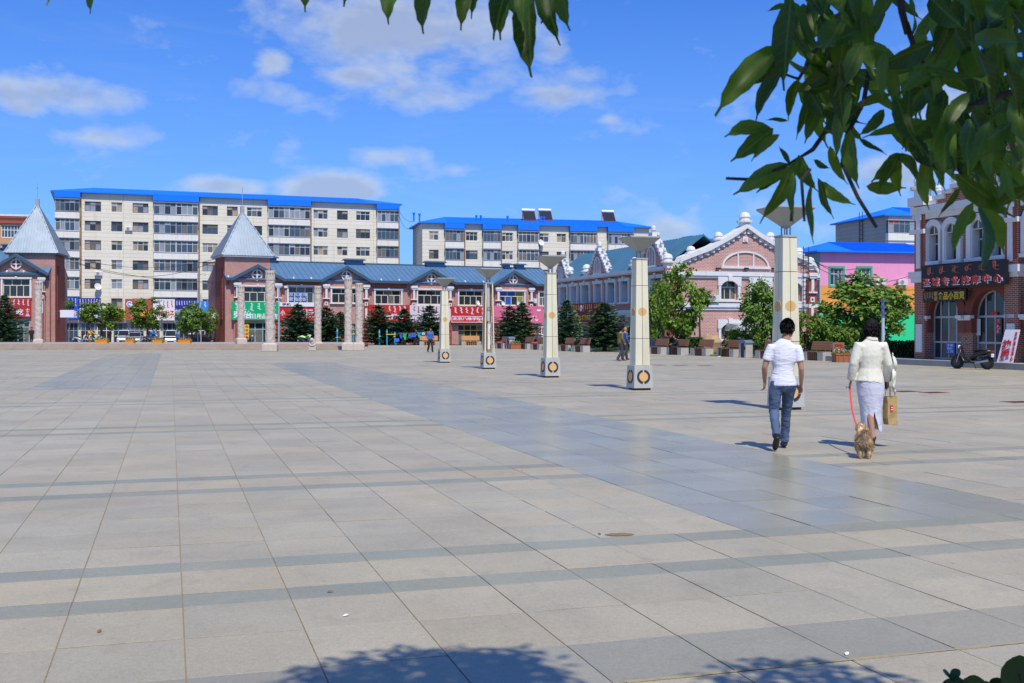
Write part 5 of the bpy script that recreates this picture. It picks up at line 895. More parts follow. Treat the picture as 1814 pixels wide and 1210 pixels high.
for x0,x1,yb,lb in [(500,530,612,'wooden bench right of the thick carved column'),(581,611,612.5,'wooden bench left of the close column pair'),(668,694,613,'wooden bench behind the blue fitness posts'),(820,848,613.5,'orange wooden bench before the yellow shop door'),(745,775,613.5,'wooden bench behind the person in blue')]: bench(x0,x1,yb,R(14),lb,1)
def litter_bin(px,yb,h,label,rz=BA):
    g=G(px,yb); t=thing('litter_bin',label,'litter bin',g,rz,'litter bins beside the benches'); s_=h/1.0
    mb=MB(); mb.box(-.32,.32,-.2,.2,0,.12); mk('base',mb,iron,t)
    for x in (-.34,.16): mb=MB(); mb.box(x,x+.18,-.24,.24,.0,.82); mk('side_post',mb,cst,t,bevel=.01)
    mb=MB(); mb.box(-.155,.155,-.2,.2,.12,.74); mk('bin_body',mb,M('bin_dark',(.05,.055,.06),.6),t); mb=MB(); mb.prism([(-.4,.82),(.4,.82),(.36,.92),(.15,1.0),(-.15,1.0),(-.36,.92)],-.28,.28); mk('hood',mb,M('bin_hood',(.16,.21,.27),.45,.2),t,bevel=.01); mb=MB(); mb.box(.2,.3,-.26,-.241,.45,.62); mk('ash_tray',mb,iron,t)
litter_bin(1321,633.5,1.0,'litter bin with blue grey hood before the green shrub'); litter_bin(904,618,1.0,'litter bin with grey hood left of the planter box')
pot=M('planter_rust',(.36,.13,.06),.75,var=.2,scale=3); flw=[M('flower_pink',(.7,.12,.25),.6,isl=.3),M('flower_white',(.75,.7,.65),.6,isl=.2)]
def planter(px,yb,w_,h,label,m,z=0,rz=0,fl=True,d_=.5,group='planter boxes'):
    g=G(px,yb,z); t=thing('planter_box',label,'planter',g,rz,group); mb=MB(); mb.box(-w_/2,w_/2,-d_/2,d_/2,0,h); mb.box(-w_/2-.03,w_/2+.03,-d_/2-.03,d_/2+.03,h-.06,h+.002); mk('box',mb,m,t); [mk('side_rib',MB().box(x-.02,x+.02,-d_/2-.025,-d_/2-.001,.02,h-.07),m,t) for x in (-w_*.33,0,w_*.33)]
    r=random.Random(int(px)); mb=MB()
    for i in range(260): p=Vector((r.uniform(-w_/2,w_/2)*.95,r.uniform(-d_/2,d_/2)*.95,h+abs(r.gauss(0,.09)))); d=Vector((r.gauss(0,1),r.gauss(0,1),r.gauss(.5,1))).normalized(); q=d.cross(Vector((r.gauss(0,1),r.gauss(0,1),1))).normalized()*.03; d=d*.1; mb.k=0 if r.random()<.75 else r.choice((1,2)); mb.add([p,p+d*.5+q,p+d,p+d*.5-q],[(0,1,2,3)])
    mk('flowers',mb,[lfA]+flw,t)
planter(912.5,618.5,.85,.45,'rust brown planter box right of the left litter bin',pot,rz=R(14)); planter(1491,641.5,.80,.42,'rust brown planter box with red lettered board',pot,rz=R(10))
orp=M('planter_orange',(.75,.30,.03),.6,var=.12,scale=3)
for px,w_,lb in ((180.5,1.0,'leftmost orange planter on the terrace'),(230.5,.7,'orange planter in front of the grey car'),(280,.78,'orange planter beside the blue jacketed rider'),(327.5,.98,'rightmost orange planter, left of the black car')): planter(px,608.5,w_,.30,lb,orp,.446,0,group='orange planters on the terrace')
g=G(1489,640); t=thing('warning_board','grey board with red characters standing behind the planter','sign',(g.x,g.y+.35,0),R(10)); mb=MB(); mb.box(-.32,.32,0,.05,.35,.95); mk('board',mb,M('board_brown',(.24,.15,.11),.6),t); text(t,'严禁\n烟火',-.22,.22,.42,.88,-.004,inkr,bold=.02); mb=MB(); [mb.box(x-.02,x+.02,.01,.04,0,.35) for x in (-.25,.25)]; mk('legs',mb,iron,t)
# tan rock
mb=MB(); mb.ball((0,0,.45),.75,16,10,(1.25,.8,1.05)); mb.v=[tuple(Vector(v)*(1+.22*mnoise.noise(Vector(v)*1.7)+.07*mnoise.noise(Vector(v)*5))) for v in mb.v]; g=G(1259,627); mk('rock',mb,M('rock_tan',(.42,.29,.17),.9,var=.25,scale=2,bump=.6,bscale=6),loc=(g.x,g.y+.8,0),smooth=False,label='tan boulder behind the empty bench',cat='rock')
# fitness posts
fb=M('fitness_blue',(.02,.36,.62),.5,var=.08); fy=M('fitness_yellow',(.72,.58,.08),.5,var=.08)
def fitness(posts,bars,label,yb=613.5):
    g0=G(posts[0][0],yb); t=thing('fitness_frame',label,'fitness frame',g0,0,'fitness frames on the lawn edge')
    for px,yt in posts: x=(px-posts[0][0])*g0.y/F; h=(yb-yt)*g0.y/F; mb=MB(); mb.tube([(x,0,0),(x,0,h-.22)],.07,10); mk('post',mb,fb,t); mb=MB(); mb.tube([(x,0,h-.22),(x,0,h-.1)],.074,10); mk('collar',mb,fy,t); mb=MB(); mb.tube([(x,0,h-.1),(x,0,h)],.066,10); mb.ball((x,0,h),.066,10,5); mk('cap',mb,fb,t)
    for a,b,y in bars: xa,xb=(a-posts[0][0])*g0.y/F,(b-posts[0][0])*g0.y/F; z=(yb-y)*g0.y/F; mb=MB(); mb.tube([(xa,-.09,z),(xb,-.09,z)],.035,8); mk('bar',mb,fy,t)
fitness([(672,585),(685.5,585),(699.5,589)],[(684,701,592.5),(672,675,596),(697,701,596)],'blue posts with yellow bar beside the hanging laundry'); fitness([(597.5,583)],[(595,600,598)],'single blue fitness post left of the close column pair'); fitness([(626.5,588)],[(624,629,592)],'single blue fitness post between the close columns'); fitness([(538.5,602)],[(536,541,603)],'short blue fitness post near the green motorbike cover')
# laundry on a line
g0=P(706,590,104.8); g1_=P(757,588,104.8); mb=MB(); mb.tube([g0,(g0+g1_)/2+Vector((0,0,-.06)),g1_],.008,4); mk('washing_line',mb,M('rope',(.5,.5,.45),.8),label='thin washing line strung beside the fitness posts',cat='rope')
def cloth(px0,px1,y0,y1,col,label,kind='shirt'):
    a=P(px0,y1,104.8); w_=(px1-px0)*104.8/F; h=(y1-y0)*104.8/F; r=random.Random(int(px0*7)); n,m_=9,7; mb=MB(); vs=[]
    for j in range(m_+1):
        for i in range(n+1):
            u=i/n; v=j/m_; inset=0
            if kind=='shirt' and v>.3: inset=.2
            if kind=='trousers': inset=.12*(1-v)
            x=w_*(u*(1-2*inset)+inset)+.03*sin(j*1.3+i); vs.append((x,.05*sin(u*9+v*3+px0),h*(1-v)*1.0+.02*sin(i*2.1)))
    fs=[]
    for j in range(m_):
        for i in range(n):
            if kind=='trousers' and j>2 and i==n//2: continue
            fs.append((j*(n+1)+i,j*(n+1)+i+1,(j+1)*(n+1)+i+1,(j+1)*(n+1)+i))
    mb.add(vs,fs); o=mk('laundry_'+kind,mb,M('cloth_%d'%int(px0*10),col,.85,var=.15,scale=6),loc=a,label=label,cat='laundry',group='laundry hanging to dry'); s_=o.modifiers.new('thick','SOLIDIFY'); s_.thickness=.012
for a in ((707.5,714,590.5,600,(.05,.12,.55),'blue shirt hanging leftmost on the washing line','shirt'),(714,720.5,591,602,(.05,.55,.08),'bright green shirt on the washing line','shirt'),(710,720,600.5,612,(.02,.02,.025),'black trousers hanging below the green shirt','trousers'),(723.5,728,592,599,(.12,.16,.55),'small blue cloth at the middle of the line','cloth'),(728.5,737,590.5,597,(.07,.15,.6),'blue and white cloth right of the middle of the line','cloth'),(739,746,589,598,(.02,.40,.55),'teal shirt hanging near the walking person','shirt'),(731.5,745,600.5,612,(.02,.02,.03),'wide black trousers below the teal shirt','trousers'),(747,753,588.5,593,(.65,.66,.68),'white cloth at the right end of the line','cloth'),(699.5,707,599.5,606,(.08,.2,.75),'blue cloth low beside the fitness posts','cloth')): cloth(*a)
# poles
def pole(px,yt,yb,d,r_,m,label,extra=0,z=0):
    p=P(px,583,d); z0=z; h=H-z0+(HY-yt)*d/F; t=thing('street_pole',label,'pole',(p.x,p.y,z0),0,'street poles'); mb=MB(); mb.tube([(0,0,-.1),(0,0,h)],[r_*1.2,r_*.8],8); mk('shaft',mb,m,t)
    mb=MB(); mb.lathe([(r_*2.6,0),(r_*2.6,.06),(r_*1.4,.12)],10); mk('foot_plate',mb,m,t)
    if extra==1: mb=MB(); mb.tube([(0,0,h-.1),(.8,-.1,h-.02)],.03,6); mk('arm',mb,m,t); mb=MB(); mb.box(.55,.85,-.2,0,h-.22,h-.05); mk('camera_box',mb,fwhite,t)
    if extra==2: mb=MB(); [mb.tube([(0,0,h-.35*i-.1),(0,0,h-.35*i+.05)],r_*2.2,10) for i in range(3)]; mk('bands',mb,M('pole_band',(.1,.12,.2),.6),t)
pg=M('pole_grey',(.48,.52,.55),.5,.3)
pole(494,506,612,104,.07,pg,'grey camera pole beside the thick carved column',1); pole(350.5,485,605,125,.08,pg,'grey street pole left of the right tower',1,-.3); pole(356,522,605,126,.06,pg,'thin blue grey pole beside the street pole',0,-.3); pole(1564,532,625,64,.10,M('pole_white',(.62,.66,.72),.4,.2),'pale pole behind the woman in white',2)
# overhead wires between the blocks
wm=M('cable',(.03,.03,.03),.7)
for i,(a,b,sag) in enumerate((((118,453,128),(386,458,124),1.2),((118,456,128),(386,461,124),2.0),((118,462,128),(386,500,124),.6),((704,368,171),(735,392,168),.8),((704,372,171),(730,398,168),1.5),((1440,462,88),(1520,475,104.5),.4),((1448,466,88),(1625,482,103),1.2),((1440,470,88),(1640,510,102),.9))):
    p,q=P(*a),P(*b); mb=MB(); mb.tube([p.lerp(q,k/12)-Vector((0,0,sag*4*(k/12)*(1-k/12))) for k in range(13)],.025,4)
    mk('overhead_cable',mb,wm,label=['upper cable slung between the two spire towers','middle cable slung between the two spire towers','lowest sloping cable between the two spire towers','upper cable from the long block to the smaller block','lower cable from the long block to the smaller block','short cable from gable building to the pink wall','cable crossing the upper pink wall','lowest cable crossing the pink and orange walls'][i],cat='cable',group='overhead cables')
# ------------------------------------------------------------ vehicles
tyre=M('tyre',(.02,.02,.02),.9,var=.1); rimm=M('rim',(.45,.46,.47),.35,.7); rimd=M('rim_dark',(.06,.06,.065),.4,.5); carglass=M('car_glass',(.02,.024,.03),.05,var=0,spec=.7); lampc=M('lamp_clear',(.75,.76,.78),.15,var=0); lampr=M('lamp_red',(.5,.02,.015),.25,var=0); plate=M('number_plate',(.05,.12,.5),.5,var=0); blk=M('trim_black',(.02,.02,.022),.6,var=0)
def wheel(par,x,y,r,w_=.2,axis='x'):
    mb=MB(); mb.T=Matrix.Translation((x,y,r)) @ (Matrix.Identity(4) if axis=='x' else Matrix.Rotation(pi/2,4,'Z'))
    mb.tube([(-w_/2,0,0),(-w_/2*.8,0,0),(w_/2*.8,0,0),(w_/2,0,0)],[r*.9,r,r,r*.9],18,ref=(0,0,1)); o=mk('wheel',mb,tyre,par)
    mb=MB(); mb.T=Matrix.Translation((x,y,r)) @ (Matrix.Identity(4) if axis=='x' else Matrix.Rotation(pi/2,4,'Z')); mb.tube([(-w_/2-.006,0,0),(w_/2+.006,0,0)],r*.6,14,ref=(0,0,1)); mk('rim',mb,rimm,o)
def car(name,label,p,rz,col,prof,L_,w_,hb,cat='car',rack=False,group='vehicles parked behind the terrace'):
    # prof: roof side outline (y,z) from rear glass foot to windscreen foot; front is -y
    t=thing(name,label,cat,p,rz,group); m=M('paint_%s'%name+str(round(col[0],2)),col,.3,.15,var=.04,spec=.6)
    hw=w_/2; sec=[(-L_/2,.30,.62,.80),(-L_/2+.12,.24,hb*.86,.95),(-L_/2+.55,.22,hb*.93,1),(0,.22,hb,1),(L_/2-.35,.22,hb,1),(L_/2-.06,.25,hb*.97,.96),(L_/2,.32,hb*.8,.86)]
    mb=MB(); vs=[]
    for y,z0,z1,k in sec: vs+=[(-hw*k*.96,y,z0),(hw*k*.96,y,z0),(hw*k,y,(z0+z1)*.55),(hw*k*.93,y,z1),(-hw*k*.93,y,z1),(-hw*k,y,(z0+z1)*.55)]
    n=6; N=len(sec); mb.add(vs,[(i*n+j,i*n+(j+1)%n,(i+1)*n+(j+1)%n,(i+1)*n+j) for i in range(N-1) for j in range(n)]+[tuple(range(n)),tuple((N-1)*n+j for j in range(n))]); mk('body',mb,m,t,bevel=.03)
    zt=max(z for y,z in prof); mb=MB(); pts=prof; vs=[(s_*(hw*.92-(.17 if z>hb+.1 else 0)),y,z) for s_ in (-1,1) for y,z in pts]; k=len(pts)
    mb.add(vs,[tuple(range(k)),tuple(range(2*k-1,k-1,-1))]+[(i,i+k,(i+1)%k+k,(i+1)%k) for i in range(k)]); mk('cabin',mb,m,t,bevel=.04)
    (y0,z0),(y1,z1)=pts[0],pts[1]; (y3,z3),(y2,z2)=pts[-1],pts[-2]
    def pane(nm,a,b,wa,wb,out):
        mb=MB(); o=Vector(out)*.012; A=Vector((0,a[0],a[1])).lerp(Vector((0,b[0],b[1])),.12); Bq=Vector((0,a[0],a[1])).lerp(Vector((0,b[0],b[1])),.88); q=[Vector((-wa,A.y,A.z))+o,Vector((wa,A.y,A.z))+o,Vector((wb,Bq.y,Bq.z))+o,Vector((-wb,Bq.y,Bq.z))+o]; mb.hexa(q+[v+Vector(out)*.02 for v in q]); mk(nm,mb,carglass,t)
    pane('rear_window',(y0,z0),(y1,z1),hw*.8,hw*.66,(0,.9,.3)); pane('windscreen',(y3,z3),(y2,z2),hw*.82,hw*.68,(0,-.8,.5))
    for s_ in (-1,1):
        for f0,f1 in ((.06,.47),(.51,.93)):
            ya=y0+(y3-y0)*f0*.9+(y3-y0)*.04; yb=y0+(y3-y0)*f1*.9+(y3-y0)*.04; za=hb+.08; zb=zt-.14; xa=hw*.92; xb=hw*.92-.15; mb=MB(); q=[(s_*(xa+.006),ya,za),(s_*(xa+.006),yb,za),(s_*(xb+.016),yb*.9,zb),(s_*(xb+.016),ya*.9,zb)]; mb.hexa(q+[(x+s_*.012,y,z) for x,y,z in q]); mk('side_window',mb,carglass,t)
        mb=MB(); mb.box(*sorted((s_*hw*.55,s_*hw*.88)),-L_/2+.0,-L_/2+.14,hb*.58,hb*.76); mk('headlight',mb,lampc,t); mb=MB(); mb.box(*sorted((s_*hw*.68,s_*hw*.9)),L_/2-.1,L_/2+.012,hb*.6,hb*.92); mk('tail_light',mb,lampr,t)
        mb=MB(); mb.box(*sorted((s_*hw,s_*(hw+.18))),y3+.1,y3+.22,hb+.05,hb+.2); mk('mirror',mb,m,t)
        for y in (-L_/2+.8,L_/2-.75): wheel(t,s_*(hw-.1),y,.31)
    mb=MB(); mb.box(-hw*.5,hw*.5,-L_/2-.03,-L_/2+.05,.36,.56); mk('grille',mb,blk,t); mb=MB(); mb.box(-.22,.22,L_/2-.02,L_/2+.02,.5,.62); mk('number_plate',mb,plate,t); mb=MB(); mb.box(-.22,.22,-L_/2-.05,-L_/2-.031,.34,.46); mk('number_plate',mb,plate,t); mb=MB(); mb.box(-hw*.92,hw*.92,-L_/2-.06,-L_/2+.1,.28,.34); mb.box(-hw*.92,hw*.92,L_/2-.1,L_/2+.05,.30,.42); mk('bumper',mb,blk,t)
    if rack: mb=MB(); [mb.tube([(s_*(hw*.6),-.9,zt+.07),(s_*(hw*.6),.9,zt+.07)],.025,6) for s_ in (-1,1)]; mk('roof_rack',mb,rimm,t)
VANP=[(1.95,.98),(1.8,1.86),(-.9,1.88),(-1.75,1.05)]; SUVP=[(2.0,1.0),(1.75,1.58),(-.2,1.62),(-1.0,1.02)]; SEDP=[(1.75,.95),(.95,1.40),(-.2,1.43),(-1.05,.95)]
def cp(px,d): q=P(px,583,d); return (q.x,q.y,-.38 if d>112 else 0)
car('parked_van','white van with its rear window showing, left of the grey car',cp(222,146),R(10),(.72,.72,.72),VANP,4.0,1.66,1.0,'van'); car('parked_car','grey estate car facing the square between the planters',cp(240,138),R(12),(.36,.38,.40),SUVP,4.4,1.75,.98,rack=True); car('parked_van','small white minivan behind the third orange planter',cp(303,140),R(15),(.70,.68,.62),VANP,3.7,1.5,1.0,'van'); car('parked_car','black saloon car parked under the trees by the right tower',cp(353,128),R(70),(.012,.013,.018),SEDP,4.5,1.75,.95); car('parked_van','white van half hidden behind the middle lamp pillar',cp(968,107),R(8),(.72,.72,.70),VANP,4.2,1.7,1.02,'van')
def motorbike(label,p,rz,col,scooter=True,cover=None,group='motorbikes and scooters'):
    t=thing('motorbike',label,'motorbike',p,rz,group); m=M('bike_%d%d%d'%tuple(int(c*99) for c in col),col,.3,.1,var=.05,spec=.6)
    for y in (-.62,.62):       # front is -y
        mb=MB(); mb.T=Matrix.Translation((0,y,.27)); mb.tube([(-.055,0,0),(-.035,0,0),(.035,0,0),(.055,0,0)],[.22,.27,.27,.22],20,ref=(0,0,1)); w_=mk('wheel',mb,tyre,t); mb=MB(); mb.T=Matrix.Translation((0,y,.27)); mb.tube([(-.058,0,0),(.058,0,0)],.15,14,ref=(0,0,1)); mk('rim',mb,rimd,w_)
    mb=MB(); mb.tube([(0,.80,.74),(0,.5,.70),(0,.2,.62),(0,-.02,.40)],[(.10,.05),(.15,.11),(.15,.13),(.10,.1)],12,ref=(1,0,0)); mk('tail_fairing',mb,m,t,smooth=True)
    mb=MB(); mb.tube([(0,.72,.80),(0,.4,.80),(0,.05,.74)],[(.09,.03),(.14,.05),(.11,.04)],12,ref=(1,0,0)); mk('seat',mb,blk,t,smooth=True)
    mb=MB(); mb.tube([(0,-.12,.28),(0,-.3,.35),(0,-.42,.62),(0,-.46,.92)],[(.16,.05),(.19,.06),(.20,.05),(.10,.05)],12,ref=(1,0,0)); mk('leg_shield',mb,m,t,smooth=True); mb=MB(); mb.box(-.15,.15,-.3,.2,.24,.31); mk('footboard',mb,blk,t)
    for s_ in (-1,1): mb=MB(); mb.tube([(s_*.07,-.62,.27),(s_*.06,-.45,.8)],.022,8); mk('fork',mb,rimm,t)
    mb=MB(); mb.tube([(-.36,-.3,1.03),(-.2,-.42,.98),(0,-.46,.97),(.2,-.42,.98),(.36,-.3,1.03)],.017,8); mk('handlebar',mb,blk,t)
    for s_ in (-1,1): mb=MB(); mb.tube([(s_*.24,-.4,.99),(s_*.33,-.42,1.2)],.008,5); mb.ball((s_*.34,-.42,1.23),.06,10,6,(1,.3,.8)); mk('mirror',mb,blk,t); mb=MB(); mb.tube([(s_*.26,-.38,1.0),(s_*.37,-.29,1.035)],.024,8); mk('grip',mb,blk,t)
    mb=MB(); mb.ball((0,-.53,.90),.1,12,8,(1,.5,.8)); mk('headlight',mb,lampc,t); mb=MB(); mb.box(-.1,.1,.78,.86,.70,.76); mk('tail_light',mb,lampr,t); mb=MB(); mb.box(-.11,.11,.83,.85,.50,.64); mk('number_plate',mb,inkw,t); mb=MB(); mb.tube([(.12,.15,.25),(.15,.72,.36)],[.03,.05],10); mk('exhaust',mb,rimm,t); mb=MB(); mb.tube([(0,-.62,.57),(0,-.85,.46),(0,-.4,.56)],[.05,.04,.05],8); mb.tube([(0,.35,.56),(0,.62,.585),(0,.92,.44)],[(.08,.02),(.09,.02),(.07,.02)],10,ref=(1,0,0)); mk('mudguard',mb,m,t); mb=MB(); mb.tube([(-.1,.0,.25),(-.22,.06,.02)],.014,6); mk('stand',mb,blk,t)
    if cover: mb=MB(); mb.tube([(0,.8,.86),(0,.4,.92),(0,-.1,.82),(0,-.5,1.05)],[(.16,.06),(.22,.12),(.2,.1),(.25,.08)],12,ref=(1,0,0)); mk('cover',mb,M('bike_cover',cover,.7,var=.3,scale=4),t)
g=G(1722,654); motorbike('black scooter with red trim parked before the corner shop',g,R(-138),(.014,.013,.013)); motorbike('dark motorbike parked beside the green shop door',(*cp(445,116)[:2],.0),R(25),(.05,.05,.06)); motorbike('motorbike under a pale green cover before the spruce',(*P(541,583,103).xy,0),R(60),(.1,.1,.1),cover=(.45,.75,.25))
for px,c,rz,lb in ((143,(.55,.55,.56),70,'silver scooter beside the left tower'),(157,(.6,.35,.02),40,'yellow scooter, second right of the left tower'),(168,(.05,.3,.1),60,'green scooter left of the first orange planter')): motorbike(lb,(*P(px,583,104).xy,.12),R(rz),c)
motorbike('motorbike of the rider in the blue jacket',(*P(268,583,103).xy,.12),R(80),(.05,.06,.1))
# ------------------------------------------------------------ people
skin=M('skin',(.42,.22,.14),.55,var=.06); hairm=M('hair_black',(.012,.010,.010),.7,var=.2,spec=.15); leather=M('shoe_black',(.02,.018,.018),.5)
def V(*a): return Vector(a)
def remesh(o,vx,sm=6):
    m=o.modifiers.new('one_surface','REMESH'); m.mode='VOXEL'; m.voxel_size=vx; m.use_smooth_shade=True
    s_=o.modifiers.new('soft','SMOOTH'); s_.factor=.5; s_.iterations=sm; return o
def wrinkle(o,strength,size):
    tx=bpy.data.textures.new('folds','CLOUDS'); tx.noise_scale=size; d=o.modifiers.new('folds','DISPLACE'); d.texture=tx; d.strength=strength; d.mid_level=.5; d.texture_coords='LOCAL'; return o
def hand(mb,w_,d,side,curl=.5,size=1.0,n=7):
    # w_ wrist, d towards fingertips, side: vector to the thumb side
    d=d.normalized(); s_=(side-d*side.dot(d)).normalized(); nrm=d.cross(s_).normalized()
    mb.tube([w_-d*.03,w_+d*.015,w_+d*.05*size,w_+d*.085*size,w_+d*.098*size],[(.022,.018),(.028,.017),(.040*size,.015),(.040*size,.014),(.034*size,.010)],10,ref=s_)
    for i,(off,ln) in enumerate(((.030,.075),(.011,.085),(-.009,.080),(-.028,.062))):
        p=w_+d*.088*size+s_*off*size; pts=[p-d*.02]; dd=d.copy(); ax=s_
        for k in range(3): 
            q=Matrix.Rotation(curl*(.45+.25*k)*(1+.12*i),3,ax); dd=(q@dd).normalized(); p=p+dd*ln*size*(.42,.33,.25)[k]; pts.append(p.copy())
        mb.tube([pts[0]]+pts[1:],[.0092,.0092,.0085,.0068],n)
    p=w_+d*.025*size+s_*.028*size; t1=(d*.6+s_*.75).normalized(); p1=p+t1*.035*size; t2=(d*.9+s_*.2-nrm*.35*curl).normalized(); p2=p1+t2*.032*size; mb.tube([p-t1*.02,p,p1,p2,p2+t2*.02],[.012,.013,.011,.0095,.007],n)
def figure(t,J,sex='m',vx=.009,skinm=None,fingers=True,face=True,hair=None,hs=1.0,headrot=0,curl=.5):
    """one continuous body: torso, limbs, head with face, hands with five fingers, fused by a voxel remesh"""
    mb=MB(); sk=skinm or skin; X=V(1,0,0)
    pel,ch,nk,hd=J['pel'],J['chest'],J['neck'],J['head']; sx=(J['shR']-J['shL']).normalized(); f=.92 if sex=='f' else 1
    wst=pel.lerp(ch,.45); shc=(J['shL']+J['shR'])/2
    mb.tube([pel-V(0,0,.10),pel-V(0,0,.03),pel+V(0,0,.05),wst,ch,shc-V(0,0,.02),shc+V(0,0,.045),nk,nk.lerp(hd,.45)],[(.10*f,.09),(.158,.112),(.155,.11),(.128*f,.095),(.158*f,.112),(.150*f,.085),(.09,.068),(.058,.058),(.052,.056)],16,ref=sx)
    mb.T=Matrix.Translation(hd)@Matrix.Rotation(headrot,4,'Z'); 
    mb.ball((0,-.005,.02),.1,16,12,(.76,.93,1.02)); mb.ball((0,.035,-.045),.07,12,10,(.80,.85,.95))
    if face:
        mb.tube([(0,.088,.02),(0,.108,-.012),(0,.116,-.028),(0,.09,-.034)],[.009,.012,.015,.010],8); mb.ball((0,.092,-.062),.02,8,6,(1.3,.5,.45)); mb.ball((0,.083,-.092),.022,8,6); [mb.ball((s_*.03,.080,.012),.014,8,6) for s_ in (-1,1)]; [mb.ball((s_*.078,-.002,-.005),.03,8,8,(.35,.7,1.1)) for s_ in (-1,1)]
    mb.T=None
    for s_ in 'LR':
        a,e,w_=J['sh'+s_],J['el'+s_],J['wr'+s_]; mb.ball(a,.052*f,10,8); mb.tube([shc.lerp(a,.6),a,a.lerp(e,.35),a.lerp(e,.9),e,e.lerp(w_,.3),w_],[.045*f,.050*f,.048*f,.039*f,.037*f,.039*f,.025],10,ref=(0,1,0))
        dr=(w_-e).normalized()
        if fingers: hand(mb,w_,(dr+V(0,0,-.15)).normalized(),J.get('th'+s_,V(0,1,0)),curl)
        else: mb.tube([w_-dr*.02,w_+dr*.06,w_+dr*.13,w_+dr*.17],[(.025,.02),(.04,.02),(.035,.018),(.015,.012)],8,ref=(0,1,0))
        h,k,an,to=J['hip'+s_],J['kn'+s_],J['an'+s_],J['toe'+s_]; mb.tube([h+V(0,0,.05),h,h.lerp(k,.3),h.lerp(k,.85),k,k.lerp(an,.28),k.lerp(an,.8),an],[.07,.088,.08,.058,.054,.054,.036,.036],10)
        fd=(to-an); fd=fd.normalized(); hl=an-V(0,0,.0)-(to-an)*.22; mb.tube([hl+V(0,0,-.025),an.lerp(to,.25)+V(0,0,-.015),an.lerp(to,.7),to],[(.030,.03),(.036,.035),(.042,.024),(.028,.014)],10,ref=X)
    o=mk('body',mb,sk,t); remesh(o,vx,4)
    return o
def garment(t,name,tubes,mat,vx=.011,sm=5,fold=0,fs=.1,balls=()):
    mb=MB()
    for pts,rad,ref in tubes: mb.tube(pts,rad,16,ref=ref)
    for c,r_,sq in balls: mb.ball(c,r_,12,8,sq)
    o=mk(name,mb,mat,t); remesh(o,vx,sm)
    if fold: wrinkle(o,fold,fs)
    return o
def shoes(t,J,mat,vx=.009,heel=0):
    for s_ in 'LR':
        an,to=J['an'+s_],J['toe'+s_]; hl=an-(to-an)*.26; up=V(0,0,.03); mb=MB(); mb.tube([hl+V(0,0,-.035),an.lerp(to,.1)+V(0,0,-.025),an.lerp(to,.5)+V(0,0,-.005),an.lerp(to,.85),to+(to-an)*.12],[(.034,.036),(.042,.044),(.047,.038),(.045,.030),(.026,.018)],12,ref=(1,0,0)); mb.tube([an+V(0,0,.05),an-V(0,0,.02)],[.044,.046],12)
        o=mk('shoe',mb,mat,t); remesh(o,vx,3)
def hair_tufts(t,hd,mat,r=.105,n=260,ln=.045,seed=1,zlow=-.05,facey=.3,sq=(.80,1.0,1.05),droop=.3,rot=0,cap=True):
    rr=random.Random(seed); mb=MB(); Rm=Matrix.Rotation(rot,3,'Z')
    if cap: 
        b0=len(mb.v); mb.ball((0,-.012,.025),r,18,12,sq)
        for i in range(b0,len(mb.v)):
            v=Vector(mb.v[i]); 
            if v.y>.045 and v.z<.055: v.y=.045-(v.y-.045)*.3
            if v.z<zlow: v.z=zlow+(v.z-zlow)*.25
            v*=1+.03*mnoise.noise(v*40); mb.v[i]=tuple(v)
    for i in range(n):
        while True:
            d=V(rr.gauss(0,1),rr.gauss(0,1),rr.gauss(.3,1)).normalized(); p=V(d.x*r*sq[0],d.y*r*sq[1]-.012,d.z*r*sq[2]+.025)
            if p.z>zlow and not (p.y>.05 and p.z<.06): break
        q=(d*.55+V(rr.gauss(0,.3),rr.gauss(0,.3),-droop)+V(0,-.15,0)).normalized()*ln*rr.uniform(.6,1.3); w_=d.cross(q).normalized()*.011; mb.add([p*.985-w_,p*.985+w_,p+q*.6+w_*.7+d*.006,p+q,p+q*.6-w_*.7+d*.006],[(0,1,2,3,4)])
    mb.v=[tuple(Rm@Vector(v)+hd) for v in mb.v]; return mk('hair',mb,mat,t)
# the walking man
g=G(1388,797); man=thing('person','man in tight white t-shirt and dark blue jeans walking away','person',g,R(-4))
J=dict(pel=V(-.005,.02,.93),chest=V(.005,.03,1.24),neck=V(.03,.02,1.485),head=V(.065,.045,1.625),shL=V(-.168,.02,1.362),shR=V(.192,.02,1.352),elL=V(-.25,.0,1.11),elR=V(.228,-.03,1.09),wrL=V(-.235,.10,.91),wrR=V(.245,.06,.875),hipL=V(-.095,.0,.90),hipR=V(.085,.03,.90),knL=V(-.125,.02,.49),knR=V(.065,.17,.49),anL=V(-.13,-.26,.20),anR=V(.055,.24,.085),toeL=V(-.135,-.15,.035),toeR=V(.065,.44,.03),thL=V(.5,1,0),thR=V(-.5,1,0))
figure(man,J,'m',.008,headrot=R(-38),curl=.75)
wht=M('tshirt_white',(.74,.73,.80),.75,var=.04,scale=6,bump=.55,bscale=3.2,bmap=(1.2,1.2,4.5),bdist=.035)
pel,ch=J['pel'],J['chest']
garment(man,'tshirt',[([pel+V(0,0,-.07),pel+V(0,0,-.01),pel+V(0,0,.08),pel.lerp(ch,.5),ch+V(0,0,-.02),ch+V(0,0,.08),V(.01,.02,1.372),V(.016,.018,1.425),V(.022,.018,1.462),V(.026,.018,1.482)],[(.186,.142),(.180,.136),(.153,.116),(.139,.110),(.163,.124),(.176,.118),(.172,.10),(.130,.085),(.086,.072),(.066,.064)],V(1,0,0))]+[([V(.01,.02,1.355).lerp(J['sh'+s_],.5),J['sh'+s_],J['sh'+s_].lerp(J['el'+s_],.3),J['sh'+s_].lerp(J['el'+s_],.62),J['sh'+s_].lerp(J['el'+s_],.66)],[.066,.068,.066,.065,.063],V(0,1,0)) for s_ in 'LR'],wht,.010,6,.009,.13)
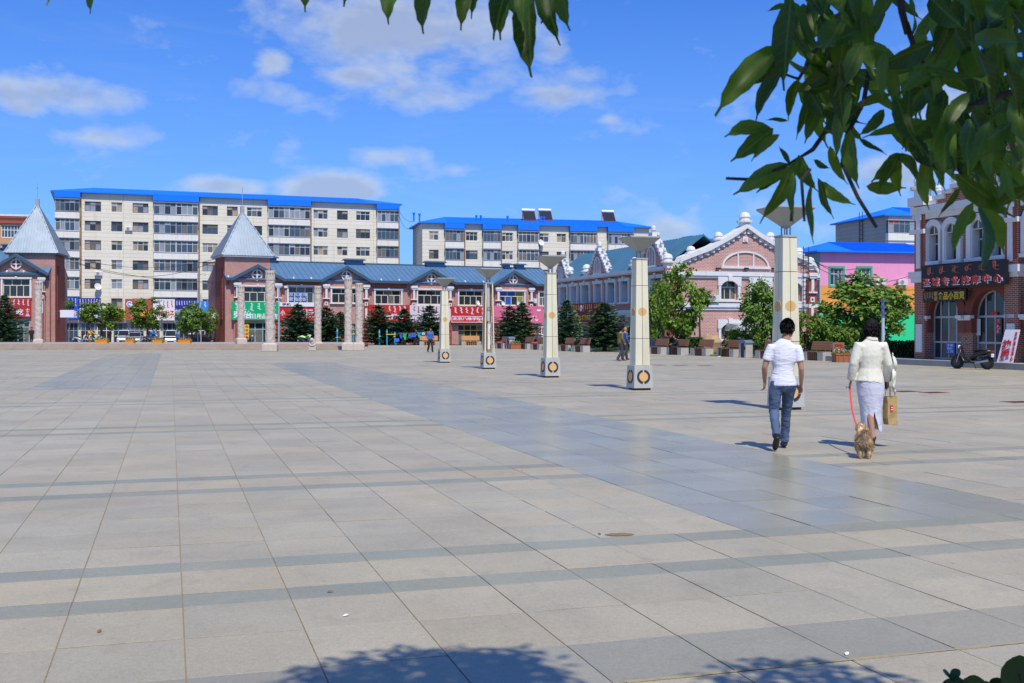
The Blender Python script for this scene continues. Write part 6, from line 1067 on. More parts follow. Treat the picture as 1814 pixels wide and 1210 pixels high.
jean=M('jeans_denim',(.075,.115,.20),.8,var=.75,scale=4.0,bump=.6,bscale=3.4,bmap=(2,2,4.5),bdist=.04)
garment(man,'jeans',[([pel+V(0,0,.04),pel+V(0,0,-.02),pel+V(0,0,-.09),pel+V(0,.0,-.15)],[(.15,.112),(.162,.126),(.160,.127),(.10,.09)],V(1,0,0))]+[([J['hip'+s_]+V(0,0,.03),J['hip'+s_]+V(0,0,-.06),J['hip'+s_].lerp(J['kn'+s_],.45),J['kn'+s_]+V(0,0,.02),J['kn'+s_].lerp(J['an'+s_],.4),J['kn'+s_].lerp(J['an'+s_],.8),J['kn'+s_].lerp(J['an'+s_],.98)],[.084,.090,.082,.066,.064,.057,.06],None) for s_ in 'LR'],jean,.010,3,.022,.07)
shoes(man,J,leather,.008); hair_tufts(man,J['head'],hairm,.099,520,.024,2,-.065,rot=R(-38),droop=.2)
# the woman in white
g=G(1541,794); wom=thing('person','woman in cream jacket and long pale skirt walking away','person',g,R(2))
J=dict(pel=V(.01,.02,.965),chest=V(.01,.02,1.26),neck=V(.03,.01,1.49),head=V(.05,.06,1.615),shL=V(-.16,.01,1.372),shR=V(.19,.01,1.372),elL=V(-.225,-.01,1.15),elR=V(.25,.0,1.14),wrL=V(-.235,.07,.93),wrR=V(.285,.12,.915),hipL=V(-.08,.0,.93),hipR=V(.10,.03,.93),knL=V(-.02,-.02,.52),knR=V(.075,.14,.52),anL=V(-.005,-.14,.15),anR=V(.095,.20,.13),toeL=V(-.005,.02,.03),toeR=V(.10,.36,.03),thL=V(.4,1,0),thR=V(-.4,1,0))
figure(wom,J,'f',.008,headrot=R(-15),curl=.95)
crm=M('jacket_cream',(.74,.71,.58),.75,var=.05,scale=6,bump=.5,bscale=3.0,bmap=(2.2,2.2,1.6),bdist=.035); skt=M('skirt_lilac',(.64,.63,.71),.6,var=.05,scale=6,bump=.5,bscale=3.0,bmap=(2.0,2.0,3.4),bdist=.035)
pel,ch=J['pel'],J['chest']
garment(wom,'jacket',[([V(0,.01,.885),pel+V(0,0,.0),pel.lerp(ch,.42),ch,ch+V(0,0,.09),V(.015,.012,1.385),V(.02,.01,1.435),V(.025,.01,1.475),V(.028,.01,1.50)],[(.198,.15),(.182,.138),(.148,.114),(.164,.124),(.172,.114),(.162,.10),(.122,.085),(.082,.07),(.068,.066)],V(1,0,0))]+[([V(.015,.012,1.37).lerp(J['sh'+s_],.5),J['sh'+s_]+V(0,0,.012),J['sh'+s_].lerp(J['el'+s_],.3),J['el'+s_],J['el'+s_].lerp(J['wr'+s_],.6),J['wr'+s_]+V(0,0,-.0)],[.072,.076,.068,.062,.058,.056],V(0,1,0)) for s_ in 'LR'],crm,.010,6,.012,.14)
mb=MB(); mb.tube([V(.03,.005,1.475),V(.035,-.002,1.515)],[(.088,.08),(.066,.066)],18,ref=(1,0,0)); o=mk('collar',mb,crm,wom); remesh(o,.009,3)
# skirt as an open-backed tube with a slit
mb=MB(); n=40; prof=[(.99,.165,.125,0),(.93,.192,.150,0),(.86,.200,.158,0),(.74,.188,.148,0),(.62,.168,.135,0),(.52,.152,.125,.0),(.47,.148,.125,.03),(.40,.145,.125,.16),(.33,.142,.128,.26),(.27,.142,.13,.36),(.235,.142,.13,.42)]; vs=[]
for z,a,b,gp in prof:
    for i in range(n+1):
        an=-pi/2+gp+(2*pi-2*gp)*i/n; fl=1+.02*sin(6*an+z*9)*(1-min(1,z)); vs.append((.015+.02*(1-z)+a*.92*cos(an)*fl,.03+.06*(1-z)*0+b*sin(an)*fl,z+.012*sin(an*2)*(z<.3)+ (.05 if (gp>.25 and i in(0,n)) else 0)))
m=n+1; mb.add(vs,[(r_*m+i,r_*m+i+1,(r_+1)*m+i+1,(r_+1)*m+i) for r_ in range(len(prof)-1) for i in range(n)]); o=mk('skirt',mb,skt,wom,smooth=True); wl=o.modifiers.new('weld','WELD'); wl.merge_threshold=.0005; q=o.modifiers.new('thick','SOLIDIFY'); q.thickness=.006; sd=o.modifiers.new('sub','SUBSURF'); sd.levels=2; sd.render_levels=2; wrinkle(o,.018,.11)
for s_ in 'LR':
    an,to=J['an'+s_],J['toe'+s_]; hl=an-(to-an)*.2; mb=MB(); mb.tube([hl+V(0,0,-.01),an.lerp(to,.3)+V(0,0,-.02),an.lerp(to,.8),to+(to-an)*.1],[(.034,.035),(.036,.03),(.042,.026),(.018,.014)],12,ref=(1,0,0)); mb.tube([hl+V(0,0,-.02),V(hl.x,hl.y-.005,.005 if s_=='R' else .06)],[.020,.010],8); o=mk('heeled_shoe',mb,leather,wom); remesh(o,.007,2)
hair_tufts(wom,J['head'],hairm,.118,700,.045,5,-.085,rot=R(-15),sq=(.84,1.0,1.02),droop=1.6)
# phone in her right hand, bag, cloth over the arm, leash, dog
A=g; def_ = R(2)
def wp(v): return Matrix.Rotation(R(2),3,'Z')@v+A
mb=MB(); mb.box(-.022,.022,-.006,.006,-.06,.06); mk('phone',mb,M('phone_dark',(.015,.03,.10),.25,var=0),loc=wp(V(.262,.15,.85)),rot=(.3,.2,.3),bevel=.004,label='dark blue phone held in the right hand of the woman',cat='phone')
kraft=M('kraft_paper',(.46,.31,.13),.8,var=.15,scale=8,bump=.4,bscale=12); bag=thing('paper_bag','tan paper bag with red print hanging from the right hand of the woman','bag',wp(V(.315,.10,.30)),R(28))
mb=MB(); r_=random.Random(4); w1,d1,hh=.095,.045,.40; ring=[]; 
for z in (0,.1,.2,.3,.40):
    k=1-.05*sin(z*9); ring.append([(-w1*k+r_.gauss(0,.004),-d1,z),(0,-d1-.008+r_.gauss(0,.008),z),(w1*k+r_.gauss(0,.004),-d1,z),(w1*k,0+r_.gauss(0,.012),z),(w1*k,d1,z),(0,d1,z),(-w1*k,d1,z),(-w1*k,r_.gauss(0,.012),z)])
ring[0]=[(x+.02,y,z+(.0 if x>0 else .015)) for x,y,z in ring[0]]
mb.add([v for q in ring for v in q],[(i*8+j,i*8+(j+1)%8,(i+1)*8+(j+1)%8,(i+1)*8+j) for i in range(4) for j in range(8)]+[tuple(range(7,-1,-1))]); o=mk('bag_body',mb,kraft,bag); q=o.modifiers.new('thick','SOLIDIFY'); q.thickness=.003
for y in (-.046,.046): mb=MB(); mb.tube([(-.05,y,.38),(-.045,y*.7,.47),(-.02,y*.2,.53),(.02,y*.2,.53),(.045,y*.7,.47),(.05,y,.38)],.004,6); mk('handle',mb,kraft,bag)
mb=MB(); mb.box(-.05,-.005,-.058,-.054,.19,.28); mk('red_print',mb,inkr,bag); mb=MB(); mb.box(-.045,-.01,-.061,-.0585,.215,.225); mb.box(-.045,-.01,-.061,-.0585,.245,.255); mk('white_print',mb,inkw,bag)
# ruffled white cloth over the right arm
mb=MB(); vs=[]; n,m=14,22
for j in range(m+1):
    v=j/m; z=1.30-.46*v
    for i in range(n+1):
        u=i/n; out_=.015+.085*u*(.55+.55*abs(sin(v*7.2))); vs.append((.285+out_+.012*sin(u*9+v*6),.02+.16*(u-.5)*(.4+v*.6)+.018*sin(v*15+u*4),z-.07*u*(1+.8*sin(v*7.2))))
mb.add(vs,[(j*(n+1)+i,j*(n+1)+i+1,(j+1)*(n+1)+i+1,(j+1)*(n+1)+i) for j in range(m) for i in range(n)]); o=mk('draped_scarf',mb,crm,loc=A,rot=(0,0,R(2)),smooth=True,label='ruffled cream scarf hanging over the right arm of the woman',cat='scarf'); q=o.modifiers.new('thick','SOLIDIFY'); q.thickness=.008
dg=G(1530,811.5); hl_=wp(V(-.245,.09,.83)); dn=V(dg.x+.04,dg.y+.22,.26)
mb=MB(); pts=[hl_+V(0,0,.05),hl_+V(.0,0,-.04)]+[hl_.lerp(dn,k/8)+V(-.03*sin(pi*k/8),0,-.05*sin(pi*k/8)) for k in range(1,9)]; mb.tube(pts,[(.013,.004)]*len(pts),8,ref=(1,0,0)); red_l=M('leash_red',(.62,.06,.07),.6,var=.45,scale=45); mk('dog_leash',mb,red_l,label='red dog leash from the left hand of the woman to the dog',cat='leash')
dog=thing('small_dog','small fluffy tan dog walking ahead on a red leash','dog',dg,R(-10)); fur=M('dog_fur',(.66,.47,.27),.85,var=.15,scale=14,isl=.2)
mb=MB(); mb.tube([(0,-.13,.20),(0,-.10,.215),(0,0,.215),(0,.12,.215),(0,.2,.24)],[(.05,.05),(.085,.088),(.088,.09),(.082,.09),(.06,.065)],14,ref=(1,0,0)); mb.tube([(0,.17,.25),(0,.22,.31),(0,.25,.34)],[.065,.055,.05],12); mb.ball((0,.27,.355),.062,12,10,(1,1,.95)); mb.tube([(0,.3,.345),(0,.35,.335)],[.03,.018],10); [mb.tube([(s_*.035,.26,.39),(s_*.05,.255,.41)],[.02,.005],8) for s_ in (-1,1)]
for s_ in (-1,1):
    mb.tube([(s_*.05,-.06,.20),(s_*.055,-.03,.135),(s_*.053,-.095,.075),(s_*.05,-.085,.02),(s_*.05,-.05,.012)],[.055,.045,.026,.021,.018],10)   # hind leg: knee forward, hock back
    mb.tube([(s_*.045,.13,.2),(s_*.045,.12,.11),(s_*.045,.13,.02),(s_*.045,.155,.012)],[.042,.028,.021,.018],10)
mb.tube([(0,-.13,.25),(.0,-.15,.30),(.012,-.10,.345),(.02,-.04,.34)],[.028,.036,.036,.02],10)
o=mk('body',mb,fur,dog); remesh(o,.008,3)
r_=random.Random(9); fb_=MB()
def furball(c,rad,n,ln):
    for i in range(n):
        d=V(r_.gauss(0,1),r_.gauss(0,1),r_.gauss(0,1)).normalized(); p=V(*c)+V(d.x*rad[0],d.y*rad[1],d.z*rad[2]); q=(d+V(0,-.35,-.5)+V(r_.gauss(0,.25),r_.gauss(0,.25),r_.gauss(0,.25))).normalized()*ln*r_.uniform(.6,1.3); w_=d.cross(q).normalized()*.004; fb_.add([p-w_,p+w_,p+q],[(0,1,2)])
furball((0,-.02,.215),(.086,.13,.088),2600,.035); furball((0,.14,.23),(.08,.09,.09),1000,.03); [furball((s_*.052,-.055,.15),(.048,.052,.07),1100,.03) for s_ in (-1,1)]; [furball((s_*.05,-.08,.06),(.026,.028,.05),420,.02) for s_ in (-1,1)]; furball((.008,-.12,.325),(.036,.045,.036),900,.045); furball((0,.27,.36),(.06,.06,.058),600,.022)
mk('fur',fb_,fur,dog,kind='stuff')
# people farther off
def simple(px,yb,rz,label,top,legs,hairc=None,pose='walk',d=None,z=0,shoe=None,hs=1.0,vx=.02,extra=None,sit=0,skirt=False):
    g=G(px,yb,z) if d is None else P(px,583,d); g=V(g.x,g.y,z); t=thing('person',label,'person',g,rz,'people around the square'); s=hs
    if pose=='sit': J=dict(pel=V(0,0,.55),chest=V(0,.10,.84),neck=V(0,.16,1.08),head=V(0,.20,1.21),shL=V(-.18,.12,1.0),shR=V(.18,.12,1.0),elL=V(-.24,.26,.78),elR=V(.24,.26,.78),wrL=V(-.06,.44,.74),wrR=V(.08,.44,.72),hipL=V(-.09,.04,.54),hipR=V(.09,.04,.54),knL=V(-.12,.45,.53),knR=V(.12,.45,.54),anL=V(-.12,.52,.09),anR=V(.14,.42,.09),toeL=V(-.13,.72,.03),toeR=V(.15,.62,.03))
    elif pose=='ride': J=dict(pel=V(0,0,.82),chest=V(0,.10,1.12),neck=V(0,.15,1.36),head=V(0,.18,1.49),shL=V(-.18,.12,1.28),shR=V(.18,.12,1.28),elL=V(-.27,.32,1.1),elR=V(.27,.32,1.1),wrL=V(-.3,.55,1.05),wrR=V(.3,.55,1.05),hipL=V(-.1,.03,.82),hipR=V(.1,.03,.82),knL=V(-.2,.38,.66),knR=V(.2,.38,.66),anL=V(-.2,.3,.2),anR=V(.2,.3,.2),toeL=V(-.2,.5,.12),toeR=V(.2,.5,.12))
    else:
        k=.2 if pose=='walk' else .03; J=dict(pel=V(0,0,.95),chest=V(0,.02,1.26),neck=V(0,.02,1.47),head=V(0,.05,1.60),shL=V(-.18,0,1.40),shR=V(.18,0,1.40),elL=V(-.23,.04,1.13),elR=V(.23,-.04,1.13),wrL=V(-.2,.2,.95),wrR=V(.22,.1,.92),hipL=V(-.09,0,.92),hipR=V(.09,0,.92),knL=V(-.09,k*.8,.5),knR=V(.09,k*.1,.49),anL=V(-.09,k*1.0,.08),anR=V(.09,-k*1.2,.11),toeL=V(-.1,k+.2,.03),toeR=V(.1,-k*1.2+.17,.03))
    figure(t,J,'m',vx,fingers=vx<.015,face=True,curl=.5); pel,ch=J['pel'],J['chest']; up=(ch-pel).normalized()
    mt=M('top_'+label[:14],top,.8,var=.25,scale=5); ml=M('legs_'+label[:14],legs,.8,var=.2,scale=5)
    garment(t,'jacket',[([pel-up*.05,pel+up*.05,pel.lerp(ch,.5),ch,(J['shL']+J['shR'])/2,J['neck']-V(0,0,.02)],[(.18,.14),(.18,.14),(.165,.13),(.185,.135),(.175,.105),(.075,.07)],V(1,0,0))]+[([J['sh'+q],J['sh'+q].lerp(J['el'+q],.5),J['el'+q],J['el'+q].lerp(J['wr'+q],.9)],[.075,.068,.062,.05],V(0,1,0)) for q in 'LR'],mt,vx*1.1,3,.02,.1)
    garment(t,'trousers',[([pel+up*.03,pel-up*.06],[(.165,.125),(.165,.13)],V(1,0,0))]+[([J['hip'+q],J['hip'+q].lerp(J['kn'+q],.5),J['kn'+q],J['kn'+q].lerp(J['an'+q],.95)],[.10,.09,.075,.07],None) for q in 'LR'],ml,vx*1.1,3,.02,.1)
    shoes(t,J,shoe or leather,.014)
    if hairc!='bald': hair_tufts(t,J['head'],hairc or hairm,.11,120,.04,int(px),-.06)
    return t,J
brsh=M('shoe_brown',(.16,.06,.03),.6); whsh=M('shoe_white',(.7,.7,.7),.6)
simple(762,624,R(205),'person in blue denim jacket and black trousers near the farthest lamp',(.06,.13,.35),(.015,.015,.018),vx=.016)
simple(1099,639.5,R(-62),'man in olive camouflage jacket walking right behind the lamp pillar',(.17,.13,.04),(.05,.05,.065),shoe=brsh,vx=.014)
t,J=simple(1106.5,638,R(-60),'bald man in blue top walking beside the man in camouflage',(.06,.10,.30),(.05,.05,.06),hairc='bald',vx=.014); g=t.location; mb=MB(); mb.tube([(0,-.17,1.0),(0,-.2,1.2),(0,-.17,1.42)],[(.13,.06),(.16,.09),(.1,.05)],14,ref=(1,0,0)); mk('backpack',mb,M('bag_navy',(.015,.02,.04),.7),loc=g,rot=t.rotation_euler,label='dark backpack worn by the bald man',cat='backpack')
def seat(px,yb,dx,dy,rz,label,top,legs,**k):
    g=G(px,yb); t,J=simple(px,yb,rz,label,top,legs,pose='sit',vx=.016,**k); t.location=(g.x+dx,g.y+dy,-.06); return t
seat(1200,628.5,0,0,R(112),'person in black lounging on a bench, left of the rock',(.018,.016,.018),(.015,.015,.018)); t=seat(1291,632,-.05,.1,R(104),'person in olive clothes sitting bent forward on a bench',(.055,.06,.03),(.05,.06,.035),shoe=whsh)
simple(1184,626,R(30),'person in blue shirt behind the hedge, head and shoulders showing',(.08,.15,.5),(.03,.03,.04),pose='stand',d=78,z=-.35)
simple(56,606,R(200),'dark clothed person in the doorway beside the left carved column',(.03,.02,.02),(.02,.02,.02),pose='stand',d=118,z=.1); simple(195,606,R(90),'person in black standing behind the leftmost planter',(.015,.015,.018),(.015,.015,.02),pose='stand',d=112,z=0)
simple(268,606,R(260),'rider in a blue jacket on a motorbike',(.03,.2,.6),(.03,.04,.1),pose='ride',d=103.1,z=.1); simple(157,606,R(250),'rider in a yellow vest on the yellow scooter',(.75,.35,.02),(.05,.1,.3),pose='ride',d=104,z=.12)
simple(315,606,R(180),'person in blue behind the white minivan',(.03,.2,.5),(.02,.02,.03),pose='stand',d=136,z=-.35); simple(338,606,R(180),'person in white shirt by the dark shop doorway',(.65,.65,.68),(.02,.02,.03),pose='stand',d=150,z=-.35)
# red cloths lying on benches
for px,yb,lb in ((886,611,'red cloth lying on the bench by the left litter bin'),(948,612,'pink red cloth on the bench behind the middle lamp pillar'),(1036,615,'red cloth on the bench left of the broad spruce')):
    q=P(px,yb,3208/((yb+7)-583)); mb=MB(); mb.ball((0,0,.03),.28,10,6,(1,.6,.28)); mb.v=[tuple(Vector(v)*(1+.25*mnoise.noise(Vector(v)*6))) for v in mb.v]; mk('folded_cloth',mb,M('cloth_red',(.65,.05,.10),.8,var=.2),loc=(q.x,q.y,.49),label=lb,cat='cloth')
# ------------------------------------------------------------ the ash tree whose boughs hang over the viewer
lfm=M('ash_leaf',(.06,.14,.012),.42,var=.25,scale=30,isl=.22,trans=.5,spec=.35); ash_bark=M('ash_bark',(.055,.042,.035),.9,var=.35,scale=25,bump=.6,bscale=60)
ash=thing('ash_tree','overhanging ash tree with pointed leaves hanging into the top of the view','tree',(2.6,-2.2,0)); ashl=Vector((2.6,-2.2,0))
def leafveins():
    m,t,b=newmat('ash_leaf_veined'); o=t.new('ShaderNodeTexCoord').outputs['Object']; s=t.new('ShaderNodeSeparateXYZ'); t.l.new(o,s.inputs[0]); oi=t.new('ShaderNodeObjectInfo')
    ax=t.math('ABSOLUTE',s.outputs[0]); mid=t.math('LESS_THAN',ax,.010); sv=t.math('GREATER_THAN',t.math('SINE',t.math('MULTIPLY',t.math('SUBTRACT',s.outputs[1],t.math('MULTIPLY',ax,.9)),62.0)),.93)
    v=t.math('MAXIMUM',mid,t.math('MULTIPLY',sv,.45)); f=t.math('MULTIPLY_ADD',oi.outputs['Random'],.75,.62); f=t.math('MULTIPLY',f,t.math('MULTIPLY_ADD',t.noise(o,6,5,.65),.7,.65))
    c=t.mix(oi.outputs['Random'],(.044,.108,.009,1),(.075,.150,.012,1)); cn=t.new('ShaderNodeCombineXYZ'); [t.l.new(f,cn.inputs[i]) for i in range(3)]; c=t.mix(1.0,c,cn.outputs[0],'MULTIPLY'); c=t.mix(t.math('MULTIPLY',v,.45),c,(.15,.24,.05,1))
    c=t.mix(t.ramp(t.noise(o,11,4,.6),[(.68,g1(0)),(.75,g1(.6))]),c,(.09,.06,.02,1))
    t.put(b.inputs['Base Color'],c); b.inputs['Roughness'].default_value=.4; bn=t.new('ShaderNodeBump'); bn.inputs['Strength'].default_value=.4; bn.inputs['Distance'].default_value=.01; t.l.new(v,bn.inputs['Height']); t.l.new(bn.outputs[0],b.inputs['Normal'])
    tr=t.new('ShaderNodeBsdfTranslucent'); t.put(tr.inputs[0],t.mix(1.0,c,(1.5,1.45,.7,1),'MULTIPLY')); mx=t.new('ShaderNodeMixShader'); mx.inputs[0].default_value=.52; t.l.new(b.outputs[0],mx.inputs[1]); t.l.new(tr.outputs[0],mx.inputs[2]); t.l.new(mx.outputs[0],m.node_tree.nodes['Material Output'].inputs[0]); return m
lfv=leafveins()
def leafmesh(seed,w_=.36,n=9):
    r=random.Random(seed); mb=MB(); vs=[]; bend=r.uniform(-.10,.14); side=r.uniform(-.10,.10)
    for i in range(n+1):
        t=i/n; hw=w_*.5*(sin(pi*min(1,t**.80))**.85)*(1-.42*t**3) if 0<i<n else .002
        if i==n-1: hw*=.55
        cx=side*sin(pi*t); z=bend*t*t+.02*sin(9*t+seed); ser=.010*(i%2); fold=.16+.06*sin(5*t)
        vs+=[(cx-hw-ser,t,z+hw*fold),(cx-hw*.5,t,z+hw*fold*.4),(cx,t,z-.008),(cx+hw*.5,t,z+hw*fold*.4),(cx+hw+ser,t-.01,z+hw*fold)]
    mb.add(vs,[(i*5+j,i*5+j+1,i*5+j+6,i*5+j+5) for i in range(n) for j in range(4)]); return mb.mesh('leaf_blade',lfv,True)
LV=[leafmesh(i,.23+.022*i) for i in range(5)]; lr=random.Random(17); nleaf=[0]
def leaflet(b,t,tilt=None,k=None):
    b=Vector(b)-ashl; t=Vector(t)-ashl; y=(t-b); L_=y.length; y=y.normalized(); view=Vector((lr.gauss(0,.35),-1,lr.gauss(.25,.35))) if tilt is None else Vector(tilt)
    x=y.cross(view).normalized(); z=x.cross(y); m=Matrix((x,y,z)).transposed().to_4x4(); kk=lr.randrange(5) if k is None else k; o=link('leaf',LV[0 if L_>.095 else kk],ash); o.matrix_local=Matrix.Translation(b)@m@Matrix.Scale(L_,4); nleaf[0]+=1
def twig(pts,r0=.004,r1=.002,name='twig'):
    mb=MB(); pts=[Vector(p)-ashl for p in pts]; n=len(pts); mb.tube(pts,[.72*(r0+(r1-r0)*i/(n-1)) for i in range(n)],7); mk(name,mb,ash_bark,ash)
# leaves hanging at the top centre (photo px of base and tip, metres away)
for bx,by,tx,ty,d in [(180,-60,170,31,1.5),(90,-80,80,8,1.5),(555,-70,544,30,1.55),(622,-80,608,9,1.5),(712,-55,690,52,1.45),(757,-62,757,69,1.4),(838,-45,814,62,1.5),(850,-50,838,30,1.6),(905,-50,868,78,1.45),(900,-40,888,80,1.5),(935,-20,942,147,1.38),(930,-40,925,52,1.35),(960,-45,988,90,1.5),(985,-55,1014,62,1.55),(975,-60,960,40,1.6),(890,-60,915,40,1.62)]: leaflet(P(bx,by,d),P(tx,ty,d-.03))
# hand-traced outline leaves of the bough at upper right
for bx,by,tx,ty,d in [(1366,100,1264,217,1.5),(1372,104,1300,148,1.55),(1380,130,1344,217,1.45),(1412,150,1393,214,1.5),(1352,230,1277,248,1.5),(1360,236,1298,284,1.52),(1374,245,1329,286,1.48),(1384,298,1300,343,1.5),(1388,300,1341,338,1.55),(1405,300,1351,398,1.42),(1404,318,1395,398,1.4),(1434,340,1430,431,1.4),(1452,325,1470,387,1.45),(1462,328,1516,367,1.5),(1445,285,1466,297,1.5),(1475,268,1500,328,1.5),(1508,245,1518,336,1.5),(1590,280,1547,322,1.55),(1588,282,1558,346,1.5),(1592,280,1592,344,1.52),(1596,280,1636,327,1.5),(1640,300,1648,372,1.5),(1695,340,1660,381,1.48),(1720,372,1684,453,1.42),(1722,375,1712,400,1.5),(1738,378,1748,486,1.38),(1745,380,1781,452,1.42),(1756,330,1778,385,1.5),(1770,310,1814,330,1.5),(1780,300,1800,372,1.45),(1765,335,1740,365,1.5),(1790,250,1806,292,1.5),(1545,330,1608,335,1.7),(1398,20,1384,165,1.4),(1390,10,1362,20,1.6),(1440,175,1404,245,1.5),(1450,190,1425,252,1.5),(1500,180,1470,290,1.45),(1420,285,1450,345,1.5),(1640,220,1600,262,1.6),(1735,180,1708,140,1.7),(1800,190,1756,204,1.6),(1560,200,1520,240,1.5),(1812,170,1800,196,1.6),(1620,190,1650,150,1.7),(1390,215,1356,216,1.5),(1396,285,1380,258,1.5),(1530,250,1572,270,1.5)]: leaflet(P(bx+(bx-tx)*.16,by+(by-ty)*.16,d),P(tx,ty,d+lr.uniform(-.04,.04)))
MASS=[(1398,-30),(1850,-30),(1850,330),(1790,345),(1730,340),(1690,310),(1640,285),(1560,255),(1500,235),(1440,205),(1400,140),(1385,60)]; GAPS=[(1585,62,32),(1555,215,26),(1700,150,22),(1790,120,16),(1640,205,20),(1620,25,16),(1575,300,30),(1720,20,14),(1500,300,26)]
k=0
while k<232:
    x,y=lr.uniform(1380,1850),lr.uniform(-40,340)
    if not inpoly(x,y,MASS) or any((x-a)**2+(y-b)**2<r*r*1.6 for a,b,r in GAPS): continue
    a=R(90+lr.gauss(0,42)); L_=lr.uniform(62,108); tx,ty=x-L_*cos(a)*.9,y+L_*sin(a); bx,by=x+L_*.25*cos(a),y-L_*.25*sin(a)
    if any((tx-a_)**2+(ty-b_)**2<r*r for a_,b_,r in GAPS) or not inpoly(tx,ty-55,MASS): continue
    d=lr.uniform(1.4,2.1); leaflet(P(bx,by,d),P(tx,ty,d+lr.uniform(-.08,.08))); k+=1
def pl(*q): return [P(x,y,d) for x,y,d in q]
twig(pl((1286,316,1.5),(1330,318,1.5),(1388,296,1.5),(1440,265,1.52),(1475,215,1.55),(1520,120,1.6),(1560,0,1.65),(1580,-90,1.7)),.0028,.0065); twig(pl((1553,403,1.48),(1520,350,1.48),(1492,290,1.5),(1500,240,1.52),(1530,180,1.56),(1540,120,1.6)),.0034,.005); twig(pl((1711,327,1.5),(1690,280,1.5),(1684,195,1.52),(1740,180,1.54),(1814,157,1.56),(1900,110,1.6)),.0035,.0075); twig(pl((1400,318,1.42),(1404,360,1.41),(1401,392,1.41)),.004,.0022); twig(pl((1434,300,1.42),(1420,320,1.41),(1425,392,1.4)),.004,.0022); twig(pl((1605,40,1.5),(1622,90,1.5),(1636,112,1.5)),.006,.004); twig(pl((1590,-40,1.5),(1598,20,1.5),(1608,60,1.5)),.008,.006); twig(pl((1700,90,1.8),(1740,50,1.8),(1790,-10,1.82)),.003,.005); twig(pl((1364,102,1.5),(1385,130,1.5),(1415,140,1.52),(1450,80,1.56),(1490,20,1.6)),.0025,.004); twig(pl((940,-20,1.4),(930,-70,1.42),(900,-160,1.5)),.002,.004); twig(pl((757,-60,1.4),(790,-110,1.45),(900,-160,1.5)),.002,.004)
# trunk and boughs behind and above the viewer, out of view
mb=MB()
for pts,rad in (([(2.6,-2.2,-.1),(2.62,-2.15,1.0),(2.5,-2.1,2.2),(2.2,-1.8,3.4),(1.8,-1.2,4.8)],[.19,.15,.14,.11,.05]),([(2.5,-2.1,2.2),(2.1,-1.0,2.9),(1.7,.3,3.0),(1.2,1.3,2.75),(.95,1.62,2.35)],[.10,.07,.05,.025,.010]),([(1.7,.3,3.0),(.9,.9,2.9),(.3,1.35,2.6),(.0,1.5,2.35),(-.02,1.5,2.2)],[.04,.03,.016,.008,.004]),([(2.1,-1.0,2.9),(1.2,.2,3.9),(.3,1.2,4.6)],[.06,.04,.015]),([(2.2,-1.8,3.4),(3.0,-.6,4.4),(3.0,.8,5.0)],[.07,.045,.015]),([(2.2,-1.8,3.4),(1.0,-1.6,4.4),(-.4,-1.2,5.0)],[.07,.045,.015]),([(.9,.9,2.9),(-.2,1.2,2.7),(-.75,1.5,2.3)],[.02,.01,.003])): mb.tube([Vector(p)-ashl for p in pts],rad,10)
mk('trunk',mb,ash_bark,ash)
mb=MB(); cr=random.Random(31); lobes=[(x_-.14,y_+.47,z_,r_,q_) for x_,y_,z_,r_,q_ in [(1.0,-.4,4.9,2.05,1.5),(.70,1.42,4.9,.78,.7),(2.35,1.72,4.6,.55,.5),(1.3,.3,3.9,1.4,.7),(-.4,-.4,4.6,1.3,.9),(2.6,-.6,4.6,1.6,1.1),(1.0,1.8,5.2,.36,.3)]]
for i in range(14000):
    cx,cy,cz,rr,rz=cr.choices(lobes,[5,3.6,.9,2.5,1.6,2.2,.45])[0]; d=Vector((cr.gauss(0,1),cr.gauss(0,1),cr.gauss(0,1))).normalized()*cr.random()**.4; p=Vector((cx+d.x*rr,cy+d.y*rr,cz+d.z*rz))-ashl; a=Vector((cr.gauss(0,1),cr.gauss(0,1),cr.gauss(-.8,.7))).normalized(); q=a.cross(Vector((cr.gauss(0,1),cr.gauss(0,1),cr.gauss(0,1)))).normalized()*.026; a=a*cr.uniform(.09,.14)
    mb.add([p,p+a*.45+q,p+a,p+a*.45-q],[(0,1,2,3)])
mk('crown',mb,lfm,ash,kind='stuff')
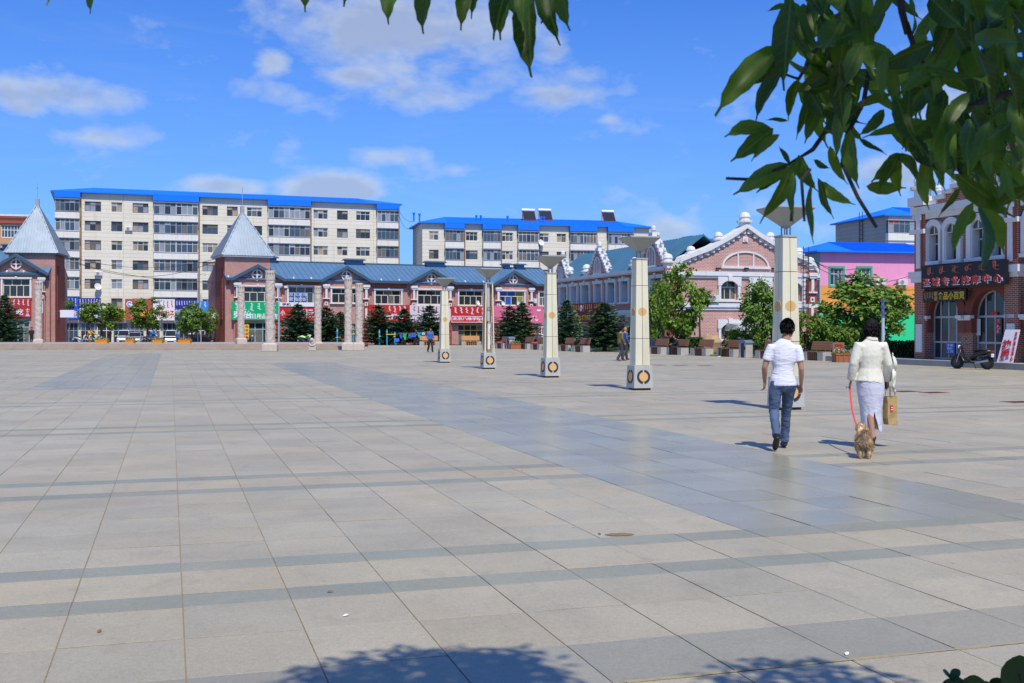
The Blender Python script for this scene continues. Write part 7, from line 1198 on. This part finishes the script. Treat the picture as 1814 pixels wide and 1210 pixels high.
# ------------------------------------------------------------ shrub at the lower right corner
shl=M('shrub_leaf',(.035,.075,.015),.4,var=.25,scale=20,isl=.25,trans=.25); g=Vector((1.28,2.35,0)); sh=thing('leafy_shrub','dark rounded leaf shrub poking into the lower right corner','shrub',g)
def roundleaf(seed):
    mb=MB(); n=14; r=random.Random(seed); vs=[(0,.5,-.03)]
    for i in range(n): a=2*pi*i/n; rr=.5*(1+.06*sin(3*a+seed)); vs.append((rr*.82*sin(a),.5-rr*cos(a),.10*abs(sin(a))+.03*r.random()))
    mb.add(vs,[(0,i+1,(i+1)%n+1) for i in range(n)]); return mb.mesh('round_leaf',shl,True)
RL=[roundleaf(i) for i in range(3)]
def rleaf(b,t,nr):
    b=Vector(b)-g; y=Vector(t)-g-b; L_=y.length; y=y.normalized(); x=y.cross(Vector(nr)).normalized(); z=x.cross(y); o=link('leaf',lr.choice(RL),sh); o.matrix_local=Matrix.Translation(b)@Matrix((x,y,z)).transposed().to_4x4()@Matrix.Scale(L_,4)
for bx,by,tx,ty,d in [(1698,1230,1672,1205,2.2),(1690,1226,1700,1200,2.2),(1715,1232,1706,1202,2.22),(1728,1236,1726,1194,2.2),(1740,1232,1746,1205,2.2),(1765,1236,1766,1199,2.2),(1790,1232,1780,1196,2.2),(1800,1230,1806,1160,2.15),(1818,1225,1812,1178,2.15),(1835,1230,1830,1168,2.2),(1795,1235,1792,1180,2.2),(1775,1240,1760,1208,2.2)]: rleaf(P(bx,by,d),P(tx,ty,d+lr.uniform(-.02,.02)),(lr.gauss(0,.3),-1,.4))
q=P(1687,1206,2.2); mb=MB(); mb.tube([q-g-Vector((0,0,.3)),q-g-Vector((0,0,.05)),q-g],[.003,.002,.0018],6); mk('sprout_stem',mb,ash_bark,sh)
mb=MB(); 
rleaf(q,P(1669,1188,2.2),(0,-.3,1)); rleaf(q,P(1699,1185,2.2),(0,-.3,1))
mb=MB()
for i in range(1500):
    d=Vector((cr.gauss(0,1),cr.gauss(0,1),cr.gauss(0,1))).normalized()*cr.random()**.4; p=Vector((.35+d.x*.75,.0+d.y*.5,.42+d.z*.40)); a=Vector((cr.gauss(0,1),cr.gauss(0,1),cr.gauss(.4,.7))).normalized(); q=a.cross(Vector((cr.gauss(0,1),cr.gauss(0,1),cr.gauss(0,1)))).normalized()*.02; a=a*.05; mb.add([p,p+a*.5+q,p+a,p+a*.5-q],[(0,1,2,3)])
mk('foliage',mb,shl,sh,kind='stuff'); mb=MB(); [mb.tube([(.35,0,-.02),(.35+.3*cos(a),.25*sin(a),.5)],[.012,.005],6) for a in (0,1.2,2.4,3.6,4.9)]; mk('stems',mb,ash_bark,sh)
